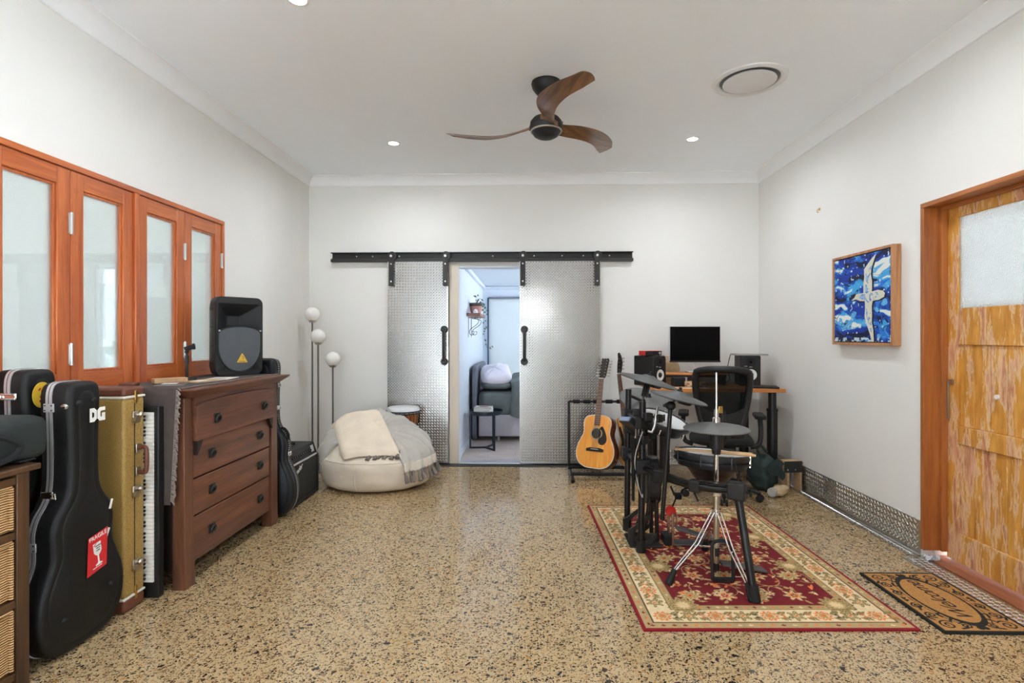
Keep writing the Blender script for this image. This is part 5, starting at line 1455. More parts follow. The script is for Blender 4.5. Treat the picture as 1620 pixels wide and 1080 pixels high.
BC = Vector((-1.345, 4.765, 0.0))
def bean(th, v):
    """v 0 bottom centre .. 1 top centre; th 0 = +x, -90 deg = towards the camera"""
    ph = (v - 0.42) / 0.58 * math.pi / 2 if v > 0.42 else -(0.42 - v) / 0.42 * math.pi / 2
    cr = abs(math.cos(ph)) ** (0.38 if ph > 0 else 0.20); sr = math.copysign(abs(math.sin(ph)) ** 0.75, math.sin(ph))
    rx, ry = 0.50, 0.388
    x = rx * cr * math.cos(th); y = ry * cr * math.sin(th)
    z = 0.185 + (0.18 if sr < 0 else 0.27) * sr
    if z > 0.185:
        back = min(1.0, max(0.0, 0.5 + 0.85 * y / ry)) ** 0.8
        sx_ = min(1.0, max(0.0, 0.15 + x / rx)); z = 0.185 + (z - 0.185) * (0.48 + (1.20 - 0.55 * sx_) * back)
        y += 0.05 * (z - 0.185)
    wr_ = 0.012 * math.sin(7 * th + 5 * v * 3) * cr * (0.4 + 0.6 * v) + 0.008 * math.sin(13 * th - 9 * v)
    x *= 1 + wr_; y *= 1 + wr_
    pinch = 0.012 * math.exp(-((th + 1.75) / 0.05) ** 2) * (1 if 0.1 < v < 0.6 else 0)
    x *= 1 - pinch; y *= 1 - pinch
    return Vector((x, y, max(0.003, z)))
bb = thing('bean_bag', 'cream cotton bean bag chair on the floor in front of the metal doors', 'bean bag', BC)
MB().grid(lambda u_, v_: bean(u_ * 2 * math.pi - math.pi, 0.02 + 0.975 * v_), 120, 60, closed_u=True).build('cover', 'bean_cotton', bb, smooth=80)
mb = MB().tube([bean(R(-100), v_) * 1.003 for v_ in np.linspace(0.14, 0.62, 20)], 0.0028, 6)
mb.build('seam', 'bean_cotton', bb, smooth=80)
mb = MB().tube([bean(a, 0.60) * 1.003 for a in np.linspace(R(-175), R(-10), 50)], 0.003, 6)
mb.build('seam', 'bean_cotton', bb, smooth=80)
MB().tube([bean(R(95), 0.995) + Vector((-0.05, 0, 0.0)), bean(R(95), 0.995) + Vector((0, 0.0, 0.05)), bean(R(95), 0.995) + Vector((0.06, 0, 0.0))], 0.008, 6).build('grab_loop', 'throw_grey', bb)

def bean_n(th, v):
    e = 0.01
    a = bean(th + e, v) - bean(th - e, v); c = bean(th, min(0.999, v + e)) - bean(th, v - e)
    n = a.cross(c)
    return n.normalized() if n.length > 1e-9 else Vector((0, 0, 1))
def top_at(x, y):
    """height of the bean bag's upper surface over local (x, y)"""
    th = math.atan2(y / 0.388, x / 0.50); lo, hi = 0.42, 0.999
    r = math.hypot(x, y)
    for _ in range(26):
        m_ = (lo + hi) / 2; p = bean(th, m_)
        if math.hypot(p.x, p.y) > r: lo = m_
        else: hi = m_
    return bean(th, lo).z
# grey throw draped over the back and right side
th_ = thing('throw_blanket', 'light grey throw with dark tassels draped over the bean bag', 'blanket', BC)
def throwf(u_, v_, l):
    a = R(215 - 268 * u_); v0 = 0.47 + 0.10 * math.sin(2.2 * math.pi * u_) + 0.03 * math.sin(17 * u_)
    if u_ > 0.72: v0 = 0.53 + (v0 - 0.50) * 0.4
    v = v0 + (0.998 - v0) * v_
    n = bean_n(a, v); p = bean(a, v)
    off = 0.012 + 0.014 * max(0, math.sin(9 * a + 6 * v)) + 0.010 * max(0, math.sin(21 * a - 11 * v))
    return p + n * (off if not l else 0.003)
MB().grid(throwf, 130, 34, thick=True).build('cloth', 'throw_grey', th_, smooth=80)
def hemf(u_, v_, l):
    p0 = Vector(throwf(0.80 + 0.20 * u_, 0.0, 0)); out = Vector((p0.x, p0.y, 0)).normalized()
    return p0 + out * (0.006 + 0.008 * v_ + (0 if l else 0.004) + 0.006 * math.sin(20 * u_)) + Vector((0, 0, 0.02 - v_ * 0.075))
MB().grid(hemf, 30, 6, thick=True).build('hem', 'throw_cream', th_, smooth=80)
def tassel(p, d, L, par):
    p, d = Vector(p), Vector(d).normalized()
    mb = MB().tube([p, p + d * L * 0.18, p + d * L * 0.24, p + d * L * 0.55, p + d * L], [0.004, 0.011, 0.007, 0.016, 0.019], 9)
    mb.tube([p - d * 0.02, p], 0.0025, 6)
    return mb.build('tassel', 'tassel_grey', par, smooth=60)
rg = random.Random(9)
for k in range(11):
    p = Vector(hemf(k / 10, 1.0, 0)); out = Vector((p.x, p.y, 0)).normalized()
    tassel(p, Vector((rg.uniform(-.3, .3), rg.uniform(-.3, .3), -1)) + out * 0.35, 0.095, th_)
for k in range(6):
    x = 0.03 + 0.045 * k; y = -0.262 + 0.01 * k; z = top_at(x, y)
    tassel((x, y, z + 0.022), (rg.uniform(-0.5, 0.1), -1, -0.55), 0.09, th_)

# folded plush blanket lying on the slope
pb = thing('plush_blanket', 'thick folded beige plush blanket resting on the bean bag', 'blanket', BC)
c00, c10, c11, c01 = (-0.19, -0.335), (0.285, -0.265), (-0.03, 0.20), (-0.47, 0.12)
def plushf(u_, v_, l):
    x = (c00[0] * (1 - u_) + c10[0] * u_) * (1 - v_) + (c01[0] * (1 - u_) + c11[0] * u_) * v_
    y = (c00[1] * (1 - u_) + c10[1] * u_) * (1 - v_) + (c01[1] * (1 - u_) + c11[1] * u_) * v_
    r = math.hypot(x / 0.46, y / 0.385)
    xs, ys = (x, y) if r < 0.93 else (x * 0.93 / r, y * 0.93 / r)
    base_ = top_at(xs, ys)
    if r > 0.93: base_ -= (r - 0.93) * 0.05
    eu = min(u_, 1 - u_) * 2; ev = min(v_, 1 - v_) * 2
    puff = (1 - (1 - min(1, eu * 5)) ** 2) ** 0.5 * (1 - (1 - min(1, ev * 5)) ** 2) ** 0.5
    return (x, y, base_ + 0.020 + (0.040 * puff + 0.004 * math.sin(9 * u_ + 5 * v_) if not l else 0.0))
MB().grid(plushf, 40, 40, thick=True).build('folded_cloth', 'plush_beige', pb, smooth=80)

dj = thing('djembe_drum', 'goblet-shaped wooden djembe drum with pale skin behind the bean bag', 'drum', (-1.23, 5.30, 0))
MB().lathe([(0.0, 0.0), (0.115, 0.0), (0.12, 0.02), (0.10, 0.12), (0.078, 0.24), (0.076, 0.29), (0.10, 0.36), (0.145, 0.47), (0.158, 0.55), (0.155, 0.60), (0.15, 0.612), (0.0, 0.612)], 40, cap=False).build('body', 'djembe_wood', dj)
MB().lathe([(0.1605, 0.565), (0.162, 0.575), (0.161, 0.60), (0.155, 0.618), (0.14, 0.624), (0.0, 0.625)], 40, cap=False).build('skin', 'drum_head', dj)
MB().lathe([(0.166, 0.560), (0.169, 0.566), (0.166, 0.572), (0.160, 0.566)], 40, cap=False).build('ring', 'black_tube', dj)
MB().lathe([(0.168, 0.578), (0.170, 0.584), (0.168, 0.590), (0.162, 0.584)], 40, cap=False).build('ring', 'black_tube', dj)
for k in range(24):
    a = 2 * math.pi * k / 24; a2 = a + 0.13
    MB().tube([(0.168 * math.cos(a), 0.168 * math.sin(a), 0.59), (0.163 * math.cos(a2), 0.163 * math.sin(a2), 0.54), (0.152 * math.cos(a2), 0.152 * math.sin(a2), 0.47), (0.106 * math.cos(a), 0.106 * math.sin(a), 0.36)], 0.003, 5).build('rope', 'black_rubber', dj)

# ================================================================ GUITAR RACK AND GUITARS
rk = thing('guitar_rack', 'black tubular guitar rack with padded top bar against the right metal door', 'guitar rack', (0.74, 5.1, 0))
for x in (0.425, 1.06):
    bw(MB().cyl((x, 5.27, 0.04), (x, 5.27, 0.69), 0.0125, n=12), 'upright', 'black_tube', rk)
    bw(MB().cyl((x, 5.30, 0.03), (x, 4.86, 0.03), 0.016, n=12).cyl((x, 4.86, 0.03), (x, 4.81, 0.018), 0.018, n=12), 'foot', 'black_tube', rk)
bw(MB().cyl((0.425, 5.27, 0.685), (1.06, 5.27, 0.685), 0.012, n=12), 'top_bar', 'black_tube', rk)
for x in (0.50, 0.60, 0.70, 0.82, 0.93, 1.0):
    bw(MB().cyl((x - 0.033, 5.27, 0.685), (x + 0.033, 5.27, 0.685), 0.0195, n=12), 'foam_pad', 'black_soft', rk)
for y, z in ((4.93, 0.055), (5.17, 0.06)):
    bw(MB().cyl((0.425, y, z), (1.06, y, z), 0.0155, n=12), 'cradle_bar', 'black_soft', rk)
    for x in (0.425, 1.06): bw(MB().cyl((x, y, 0.03), (x, y, z), 0.016, n=10), 'joint', 'black_rubber', rk)

def neck_and_head(t, z0, z1, w0, w1, yf, fret_mat, head_mat, pegs, head_out, nfr=16):
    """along local z; front face at local y = yf"""
    vs = [(-w0 / 2, yf, z0), (w0 / 2, yf, z0), (w1 / 2, yf, z1), (-w1 / 2, yf, z1), (-w0 / 2 * 0.7, yf + 0.022, z0), (w0 / 2 * 0.7, yf + 0.022, z0), (w1 / 2 * 0.7, yf + 0.018, z1), (-w1 / 2 * 0.7, yf + 0.018, z1)]
    MB().add(vs, [(0, 1, 2, 3), (7, 6, 5, 4), (0, 4, 5, 1), (1, 5, 6, 2), (2, 6, 7, 3), (3, 7, 4, 0)]).build('neck', 'mahogany', t, 0.004)
    fb = MB().add([(-w0 / 2, yf - 0.005, z0), (w0 / 2, yf - 0.005, z0), (w1 / 2, yf - 0.005, z1), (-w1 / 2, yf - 0.005, z1), (-w0 / 2, yf, z0), (w0 / 2, yf, z0), (w1 / 2, yf, z1), (-w1 / 2, yf, z1)], [(0, 3, 2, 1), (4, 5, 6, 7), (0, 1, 5, 4), (1, 2, 6, 5), (2, 3, 7, 6), (3, 0, 4, 7)]).build('fretboard', fret_mat, t)
    L = (z1 - z0) / (1 - 2 ** (-nfr / 12.0))
    for k in range(1, nfr):
        z = z1 - L * (1 - 2 ** (-k / 12.0))
        w = w1 + (w0 - w1) * (z1 - z) / (z1 - z0)
        MB().box(-w / 2, w / 2, yf - 0.0062, yf - 0.005, z - 0.001, z + 0.001).build('fret', 'nickel', fb)
    MB().box(-w1 / 2, w1 / 2, yf - 0.009, yf + 0.004, z1 - 0.002, z1 + 0.004).build('nut', 'white_plastic', t)
    hd = MB().prism(head_out, -0.002, 0.014, basis((0, yf + 0.016, z1 + 0.002), (1, 0, 0), Vector((0, 0.18, 1)))).build('headstock', head_mat, t, 0.002, 1)
    for x, z, sd in pegs:
        y = yf + 0.006 + 0.18 * (z - z1)
        q = MB().cyl((x, y - 0.016, z), (x, y + 0.004, z), 0.0042, n=8).build('tuning_post', 'nickel', hd)
        q.parent = hd
        MB().cyl((x, y + 0.012, z), (x + sd * 0.034, y + 0.012, z), 0.003, n=6).sphere((x + sd * 0.040, y + 0.012, z), (0.009, 0.004, 0.0065), 10, 6).build('tuner_button', 'nickel', hd)

# --- 12-string acoustic
ac = thing('acoustic_guitar', 'orange-topped acoustic guitar with black pickguard leaning in the rack', 'guitar', (0.632, 5.02, 0.088), 0, None, (R(-14), R(7.5), R(-34)))
ac.rotation_mode = 'ZYX'
BH = [(0.0, 0.0), (0.08, 0.003), (0.145, 0.03), (0.187, 0.085), (0.198, 0.15), (0.186, 0.215), (0.158, 0.275), (0.139, 0.32), (0.137, 0.36), (0.144, 0.41), (0.139, 0.455), (0.112, 0.485), (0.06, 0.499), (0.0, 0.50)]
bo = mirror_outline(spline(BH, 4)); bo = [p for i, p in enumerate(bo) if i == 0 or (Vector(p) - Vector(bo[i - 1])).length > 1e-4]
Mg = basis((0, 0, 0), (1, 0, 0), (0, 0, 1))
MB().prism(bo, -0.118, -0.004, Mg).build('body', 'mahogany', ac, 0.003, 2, 50)
MB().prism(offset_outline(bo, 0.0012), -0.004, 0.0, Mg).build('top_plate', 'spruce', ac, 0.001, 1, 50)
MB().ring(offset_outline(bo, 0.0022), offset_outline(bo, -0.004), -0.007, 0.0007, Mg).build('binding', 'white_piping', ac)
MB().ring(circle(0.066, 40, 0, 0.325), circle(0.05, 40, 0, 0.325), 0.0, 0.0008, Mg).build('rosette', 'tan_card', ac)
MB().prism(circle(0.05, 40, 0, 0.325), 0.0, 0.0010, Mg).build('sound_hole', 'print_black', ac)
pg = spline([(0.028, 0.365), (0.056, 0.395), (0.098, 0.33), (0.112, 0.265), (0.085, 0.225), (0.045, 0.225), (0.026, 0.25), (0.03, 0.278), (0.056, 0.30), (0.062, 0.335), (0.045, 0.362)], 4, True)
MB().prism(pg, 0.0004, 0.002, Mg).build('pickguard', 'print_black', ac)
br = MB().prism([(-0.09, 0.155), (0.09, 0.155), (0.09, 0.18), (0.05, 0.19), (-0.05, 0.19), (-0.09, 0.18)], 0.0, 0.009, Mg).build('bridge', 'chest_dark', ac, 0.002)
MB().box(-0.04, 0.04, -0.013, -0.009, 0.174, 0.178).build('saddle', 'white_plastic', br)
ho = [(-0.024, 0.0), (0.024, 0.0), (0.036, 0.03), (0.040, 0.20), (0.03, 0.215), (0.012, 0.205), (0.0, 0.215), (-0.012, 0.205), (-0.03, 0.215), (-0.040, 0.20), (-0.036, 0.03)]
pegs = [(sd * 0.026, 0.86 + 0.03 + 0.031 * k, sd) for sd in (-1, 1) for k in range(6)]
neck_and_head(ac, 0.40, 0.86, 0.058, 0.048, -0.006, 'neck_wood', 'chest_dark', pegs, ho)
sm = MB()
for k in range(6):
    f = (k - 2.5) / 2.5
    for e in (-0.0014, 0.0014): sm.tube([(f * 0.027 + e, -0.0135, 0.176), (f * 0.021 + e, -0.0125, 0.862)], 0.0005, 4)
q = sm.build('strings', 'nickel', ac, smooth=0); q['kind'] = 'stuff'

# --- electric bass seen nearly edge on
bs = thing('electric_bass', 'dark electric bass with slim headstock leaning in the rack beside the acoustic guitar', 'bass guitar', (0.985, 5.05, 0.085), 0, None, (R(-12), R(-4.5), R(-62)))
bs.rotation_mode = 'ZYX'
bo2 = spline([(0.0, 0.0), (0.11, 0.02), (0.16, 0.10), (0.14, 0.19), (0.11, 0.25), (0.125, 0.33), (0.13, 0.40), (0.11, 0.42), (0.075, 0.37), (0.035, 0.33), (-0.035, 0.33), (-0.07, 0.38), (-0.10, 0.47), (-0.13, 0.46), (-0.12, 0.36), (-0.11, 0.27), (-0.15, 0.17), (-0.165, 0.09), (-0.10, 0.015)], 4, True)
MB().prism(bo2, -0.042, 0.0, Mg).build('body', 'maple', bs, 0.008, 3, 50)
MB().prism([(a * 0.72, 0.05 + c * 0.72) for a, c in bo2], 0.0, 0.0025, Mg).build('pickguard', 'print_black', bs)
for z in (0.10, 0.20): MB().box(-0.045, 0.045, -0.012, -0.002, z - 0.014, z + 0.014).build('pickup', 'black_plastic', bs, 0.003)
MB().box(-0.04, 0.04, -0.016, -0.002, 0.035, 0.07).build('bridge', 'chrome', bs, 0.002)
hb = [(-0.022, 0.0), (0.022, 0.0), (0.030, 0.03), (0.040, 0.10), (0.020, 0.17), (-0.012, 0.215), (-0.030, 0.205), (-0.022, 0.15), (-0.030, 0.08), (-0.028, 0.02)]
neck_and_head(bs, 0.28, 0.90, 0.06, 0.042, -0.006, 'neck_wood', 'chest_dark', [(0.012, 0.94 + 0.035 * k, 1) for k in range(4)], hb, 20)
sm = MB()
for k in range(4):
    f = (k - 1.5) / 1.5
    sm.tube([(f * 0.027, -0.016, 0.06), (f * 0.016, -0.0125, 0.90)], 0.0012, 4)
q = sm.build('strings', 'nickel', bs, smooth=0); q['kind'] = 'stuff'

# ================================================================ BEDROOM
bed = thing('bed', 'bed with grey fabric base and grey-green sheets in the far bedroom', 'bed', (0.32, 7.45, 0))
BX0, BX1, BYA, BYB = -0.60, 1.35, 6.72, 8.25
bw(MB().box(BX0, BX1, BYA, BYB, 0.06, 0.335), 'base', 'bed_base_grey', bed, 0.015)
for x in (BX0 + 0.25, BX1 - 0.15):
    for y in (BYA + 0.08, BYB - 0.08): bw(MB().cyl((x, y, 0.0), (x, y, 0.062), 0.022, n=12), 'foot', 'steel', bed)
bw(MB().prism(rrect(BYB - BYA, 0.95, 0.12, 6, (BYA + BYB) / 2, 0.475), 0, 0.06, basis((-0.685, 0, 0), (0, 1, 0), (0, 0, 1))), 'headboard', 'headboard_grey', bed, 0.012)
def mattress(u_, v_):
    o = rrect(BX1 - BX0, BYB - BYA, 0.10, 6); k = int(round(u_ * len(o))) % len(o)
    prof = [(0.97, 0.335), (1.0, 0.37), (1.006, 0.46), (1.0, 0.57), (0.98, 0.605), (0.93, 0.62), (0.5, 0.635), (0.0, 0.64)]
    s_, z = prof[int(round(v_ * 7))]
    w = 1 + 0.006 * math.sin(23 * u_ * 6.28)
    return ((BX0 + BX1) / 2 + o[k][0] * s_ * w, (BYA + BYB) / 2 + o[k][1] * s_ * w, z)
nn = len(rrect(1, 1, 0.1, 6))
bw(MB().grid(mattress, nn, 7, closed_u=True), 'mattress', 'sheet_green', bed, smooth=60)
def duvet(u_, v_, l):
    x = -0.20 + 1.6 * u_; s_ = v_ * 2.1
    y, z = (BYA - 0.03 - 0.02 * math.sin(9 * u_ * 3), 0.36 + s_) if s_ < 0.32 else (BYA - 0.02 + (s_ - 0.32), 0.68)
    bulge = 0.10 * math.exp(-((x - 0.1) / 0.35) ** 2) * (1 if s_ > 0.3 else s_ / 0.3)
    n = 0.02 * math.sin(14 * u_ + 3 * s_) + 0.015 * math.sin(31 * u_ - 5 * s_)
    hang = -0.06 * math.sin(7 * u_) if s_ < 0.05 else 0
    return (x + 0.02 * math.sin(6 * s_), y - (n * 1.2 if s_ < 0.34 else 0), z + hang + (bulge + n if s_ > 0.2 else 0) - (0.03 if l else 0))
bw(MB().grid(duvet, 46, 40, thick=True), 'duvet', 'sheet_green', bed, smooth=80)

def pillow(name, label, loc, w, d, h, mat, rot):
    t = thing(name, label, 'pillow', loc, 0, None, rot)
    def fn(u_, v_):
        a = 2 * math.pi * u_; ph = (v_ - 0.5) * math.pi
        ex = math.copysign(abs(math.cos(a)) ** 0.55, math.cos(a)); ey = math.copysign(abs(math.sin(a)) ** 0.55, math.sin(a))
        cr = abs(math.cos(ph)) ** 0.5
        wr_ = 1 + 0.03 * math.sin(5 * a + 8 * v_)
        return (w / 2 * ex * cr * wr_, d / 2 * ey * cr * wr_, h / 2 * math.sin(ph) * (1 + 0.06 * math.sin(6 * a)))
    MB().grid(fn, 44, 22, closed_u=True).build('case', mat, t, smooth=80)
    MB().tube([(w / 2 * 1.0 * math.copysign(abs(math.cos(a)) ** 0.55, math.cos(a)), d / 2 * math.copysign(abs(math.sin(a)) ** 0.55, math.sin(a)), 0) for a in np.linspace(0, 2 * math.pi, 40)[:-1]], 0.004, 5, True).build('piping', mat, t)
    return t
pillow('pillow', 'plump white pillow at the head of the bed', (-0.40, 7.06, 0.825), 0.40, 0.60, 0.19, 'pillow_white', (R(14), R(-6), R(6)))
pillow('pillow', 'flat green patterned pillow under the white one', (-0.38, 7.06, 0.692), 0.42, 0.62, 0.11, 'sheet_green', (0, R(2), 0))

stb = thing('bedside_table', 'round black metal side table beside the bed', 'side table', (-0.475, 6.30, 0))
MB().lathe([(0.0, 0.41), (0.195, 0.41), (0.2, 0.415), (0.2, 0.455), (0.194, 0.455), (0.192, 0.424), (0.0, 0.422)], 40, cap=False).build('tray_top', 'side_table_navy', stb)
for a in (185, 305, 65):
    x, y = 0.185 * math.cos(R(a)), 0.185 * math.sin(R(a))
    MB().bar((x, y, 0.0), (x, y, 0.412), 0.022, 0.022, (math.cos(R(a)), math.sin(R(a)), 0)).build('leg', 'side_table_navy', stb, 0.002)
    MB().bar((0, 0, 0.011), (x, y, 0.011), 0.022, 0.020).build('foot_bar', 'side_table_navy', stb, 0.002)
for k, (mt, w, d, rz, h, lb) in enumerate((('book_cover', 0.15, 0.21, 6, 0.028, 'bottom white book of the stack on the side table'), ('paper_white', 0.145, 0.20, -4, 0.024, 'middle white book of the stack on the side table'), ('book_cover', 0.14, 0.20, 3, 0.022, 'top book of the stack on the side table'))):
    b_ = thing('book', lb, 'book', (-0.50, 6.27, 0.4245 + (0, 0.0285, 0.053)[k]), rz + 80, 'books stacked on the side table')
    MB().box(-w / 2 + 0.003, w / 2 - 0.004, -d / 2 + 0.003, d / 2 - 0.003, 0.003, h - 0.003).build('pages', 'paper_white', b_)
    MB().box(-w / 2, w / 2, -d / 2, d / 2, 0.0, 0.0025).box(-w / 2, w / 2, -d / 2, d / 2, h - 0.0025, h).box(-w / 2, -w / 2 + 0.0025, -d / 2, d / 2, 0.0025, h - 0.0025).build('cover', mt, b_)
    if k == 2: MB().box(-0.04, 0.03, -0.06, 0.05, h, h + 0.0006).build('cover_print', 'book_red', b_)

ws = thing('wall_shelf', 'small rustic wooden wall shelf on scrolled iron brackets in the bedroom', 'shelf', (BXL, 6.85, 1.60))
bw(MB().box(BXL + 0.004, BXL + 0.17, 6.42, 7.20, 1.575, 1.612), 'board', 'shelf_wood', ws, 0.004)
for y in (6.62, 6.98):
    sc = spline([(0.006, -0.02), (0.09, -0.03), (0.13, -0.06), (0.10, -0.11), (0.03, -0.16), (0.012, -0.20), (0.03, -0.235), (0.065, -0.225), (0.07, -0.195), (0.05, -0.19)], 5)
    q = bw(MB().box(BXL + 0.002, BXL + 0.007, y - 0.006, y + 0.006, 1.32, 1.573), 'bracket', 'black_tube', ws)
    bw(MB().tube([(BXL + 0.004 + a, y, 1.582 + c) for a, c in sc], 0.0035, 6), 'scroll', 'black_tube', q)
    bw(MB().tube([(BXL + 0.10 + 0.03 * math.cos(a) * (1 - 0.06 * i), y, 1.555 + 0.018 * math.sin(a) * (1 - 0.06 * i)) for i, a in enumerate(np.linspace(0, 6.5, 14))], 0.003, 5), 'curl', 'black_tube', q)
o = thing('plant_pot', 'pink-brown pot with trailing plant on the bedroom wall shelf', 'potted plant', (BXL + 0.085, 6.78, 1.6125))
MB().lathe([(0.0, 0.0), (0.062, 0.0), (0.076, 0.06), (0.079, 0.135), (0.072, 0.135), (0.069, 0.12), (0.0, 0.118)], 24, cap=False).build('pot', 'pot_pink', o)
MB().lathe([(0.0785, 0.10), (0.081, 0.104), (0.081, 0.137), (0.075, 0.142)], 24, cap=False).build('pot_band', 'pot_dark', o)
def vine_leaf(par, p, d, s_):
    d = Vector(d).normalized(); sd = d.cross(Vector((0.3, -1, 0.2))).normalized()
    up = sd.cross(d) * 0.15
    vs = [p, p + d * s_ * 0.35 + sd * s_ * 0.32, p + d * s_, p + d * s_ * 0.35 - sd * s_ * 0.32, p + d * s_ * 0.5 + up * s_]
    MB().add(vs, [(0, 1, 4), (1, 2, 4), (2, 3, 4), (3, 0, 4)]).build('leaf', 'leaf_green', par, smooth=0)
rg = random.Random(12)
for s_, pts in enumerate(([(0.0, 0, 0.11), (0.05, -0.02, 0.20), (0.09, -0.03, 0.12), (0.105, -0.02, -0.05), (0.10, 0.0, -0.2), (0.115, 0.0, -0.34), (0.15, 0.0, -0.43), (0.21, 0.0, -0.40)], [(0.0, 0.02, 0.11), (0.03, 0.08, 0.18), (0.10, 0.10, 0.10), (0.12, 0.12, -0.10), (0.10, 0.12, -0.22)], [(0, 0, 0.11), (-0.005, 0.03, 0.2), (0.02, 0.06, 0.26)], [(0, -0.02, 0.11), (0.07, -0.05, 0.15), (0.13, -0.05, 0.08), (0.14, -0.05, 0.0)])):
    sp_ = [Vector(p) for p in spline(pts, 6)]
    MB().tube(sp_, 0.0022, 5).build('vine', 'leaf_green', o)
    for k in range(2, len(sp_), 3):
        vine_leaf(o, sp_[k], (rg.uniform(-0.6, 1), rg.uniform(-0.9, 0.3), rg.uniform(-1, 0.2)), rg.uniform(0.03, 0.048))
for k in range(9):
    vine_leaf(o, Vector((rg.uniform(-.03, .04), rg.uniform(-.04, .04), 0.115)), (rg.uniform(-.6, 1), rg.uniform(-1, 1), 1), rg.uniform(0.04, 0.06))
o = MB().lathe([(0.0, 0.0), (0.028, 0.0), (0.03, 0.02), (0.022, 0.04), (0.01, 0.052), (0.0, 0.054)], 18, cap=False).build('himalayan_lamp', 'pillow_white', None)
o.location = (BXL + 0.10, 6.55, 1.6125); tag(o, 'small pale pink stone ornament on the near end of the wall shelf', 'ornament'); o.name = 'stone_ornament'

# ================================================================ DESK CORNER
DZ = 0.86
dk = thing('standing_desk', 'wooden-topped standing desk on black telescopic legs in the back right corner', 'desk', (1.73, 5.1, 0))
bw(MB().box(1.15, 2.315, 4.79, 5.46, DZ - 0.032, DZ), 'desk_top', 'desk_wood', dk, 0.004)
for x, y in ((1.27, 4.90), (1.27, 5.36), (2.235, 4.88), (2.175, 5.36)):
    bw(MB().cyl((x, y, 0.0), (x, y, 0.665), 0.045, n=20), 'leg_sleeve', 'black_tube', dk)
    bw(MB().cyl((x, y, 0.66), (x, y, DZ - 0.032), 0.034, n=20), 'leg_inner', 'black_tube', dk)
    bw(MB().cyl((x, y, 0.652), (x, y, 0.672), 0.048, n=20), 'leg_collar', 'black_plastic', dk)
bw(MB().box(1.27, 2.2, 5.34, 5.38, DZ - 0.075, DZ - 0.033), 'cross_beam', 'black_tube', dk, 0.003)

rs = thing('monitor_riser', 'low black desk riser with orange wooden shelf under the monitor', 'riser', (1.62, 5.24, DZ))
MB().box(-0.30, 0.30, -0.11, 0.11, 0.098, 0.116).build('shelf', 'desk_wood', rs, 0.003)
MB().box(-0.30, 0.30, -0.108, 0.108, 0.078, 0.0978).build('under_shelf', 'black_plastic', rs, 0.003)
for x in (-0.285, 0.0, 0.285): MB().box(x - 0.012, x + 0.012, -0.10, 0.10, 0.0005, 0.078).build('support', 'black_plastic', rs, 0.002)

mo = thing('computer_monitor', 'black computer monitor on a thin stand at the back of the desk', 'monitor', (1.65, 5.24, DZ + 0.1165), 2)
MB().box(-0.25, 0.25, -0.012, 0.016, 0.10, 0.452).build('housing', 'seam_silver', mo, 0.004)
MB().box(-0.244, 0.244, -0.0135, -0.0118, 0.115, 0.447).build('screen', 'monitor_black', mo)
MB().box(-0.25, 0.25, -0.0137, -0.0118, 0.10, 0.1145).build('chin', 'black_plastic', mo)
MB().box(-0.016, 0.016, 0.0, 0.014, 0.012, 0.105).build('stand_neck', 'seam_silver', mo, 0.002)
MB().box(-0.075, 0.075, -0.05, 0.06, 0.0, 0.012).build('stand_base', 'seam_silver', mo, 0.004)

def studio_monitor(label, loc, rz):
    t = thing('studio_monitor', label, 'speaker', loc, rz, 'studio monitors on the desk')
    MB().box(-0.092, 0.092, 0.0, 0.235, 0.0, 0.285).build('cabinet', 'black_plastic', t, 0.012, 3)
    MB().prism(rrect(0.17, 0.268, 0.02, 4, 0, 0.1425), 0, 0.006, basis((0, 0.001, 0), (1, 0, 0), (0, 0, 1))).build('front_baffle', 'black_plastic', t, 0.002)
    A = lambda x, z: basis((x, -0.005, z), (1, 0, 0), (0, 0, 1))
    w_ = MB().lathe([(0.066, 0.0), (0.064, 0.006), (0.056, 0.004), (0.052, 0.001)], 36, A(0, 0.105), cap=False).build('woofer_surround', 'black_rubber', t)
    MB().lathe([(0.053, 0.004), (0.024, 0.0008)], 36, A(0, 0.105), cap=False).build('woofer_cone', 'drum_head', t)
    MB().lathe([(0.025, 0.001), (0.02, 0.008), (0.01, 0.012), (0.0, 0.013)], 28, A(0, 0.105), cap=False).build('dust_cap', 'print_black', t)
    MB().lathe([(0.040, 0.0006), (0.036, 0.004), (0.018, 0.001), (0.0, 0.004)], 28, A(0, 0.225), cap=False).build('tweeter', 'black_rubber', t)
    MB().lathe([(0.012, 0.002), (0.008, 0.007), (0.0, 0.008)], 18, A(0, 0.225), cap=False).build('tweeter_dome', 'monitor_black', t)
    text('logo', 'rokit5', 0.012, 'print_white', t, A(-0.045, 0.185), 0.0006)
    text('logo', 'KRK', 0.016, 'seam_silver', t, A(0.0, 0.178), 0.0006)
    MB().prism(rrect(0.10, 0.014, 0.006, 4, 0, 0.02), 0, 0.0012, A(0, 0)).build('port', 'print_black', t)
    return t
studio_monitor('black studio monitor with red interface on top, left of the screen', (1.255, 5.02, DZ + 0.0005), 38)
studio_monitor('black studio monitor with a laptop lying on top, right of the screen', (2.13, 5.09, DZ + 0.0005), -8)

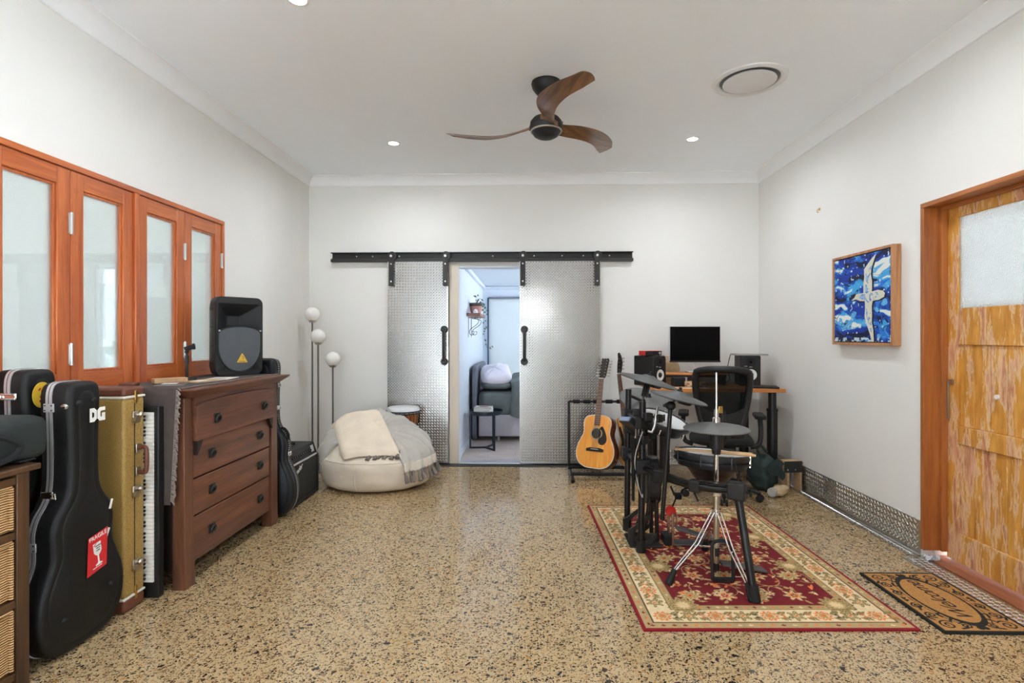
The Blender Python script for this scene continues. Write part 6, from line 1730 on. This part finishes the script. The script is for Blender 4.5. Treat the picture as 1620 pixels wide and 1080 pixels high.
ai = thing('audio_interface', 'small red audio interface on top of the left studio monitor', 'audio interface', (1.185, 5.09, DZ + 0.2862), 20)
MB().box(-0.09, 0.09, -0.05, 0.06, 0.003, 0.046).build('shell', 'red_plastic', ai, 0.004)
MB().box(-0.088, 0.088, -0.054, -0.0505, 0.005, 0.044).build('front_plate', 'print_black', ai)
for x in (-0.07, -0.035, 0.0, 0.03): MB().cyl((x, -0.054, 0.025), (x, -0.062, 0.025), 0.008, n=14).build('knob', 'black_plastic', ai)
MB().cyl((0.062, -0.054, 0.025), (0.062, -0.066, 0.025), 0.013, n=16).build('volume_knob', 'steel', ai)
for x in (-0.07, 0.07):
    for y in (-0.03, 0.04): MB().cyl((x, y, 0), (x, y, 0.0035), 0.008, n=8).build('foot', 'black_rubber', ai)

def laptop(name, label, loc, rz, w, d, mat, closed=True):
    t = thing(name, label, 'laptop', loc, rz)
    MB().box(-w / 2, w / 2, -d / 2, d / 2, 0.0, 0.010).build('base', mat, t, 0.003)
    MB().box(-w / 2, w / 2, -d / 2, d / 2, 0.0108, 0.016).build('lid', mat, t, 0.002)
    return t
laptop('laptop', 'closed silver laptop lying on the right studio monitor', (2.16, 5.20, DZ + 0.2862), -6, 0.29, 0.21, 'steel')
laptop('laptop', 'closed dark laptop at the right end of the desk', (2.165, 4.90, DZ + 0.0005), -16, 0.24, 0.18, 'case_black')

tb = thing('tambourine', 'round wooden tambourine lying on the desk behind the chair', 'tambourine', (1.56, 4.93, DZ + 0.0005))
MB().ring(circle(0.095, 40), circle(0.086, 40), 0.0, 0.05).build('frame', 'woven_tan', tb)
for k in range(8):
    a = R(45 * k + 12)
    MB().box(-0.018, 0.018, -0.0035, 0.0035, 0.014, 0.020, Matrix.Translation((0.0935 * math.cos(a), 0.0935 * math.sin(a), 0)) @ Matrix.Rotation(a + math.pi / 2, 4, 'Z')).build('slot', 'print_black', tb)
    MB().box(-0.018, 0.018, -0.0035, 0.0035, 0.032, 0.038, Matrix.Translation((0.0935 * math.cos(a + 0.3), 0.0935 * math.sin(a + 0.3), 0)) @ Matrix.Rotation(a + 0.3 + math.pi / 2, 4, 'Z')).build('slot', 'print_black', tb)
cb = thing('small_speaker_box', 'small black fabric box between left studio monitor and screen', 'box', (1.43, 5.03, DZ + 0.0005), 10)
MB().box(-0.055, 0.055, -0.04, 0.04, 0.0, 0.085).build('body', 'amp_grille', cb, 0.006)
MB().box(-0.048, 0.048, -0.043, -0.0402, 0.008, 0.077).build('front_cloth', 'black_soft', cb, 0.002)
dsc = thing('cymbal_disc', 'yellowed disc leaning on the wall behind the left studio monitor', 'disc', (1.42, 5.40, DZ + 0.138), 0, None, (R(-12), 0, 0))
MB().lathe([(0.0, 0.012), (0.03, 0.010), (0.04, 0.003), (0.135, -0.004), (0.136, -0.008), (0.0, -0.008)], 36, basis((0, 0, 0), (1, 0, 0), (0, 0, 1)), cap=False).build('disc', 'woven_tan', dsc)
cab = MB().tube(spline([(1.33, 4.90, DZ + 0.004), (1.40, 4.83, DZ + 0.004), (1.52, 4.81, DZ + 0.004), (1.66, 4.86, DZ + 0.004), (1.68, 4.98, DZ + 0.004)], 6), 0.003, 6).build('white_cable', 'white_plastic')
tag(cab, 'thin white cable lying across the desk', 'cable')
for k, (pts, lb) in enumerate(([[(2.02, 5.30, 1.15), (2.0, 5.32, 1.02), (2.03, 5.35, 0.9), (2.02, 5.44, 0.863)], 'black cable hanging left of the right studio monitor'], [[(1.93, 5.46, 0.82), (1.95, 5.46, 0.6), (1.98, 5.45, 0.4), (2.02, 5.44, 0.30)], 'black cable hanging down behind the desk'])):
    o = MB().tube(spline(pts, 6), 0.0035, 6).build('cable', 'black_rubber'); tag(o, lb, 'cable')

# --- mesh office chair facing the desk, we see its back
oc = thing('office_chair', 'black mesh-backed office chair with armrests pushed up to the desk', 'chair', (1.625, 4.475, 0.0), 163)
# local +y is the sitter's forward... the back rest stands at local +y 0.24 side towards the camera
def backf(u_, v_, inset=0.0):
    """u across -1..1, v up 0..1"""
    z = 0.60 + v_ * 0.47; half = 0.14 + 0.062 * math.sin(min(1, v_ * 1.25) * math.pi / 2)
    if v_ > 0.9: half -= 0.02 * (v_ - 0.9) / 0.1
    y = 0.23 + 0.03 * v_ ** 2 - 0.025 * math.sin(v_ * math.pi) - 0.05 * (u_ * u_)
    return Vector((u_ * half, y + 0.02 * v_, z))
ringp = [backf(-1, v_) for v_ in np.linspace(0.06, 0.95, 12)] + [backf(u_, 1 - 0.05 * abs(u_) ** 3) for u_ in np.linspace(-0.94, 0.94, 12)] + [backf(1, v_) for v_ in np.linspace(0.95, 0.06, 12)] + [backf(u_, 0.04 - 0.04 * (1 - u_ * u_)) for u_ in np.linspace(0.94, -0.94, 10)]
MB().tube(ringp, 0.028, 10, True).build('back_frame', 'black_plastic', oc, smooth=60)
MB().grid(lambda u_, v_: backf(u_ * 2 - 1, v_), 16, 16).build('back_mesh', 'chair_mesh', oc, smooth=60)
MB().grid(lambda u_, v_, l: backf((u_ * 2 - 1) * 0.98, 0.03 + v_ * (0.20 + 0.14 * (2 * u_ - 1) ** 2)) + Vector((0, 0.012 if l else 0.020, 0)), 18, 8, thick=True).build('lumbar_panel', 'black_plastic', oc, smooth=60)
MB().tube([(0, 0.28, 0.75), (0, 0.30, 0.62), (0, 0.24, 0.49), (0, 0.08, 0.44)], [0.022, 0.026, 0.03, 0.03], 10).build('back_spine', 'black_plastic', oc, smooth=60)
def seatf(u_, v_):
    a = 2 * math.pi * u_; ph = (v_ - 0.5) * math.pi
    ex = math.copysign(abs(math.cos(a)) ** 0.5, math.cos(a)); ey = math.copysign(abs(math.sin(a)) ** 0.5, math.sin(a)); cr = abs(math.cos(ph)) ** 0.4
    return (0.25 * ex * cr, 0.24 * ey * cr - 0.02, 0.475 + 0.04 * math.sin(ph))
MB().grid(seatf, 36, 14, closed_u=True).build('seat', 'black_soft', oc, smooth=60)
MB().box(-0.11, 0.11, -0.12, 0.12, 0.39, 0.435).build('mechanism', 'black_plastic', oc, 0.01)
for sx in (-1, 1):
    MB().tube(spline([(sx * 0.22, 0.06, 0.43), (sx * 0.285, 0.06, 0.46), (sx * 0.30, 0.05, 0.56), (sx * 0.295, 0.02, 0.665)], 5), [0.02] * 16, 10).build('arm_post', 'black_plastic', oc, smooth=60)
    MB().prism(rrect(0.085, 0.26, 0.035, 5), 0.662, 0.692, Matrix.Translation((sx * 0.295, -0.02, 0))).build('arm_pad', 'black_soft', oc, 0.008)
MB().cyl((0, 0, 0.20), (0, 0, 0.40), 0.024, n=16).cyl((0, 0, 0.10), (0, 0, 0.24), 0.03, n=16).build('gas_column', 'black_tube', oc)
hubm = MB().cyl((0, 0, 0.085), (0, 0, 0.13), 0.05, n=20).build('base_hub', 'black_plastic', oc)
for k in range(5):
    a = R(72 * k + 20); c, s_ = math.cos(a), math.sin(a)
    MB().tube([(0.03 * c, 0.03 * s_, 0.11), (0.16 * c, 0.16 * s_, 0.10), (0.30 * c, 0.30 * s_, 0.072)], [0.027, 0.022, 0.016], 8).build('base_arm', 'black_plastic', oc)
    w = MB().cyl((0.30 * c - 0.012 * s_, 0.30 * s_ + 0.012 * c, 0.029), (0.30 * c - 0.026 * s_, 0.30 * s_ + 0.026 * c, 0.029), 0.028, n=16)
    w.cyl((0.30 * c + 0.012 * s_, 0.30 * s_ - 0.012 * c, 0.029), (0.30 * c + 0.026 * s_, 0.30 * s_ - 0.026 * c, 0.029), 0.028, n=16).cyl((0.30 * c, 0.30 * s_, 0.03), (0.30 * c, 0.30 * s_, 0.075), 0.008, n=8)
    w.build('caster', 'black_rubber', oc)

# --- things on the floor under the desk
gb = thing('green_bag', 'slumped dark green cloth bag on the floor below the desk', 'bag', (2.06, 4.68, 0.0), 10)
def blobf(rx, ry, rz, seed, cz):
    def fn(u_, v_):
        a = 2 * math.pi * u_; ph = (v_ - 0.5) * math.pi; cr = abs(math.cos(ph)) ** 0.6
        w = 1 + 0.10 * math.sin(3 * a + seed) + 0.06 * math.sin(7 * a + 5 * v_ + seed) + 0.05 * math.sin(9 * v_ * 3 + 2 * a)
        return (rx * cr * math.cos(a) * w, ry * cr * math.sin(a) * w, max(0.002, cz + rz * math.sin(ph) * (1 + 0.08 * math.sin(4 * a + seed))))
    return fn
MB().grid(blobf(0.115, 0.12, 0.15, 1.0, 0.145), 40, 20, closed_u=True).build('body', 'dark_green_cloth', gb, smooth=70)
MB().grid(lambda u_, v_, l: (-0.05 + 0.14 * u_ + 0.02 * math.sin(6 * v_), -0.14 - 0.03 * v_ - (0.004 if l else 0), 0.10 + 0.15 * v_ + 0.05 * math.sin(3 * u_)), 12, 12, thick=True).build('flap', 'dark_green_cloth', gb, smooth=70)
MB().tube(spline([(-0.05, -0.05, 0.30), (-0.09, -0.06, 0.36), (-0.04, -0.04, 0.385), (0.02, -0.03, 0.33)], 6), 0.012, 8).build('carry_loop', 'dark_green_cloth', gb)
cp_ = thing('cloth_pouch', 'pale camouflage cloth pouch in front of the green bag', 'pouch', (2.12, 4.49, 0.0), 35)
MB().grid(blobf(0.10, 0.045, 0.04, 2.0, 0.042), 32, 12, closed_u=True).build('body', 'woven_tan', cp_, smooth=70)
MB().cyl((-0.10, 0, 0.045), (-0.13, 0, 0.045), 0.04, 0.036, 20).build('rolled_end', 'throw_grey', cp_, 0.004)
ft = thing('timber_stand', 'small timber stand with black steel plate by the right wall', 'stand', (2.315, 4.66, 0.0), 8)
MB().box(-0.09, 0.06, -0.05, 0.05, 0.235, 0.255).build('top_board', 'plywood', ft, 0.003)
for x0, x1 in ((-0.085, -0.065), (0.03, 0.05)): MB().box(x0, x1, -0.045, 0.045, 0.0, 0.2345).build('end_board', 'plywood', ft, 0.003)
q = MB().box(-0.12, 0.045, -0.0565, -0.0515, 0.165, 0.262).build('steel_plate', 'steel_black', ft, 0.004)
for x in (-0.09, -0.02): MB().cyl((x, -0.0565, 0.19), (x, -0.060, 0.19), 0.006, n=10).build('screw', 'steel', q)

# ================================================================ ELECTRONIC DRUM KIT
kit = thing('drum_rack', 'black electronic drum rack with tom pad and three cymbal pads on the rug', 'drum kit', (0.85, 3.2, 0.0095))
G = 0.0098
def leg(p0, p1, r=0.0205):
    bw(MB().cyl(p0, p1, r, n=18), 'leg', 'black_tube', kit)
    d = (Vector(p1) - Vector(p0)).normalized()
    bw(MB().cyl(p0, Vector(p0) + d * 0.075, r + 0.009, r + 0.007, 18), 'rubber_foot', 'black_rubber', kit)
def clamp(p, s_=0.036, rz=0):
    M = Matrix.Translation(p) @ Matrix.Rotation(R(rz), 4, 'Z')
    mb = MB().box(-s_, s_, -s_ * 0.85, s_ * 0.85, -s_, s_, M)
    q = bw(mb, 'clamp', 'black_plastic', kit, 0.008)
    I = world_inv(q)
    a = M @ Vector((s_, 0, 0)); c = M @ Vector((s_ + 0.022, 0, 0))
    bw(MB().cyl(a, c, 0.006, n=8).bar(c - Vector((0, 0, 0.02)), c + Vector((0, 0, 0.02)), 0.012, 0.008), 'wing_bolt', 'black_plastic', q)
    return q
L1a, L1b = (1.140, 2.675, G), (1.098, 2.80, 0.55)
L2, L3 = (0.705, 3.274), (0.690, 3.643)
leg(L1a, L1b)
leg((L2[0], L2[1], G), (L2[0] + 0.01, L2[1], 0.93))
leg((L3[0], L3[1], G), (L3[0] + 0.01, L3[1], 0.97))
leg((0.95, 4.05, G), (0.93, 4.02, 0.80))
bar1 = spline([(1.098, 2.79, 0.535), (1.0, 2.86, 0.515), (0.86, 3.02, 0.508), (0.76, 3.18, 0.52), (0.712, 3.275, 0.535)], 6)
bw(MB().tube(bar1, 0.0195, 14), 'rack_bar', 'black_tube', kit, smooth=60)
bw(MB().cyl((0.712, 3.275, 0.535), (0.698, 3.643, 0.535), 0.0195, n=14), 'rack_bar', 'black_tube', kit)
bw(MB().tube(spline([(0.698, 3.643, 0.62), (0.76, 3.85, 0.62), (0.93, 4.02, 0.62)], 6), 0.0195, 14), 'rack_bar', 'black_tube', kit, smooth=60)
bw(MB().cyl((0.712, 3.275, 0.80), (0.698, 3.643, 0.80), 0.016, n=14), 'rack_bar', 'black_tube', kit)
for p, s_, rz in (((1.10, 2.795, 0.525), 0.044, -35), ((0.712, 3.275, 0.535), 0.044, 0), ((0.698, 3.643, 0.535), 0.042, 0), ((0.714, 3.275, 0.80), 0.034, 20), ((0.70, 3.643, 0.80), 0.034, 0), ((0.79, 3.13, 0.515), 0.036, -40), ((0.93, 2.94, 0.51), 0.032, -40), ((0.715, 3.27, 0.70), 0.03, 45), ((0.70, 3.64, 0.70), 0.03, 0)):
    clamp(p, s_, rz)
# tall boom post carrying the near cymbal
bw(MB().cyl((0.780, 3.06, 0.28), (0.822, 3.04, 0.94), 0.0125, n=14), 'boom_post', 'black_tube', kit)
bw(MB().cyl((0.820, 3.04, 0.92), (0.866, 3.075, 0.985), 0.0085, n=10), 'boom_rod', 'steel', kit)
bw(MB().sphere((0.822, 3.04, 0.935), (0.03, 0.022, 0.026), 12, 8), 'tilter', 'black_plastic', kit)
bw(MB().bar((0.80, 3.02, 0.95), (0.775, 3.02, 0.935), 0.012, 0.016), 'wing_nut', 'black_plastic', kit, 0.003)
# far boom
bw(MB().cyl((0.715, 3.275, 0.90), (0.755, 3.34, 1.035), 0.0105, n=12), 'boom_rod', 'black_tube', kit)
bw(MB().cyl((0.73, 3.29, 0.94), (0.762, 3.35, 1.06), 0.007, n=10), 'boom_rod', 'steel', kit)
bw(MB().bar((0.73, 3.30, 0.955), (0.758, 3.335, 1.03), 0.034, 0.034), 'tilter', 'black_plastic', kit, 0.006)
bw(MB().cyl((0.70, 3.643, 0.93), (0.84, 3.76, 0.865), 0.0105, n=12), 'boom_rod', 'black_tube', kit)

def cymbal(center, rad, ax, ay, name='cymbal_pad', mat='cymbal_dark'):
    """ax, ay: tilt (deg) about world x and y"""
    M = Matrix.Translation(center) @ Euler((R(ax), R(ay), 0)).to_matrix().to_4x4()
    q = bw(MB().lathe([(0.0, 0.022), (0.03, 0.020), (0.045, 0.010), (rad * 0.5, 0.002), (rad - 0.012, -0.012), (rad, -0.018), (rad - 0.002, -0.023), (rad * 0.5, -0.012), (0.0, -0.010)], 48, M, cap=False), name, mat, kit, smooth=50)
    bw(MB().lathe([(0.0, 0.045), (0.008, 0.044), (0.010, 0.03), (0.016, 0.026), (0.018, 0.018), (0.0, 0.018)], 16, M, cap=False), 'wing_nut', 'black_rubber', q)
    bw(MB().lathe([(0.0, -0.05), (0.035, -0.048), (0.05, -0.03), (0.05, -0.012), (0.0, -0.010)], 20, M @ Matrix.Translation((rad * 0.25, 0, 0)), cap=False), 'sensor_housing', 'black_plastic', q)
    return q
cymbal((0.775, 3.365, 1.065), 0.185, 3, 15)
cymbal((0.884, 3.09, 0.992), 0.165, 2, 13)
cymbal((0.865, 3.78, 0.885), 0.20, 22, 9, mat='cymbal_grey')
# mesh tom pad
M = Matrix.Translation((0.862, 3.36, 0.802)) @ Euler((R(13), R(15), 0)).to_matrix().to_4x4()
tom = bw(MB().lathe([(0.0, -0.075), (0.09, -0.073), (0.13, -0.06), (0.152, -0.03), (0.152, 0.004), (0.0, 0.004)], 44, M, cap=False), 'tom_shell', 'drum_black', kit)
bw(MB().lathe([(0.150, -0.012), (0.168, -0.012), (0.170, 0.004), (0.164, 0.014), (0.150, 0.014), (0.148, 0.004)], 44, M, cap=False), 'tom_rim', 'drum_black', tom)
bw(MB().lathe([(0.148, 0.0085), (0.0, 0.0088)], 44, M, cap=False), 'tom_head', 'drum_head', tom)
for k in range(6):
    a = R(60 * k + 15); Mk = M @ Matrix.Translation((0.158 * math.cos(a), 0.158 * math.sin(a), 0))
    bw(MB().cyl(Mk @ Vector((0, 0, -0.05)), Mk @ Vector((0, 0, 0.018)), 0.0055, n=8), 'lug', 'chrome', tom)
text('tom_print', 'Roland', 0.022, 'print_black', tom, world_inv(tom) @ M @ Matrix.Translation((-0.10, -0.03, 0.0095)) @ Matrix.Rotation(R(20), 4, 'Z'), 0.0003)
bw(MB().tube([(0.80, 3.24, 0.90), (0.785, 3.22, 0.86), (0.77, 3.20, 0.79), (0.755, 3.20, 0.755), (0.735, 3.215, 0.76)], 0.0085, 10), 'tom_holder', 'steel', kit, smooth=60)
clamp((0.80, 3.225, 0.835), 0.024, 30); clamp((0.74, 3.24, 0.84), 0.026, 10); clamp((0.685, 3.30, 0.86), 0.022, 0)
# sound module
M = Matrix.Translation((0.735, 3.53, 0.72)) @ Euler((R(-10), R(38), R(0))).to_matrix().to_4x4()
md = bw(MB().box(-0.10, 0.10, -0.11, 0.11, -0.022, 0.022, M), 'sound_module', 'black_plastic', kit, 0.006)
bw(MB().box(-0.108, -0.098, -0.10, 0.10, -0.016, 0.016, M), 'module_edge', 'screen_blue', md, 0.002)
bw(MB().box(-0.05, 0.05, -0.06, 0.06, 0.0221, 0.0235, M), 'module_screen', 'screen_blue', md)
# cable loom
rg = random.Random(21)
for k in range(9):
    j = lambda s_: rg.uniform(-s_, s_)
    pts = [(Vector(p) + Vector((j(.02), j(.02), 0.018 + j(.018)))) for p in bar1[::4]]
    if k % 3 == 0: pts = pts + [Vector((0.70 + j(.02), 3.25 + j(.02), 0.70)), Vector((0.72, 3.4 + j(.05), 0.75))]
    if k % 3 == 1: pts = [Vector((1.17 + j(.02), 2.98 + j(.03), 0.60 + j(.02))), Vector((1.14, 2.88, 0.53 + j(.03)))] + pts
    bw(MB().tube(spline([tuple(p) for p in pts], 4), 0.0035, 6), 'cable', 'black_rubber', kit, smooth=60)
for k in range(5):
    y = 3.25 + 0.05 * k
    bw(MB().tube(spline([(0.71, y, 0.75), (0.66 + 0.01 * k, y - 0.02, 0.60), (0.68, y + 0.02, 0.45), (0.71, y, 0.35 + 0.03 * k), (0.70, 3.3, 0.52)], 5), 0.003, 6), 'cable', 'black_rubber' if k % 2 else 'throw_grey', kit, smooth=60)
bw(MB().add([(0.640, 3.24, 0.72), (0.648, 3.24, 0.42), (0.655, 3.25, 0.30), (0.665, 3.25, 0.45), (0.69, 3.26, 0.70)], [(0, 1, 2, 3, 4)]).bar((0.65, 3.245, 0.72), (0.652, 3.247, 0.33), 0.02, 0.004), 'hanging_strap', 'black_soft', kit, smooth=0)
for p in ((0.93, 2.965, 0.47), (0.83, 3.07, 0.47)):
    bw(MB().bar(p, (p[0] + 0.02, p[1] - 0.01, p[2] - 0.05), 0.02, 0.006), 'cable_tie', 'black_soft', kit)

# kick pad tower
kp = thing('kick_pad', 'black rounded kick drum pad tower on the rug behind the rack legs', 'kick pad', (0.80, 3.44, 0.0098))
MB().prism(rrect(0.20, 0.30, 0.09, 6, 0, 0.40), -0.04, 0.05, basis((0, 0, 0), (0, 1, 0), (0, 0, 1))).build('pad_body', 'drum_black', kp, 0.015, 3)
MB().prism(circle(0.075, 32, 0, 0.42), 0.05, 0.058, basis((0, 0, 0), (0, 1, 0), (0, 0, 1))).build('strike_face', 'black_soft', kp)
for y in (-0.075, 0.075):
    MB().tube(spline([(-0.02, y, 0.38), (-0.03, y, 0.22), (-0.06, y, 0.10), (-0.10, y * 1.3, 0.015)], 5), 0.014, 8).build('tower_leg', 'black_tube', kp, smooth=60)
    MB().cyl((0.02, y, 0.36), (0.025, y, 0.03), 0.013, n=12).build('tower_post', 'black_tube', kp)
    MB().prism([(-0.16, 0.11), (-0.13, 0.125), (-0.02, 0.21), (-0.02, 0.18), (-0.12, 0.10), (-0.12, 0.04), (-0.06, 0.02), (0.02, 0.09), (0.02, 0.06), (-0.05, 0.0), (-0.08, 0.0), (-0.155, 0.04)], -0.006, 0.006, basis((0, y * 1.25, 0), (1, 0, 0), (0, 0, 1))).build('bracket', 'steel_black', kp)
MB().box(-0.15, 0.05, -0.11, 0.11, 0.0, 0.012).build('base_plate', 'steel_black', kp, 0.003)

pd = thing('kick_pedal', 'chrome and grey kick drum pedal pointing right on the rug', 'drum pedal', (0.935, 3.42, 0.0098))
MB().box(-0.06, -0.01, -0.055, 0.055, 0.0, 0.06).build('hoop_clamp', 'black_plastic', pd, 0.006)
MB().box(-0.01, 0.30, -0.045, 0.045, 0.0, 0.008).build('base_plate', 'pedal_grey', pd, 0.002)
MB().prism([(0.02, 0.095), (0.28, 0.018), (0.28, 0.026), (0.02, 0.105)], -0.042, 0.042, basis((0, 0, 0), (1, 0, 0), (0, 0, 1))).build('foot_board', 'pedal_grey', pd, 0.002)
MB().prism([(0.265, 0.01), (0.34, 0.006), (0.34, 0.016), (0.265, 0.03)], -0.04, 0.04, basis((0, 0, 0), (1, 0, 0), (0, 0, 1))).build('heel_plate', 'pedal_grey', pd, 0.002)
for y in (-0.05, 0.05): MB().cyl((-0.01, y, 0.0), (-0.01, y, 0.20), 0.009, n=12).build('post', 'chrome', pd)
MB().cyl((-0.01, -0.055, 0.20), (-0.01, 0.055, 0.20), 0.008, n=12).build('axle', 'chrome', pd)
MB().lathe([(0.0, 0.012), (0.03, 0.012), (0.034, 0.0), (0.03, -0.012), (0.0, -0.012)], 24, basis((-0.01, 0.0, 0.205), (1, 0, 0), (0, 0, 1)), cap=False).build('cam', 'red_plastic', pd)
MB().cyl((-0.01, 0, 0.205), (0.03, 0, 0.30), 0.005, n=10).cyl((0.02, 0, 0.30), (0.055, 0, 0.30), 0.022, n=16).build('beater', 'black_soft', pd)
MB().tube([(0.02, 0, 0.20), (0.03, 0, 0.15), (0.03, 0, 0.10)], 0.006, 6).build('chain', 'chrome', pd)

# snare pad
Ms = Matrix.Translation((1.125, 3.245, 0.622)) @ Euler((R(-4), R(3), 0)).to_matrix().to_4x4()
sn = bw(MB().lathe([(0.0, -0.165), (0.05, -0.165), (0.10, -0.15), (0.125, -0.115), (0.15, -0.085), (0.195, -0.075), (0.203, -0.05), (0.203, -0.004), (0.0, -0.004)], 48, Ms, cap=False), 'snare_shell', 'drum_black', kit)
sn['label'] = 'large dark snare pad with white head behind the hi-hat'
bw(MB().lathe([(0.200, -0.022), (0.219, -0.022), (0.221, -0.004), (0.216, 0.010), (0.202, 0.010), (0.199, -0.004)], 48, Ms, cap=False), 'snare_rim', 'drum_black', sn)
bw(MB().lathe([(0.203, -0.044), (0.2215, -0.046), (0.2215, -0.034), (0.203, -0.032)], 48, Ms, cap=False), 'lower_hoop', 'drum_black', sn)
bw(MB().lathe([(0.199, 0.003), (0.0, 0.0035)], 48, Ms, cap=False), 'snare_head', 'drum_head', sn)
for k in range(8):
    a = R(45 * k + 10); p = Vector((0.217 * math.cos(a), 0.217 * math.sin(a), 0))
    bw(MB().cyl(Ms @ (p + Vector((0, 0, -0.055))), Ms @ (p + Vector((0, 0, 0.013))), 0.006, n=8), 'lug', 'black_tube' if k != 7 else 'chrome', sn)
bw(MB().cyl((1.125, 3.245, 0.40), (1.125, 3.245, 0.475), 0.028, n=16).tube([(1.125, 3.245, 0.43), (1.05, 3.12, 0.45), (0.95, 2.95, 0.50)], 0.014, 12), 'snare_arm', 'black_tube', kit, smooth=60)

for k, (a, c, lb) in enumerate((((0.885, 3.16, 0.662), (1.315, 3.075, 0.646), 'wooden drumstick lying nearest on the snare pad'), ((0.90, 3.20, 0.659), (1.322, 3.135, 0.642), 'wooden drumstick lying further back on the snare pad'))):
    a, c = Vector(a), Vector(c); d = (c - a).normalized(); L = (c - a).length; t = thing('drumstick', lb, 'drumstick', a, 0, 'pair of drumsticks on the snare')
    MB().tube([d * 0.014, d * 0.10, d * 0.2, d * (L - 0.005), d * L], [0.0042, 0.006, 0.0075, 0.0078, 0.006], 10).build('shaft', 'stick_wood', t, smooth=60)
    MB().sphere((0, 0, 0), (0.008, 0.006, 0.006), 12, 8).sphere(tuple(d * 0.006), 0.0062, 10, 8).build('tip', 'stick_wood', t)

# hi-hat on its chrome stand
hh = thing('hi_hat_stand', 'grey hi-hat cymbal pad on a chrome tripod stand on the rug', 'hi-hat', (1.060, 2.985, 0.0098))
MB().cyl((0, 0, 0.06), (0, 0, 0.46), 0.0165, n=18).build('lower_tube', 'nickel', hh)
MB().cyl((0, 0, 0.44), (0, 0, 0.74), 0.0125, n=16).build('upper_tube', 'chrome', hh)
MB().cyl((0, 0, 0.72), (0, 0, 1.115), 0.0055, n=10).sphere((0, 0, 1.115), 0.0057, 10, 6).build('rod', 'chrome', hh)
MB().cyl((0, 0, 0.435), (0, 0, 0.485), 0.026, n=18).box(0.015, 0.05, -0.01, 0.01, 0.45, 0.47).box(-0.055, -0.02, -0.008, 0.008, 0.45, 0.466).build('height_clamp', 'chrome', hh, 0.003)
MB().lathe([(0.0, 0.842), (0.03, 0.840), (0.046, 0.832), (0.11, 0.826), (0.155, 0.818), (0.172, 0.811), (0.178, 0.804), (0.174, 0.799), (0.10, 0.804), (0.0, 0.806)], 52, cap=False).build('cymbal_pad', 'cymbal_grey', hh, smooth=50)
MB().lathe([(0.0, 0.80), (0.15, 0.798), (0.152, 0.792), (0.10, 0.786), (0.0, 0.785)], 40, cap=False).build('bottom_pad', 'black_rubber', hh)
MB().box(0.07, 0.14, -0.04, 0.03, 0.755, 0.795).build('sensor_box', 'black_plastic', hh, 0.012)
MB().lathe([(0.0, 0.665), (0.022, 0.665), (0.025, 0.69), (0.036, 0.695), (0.038, 0.785), (0.0, 0.785)], 28, cap=False).build('pedestal', 'black_plastic', hh)
MB().lathe([(0.0, 0.841), (0.020, 0.841), (0.020, 0.866), (0.012, 0.870), (0.012, 0.915), (0.0, 0.916)], 20, cap=False).build('clutch', 'chrome', hh)
MB().box(0.012, 0.034, -0.006, 0.006, 0.892, 0.93).build('clutch_wing', 'brass', hh, 0.003)
MB().box(-0.012, 0.012, -0.02, 0.02, 0.10, 0.145).build('leg_collar', 'black_plastic', hh, 0.004)
MB().cyl((0, 0, 0.325), (0, 0, 0.36), 0.024, n=18).build('leg_collar', 'chrome', hh)
for ang, rr in ((205, 0.335), (-78, 0.32), (82, 0.33)):
    c, s_ = math.cos(R(ang)), math.sin(R(ang)); sd = Vector((-s_, c, 0)) * 0.011
    for e in (-1, 1):
        MB().tube([Vector((0.026 * c, 0.026 * s_, 0.345)) + sd * e, Vector((0.14 * c, 0.14 * s_, 0.19)) + sd * e * 1.1, Vector(((rr - 0.03) * c, (rr - 0.03) * s_, 0.06)) + sd * e * 0.6], 0.0048, 8).build('tripod_leg', 'chrome', hh)
    MB().tube([Vector((0.02 * c, 0.02 * s_, 0.15)), Vector((0.15 * c, 0.15 * s_, 0.178))], 0.005, 8).build('brace', 'chrome', hh)
    MB().cyl((rr * c, rr * s_, 0.004), ((rr - 0.045) * c, (rr - 0.045) * s_, 0.075), 0.021, 0.014, 14).build('rubber_foot', 'black_rubber', hh)
fr_ = [(-0.055, -0.10, 0.012), (-0.055, -0.085, 0.16), (-0.035, -0.075, 0.205), (0.035, -0.075, 0.205), (0.055, -0.085, 0.16), (0.055, -0.10, 0.012)]
MB().tube(spline(fr_, 5), 0.0095, 8).bar((-0.055, -0.10, 0.012), (0.055, -0.10, 0.012), 0.03, 0.016).build('pedal_frame', 'black_plastic', hh, smooth=60)
MB().cyl((0, 0, 0.02), (0, 0, 0.10), 0.016, n=14).build('spring_housing', 'black_plastic', hh)
MB().prism([(0.0, 0.055), (0.26, 0.006), (0.26, 0.016), (0.0, 0.067)], -0.035, 0.035, basis((0.02, 0.0, 0), (1, 0.12, 0), (0, 0, 1))).build('foot_board', 'pedal_grey', hh, 0.002)
MB().tube([(0.0, -0.07, 0.008), (0.14, -0.05, 0.006), (0.27, 0.02, 0.006)], 0.004, 6).build('radius_rod', 'chrome', hh)

# crumpled clear plastic at the foot of the door frame
pw = MB().grid(lambda u_, v_: (XR - 0.022 + 0.05 * v_ + 0.015 * math.sin(9 * u_), 3.232 - 0.055 * u_ + 0.012 * math.sin(7 * v_), 0.014 + 0.035 * v_ * (0.5 + 0.5 * math.sin(11 * u_)) + 0.01 * math.sin(17 * u_ + 5 * v_)), 14, 10).build('plastic_wrap', 'plastic_clear', None, smooth=20)
tag(pw, 'scrap of crumpled clear plastic at the foot of the door frame', 'plastic')
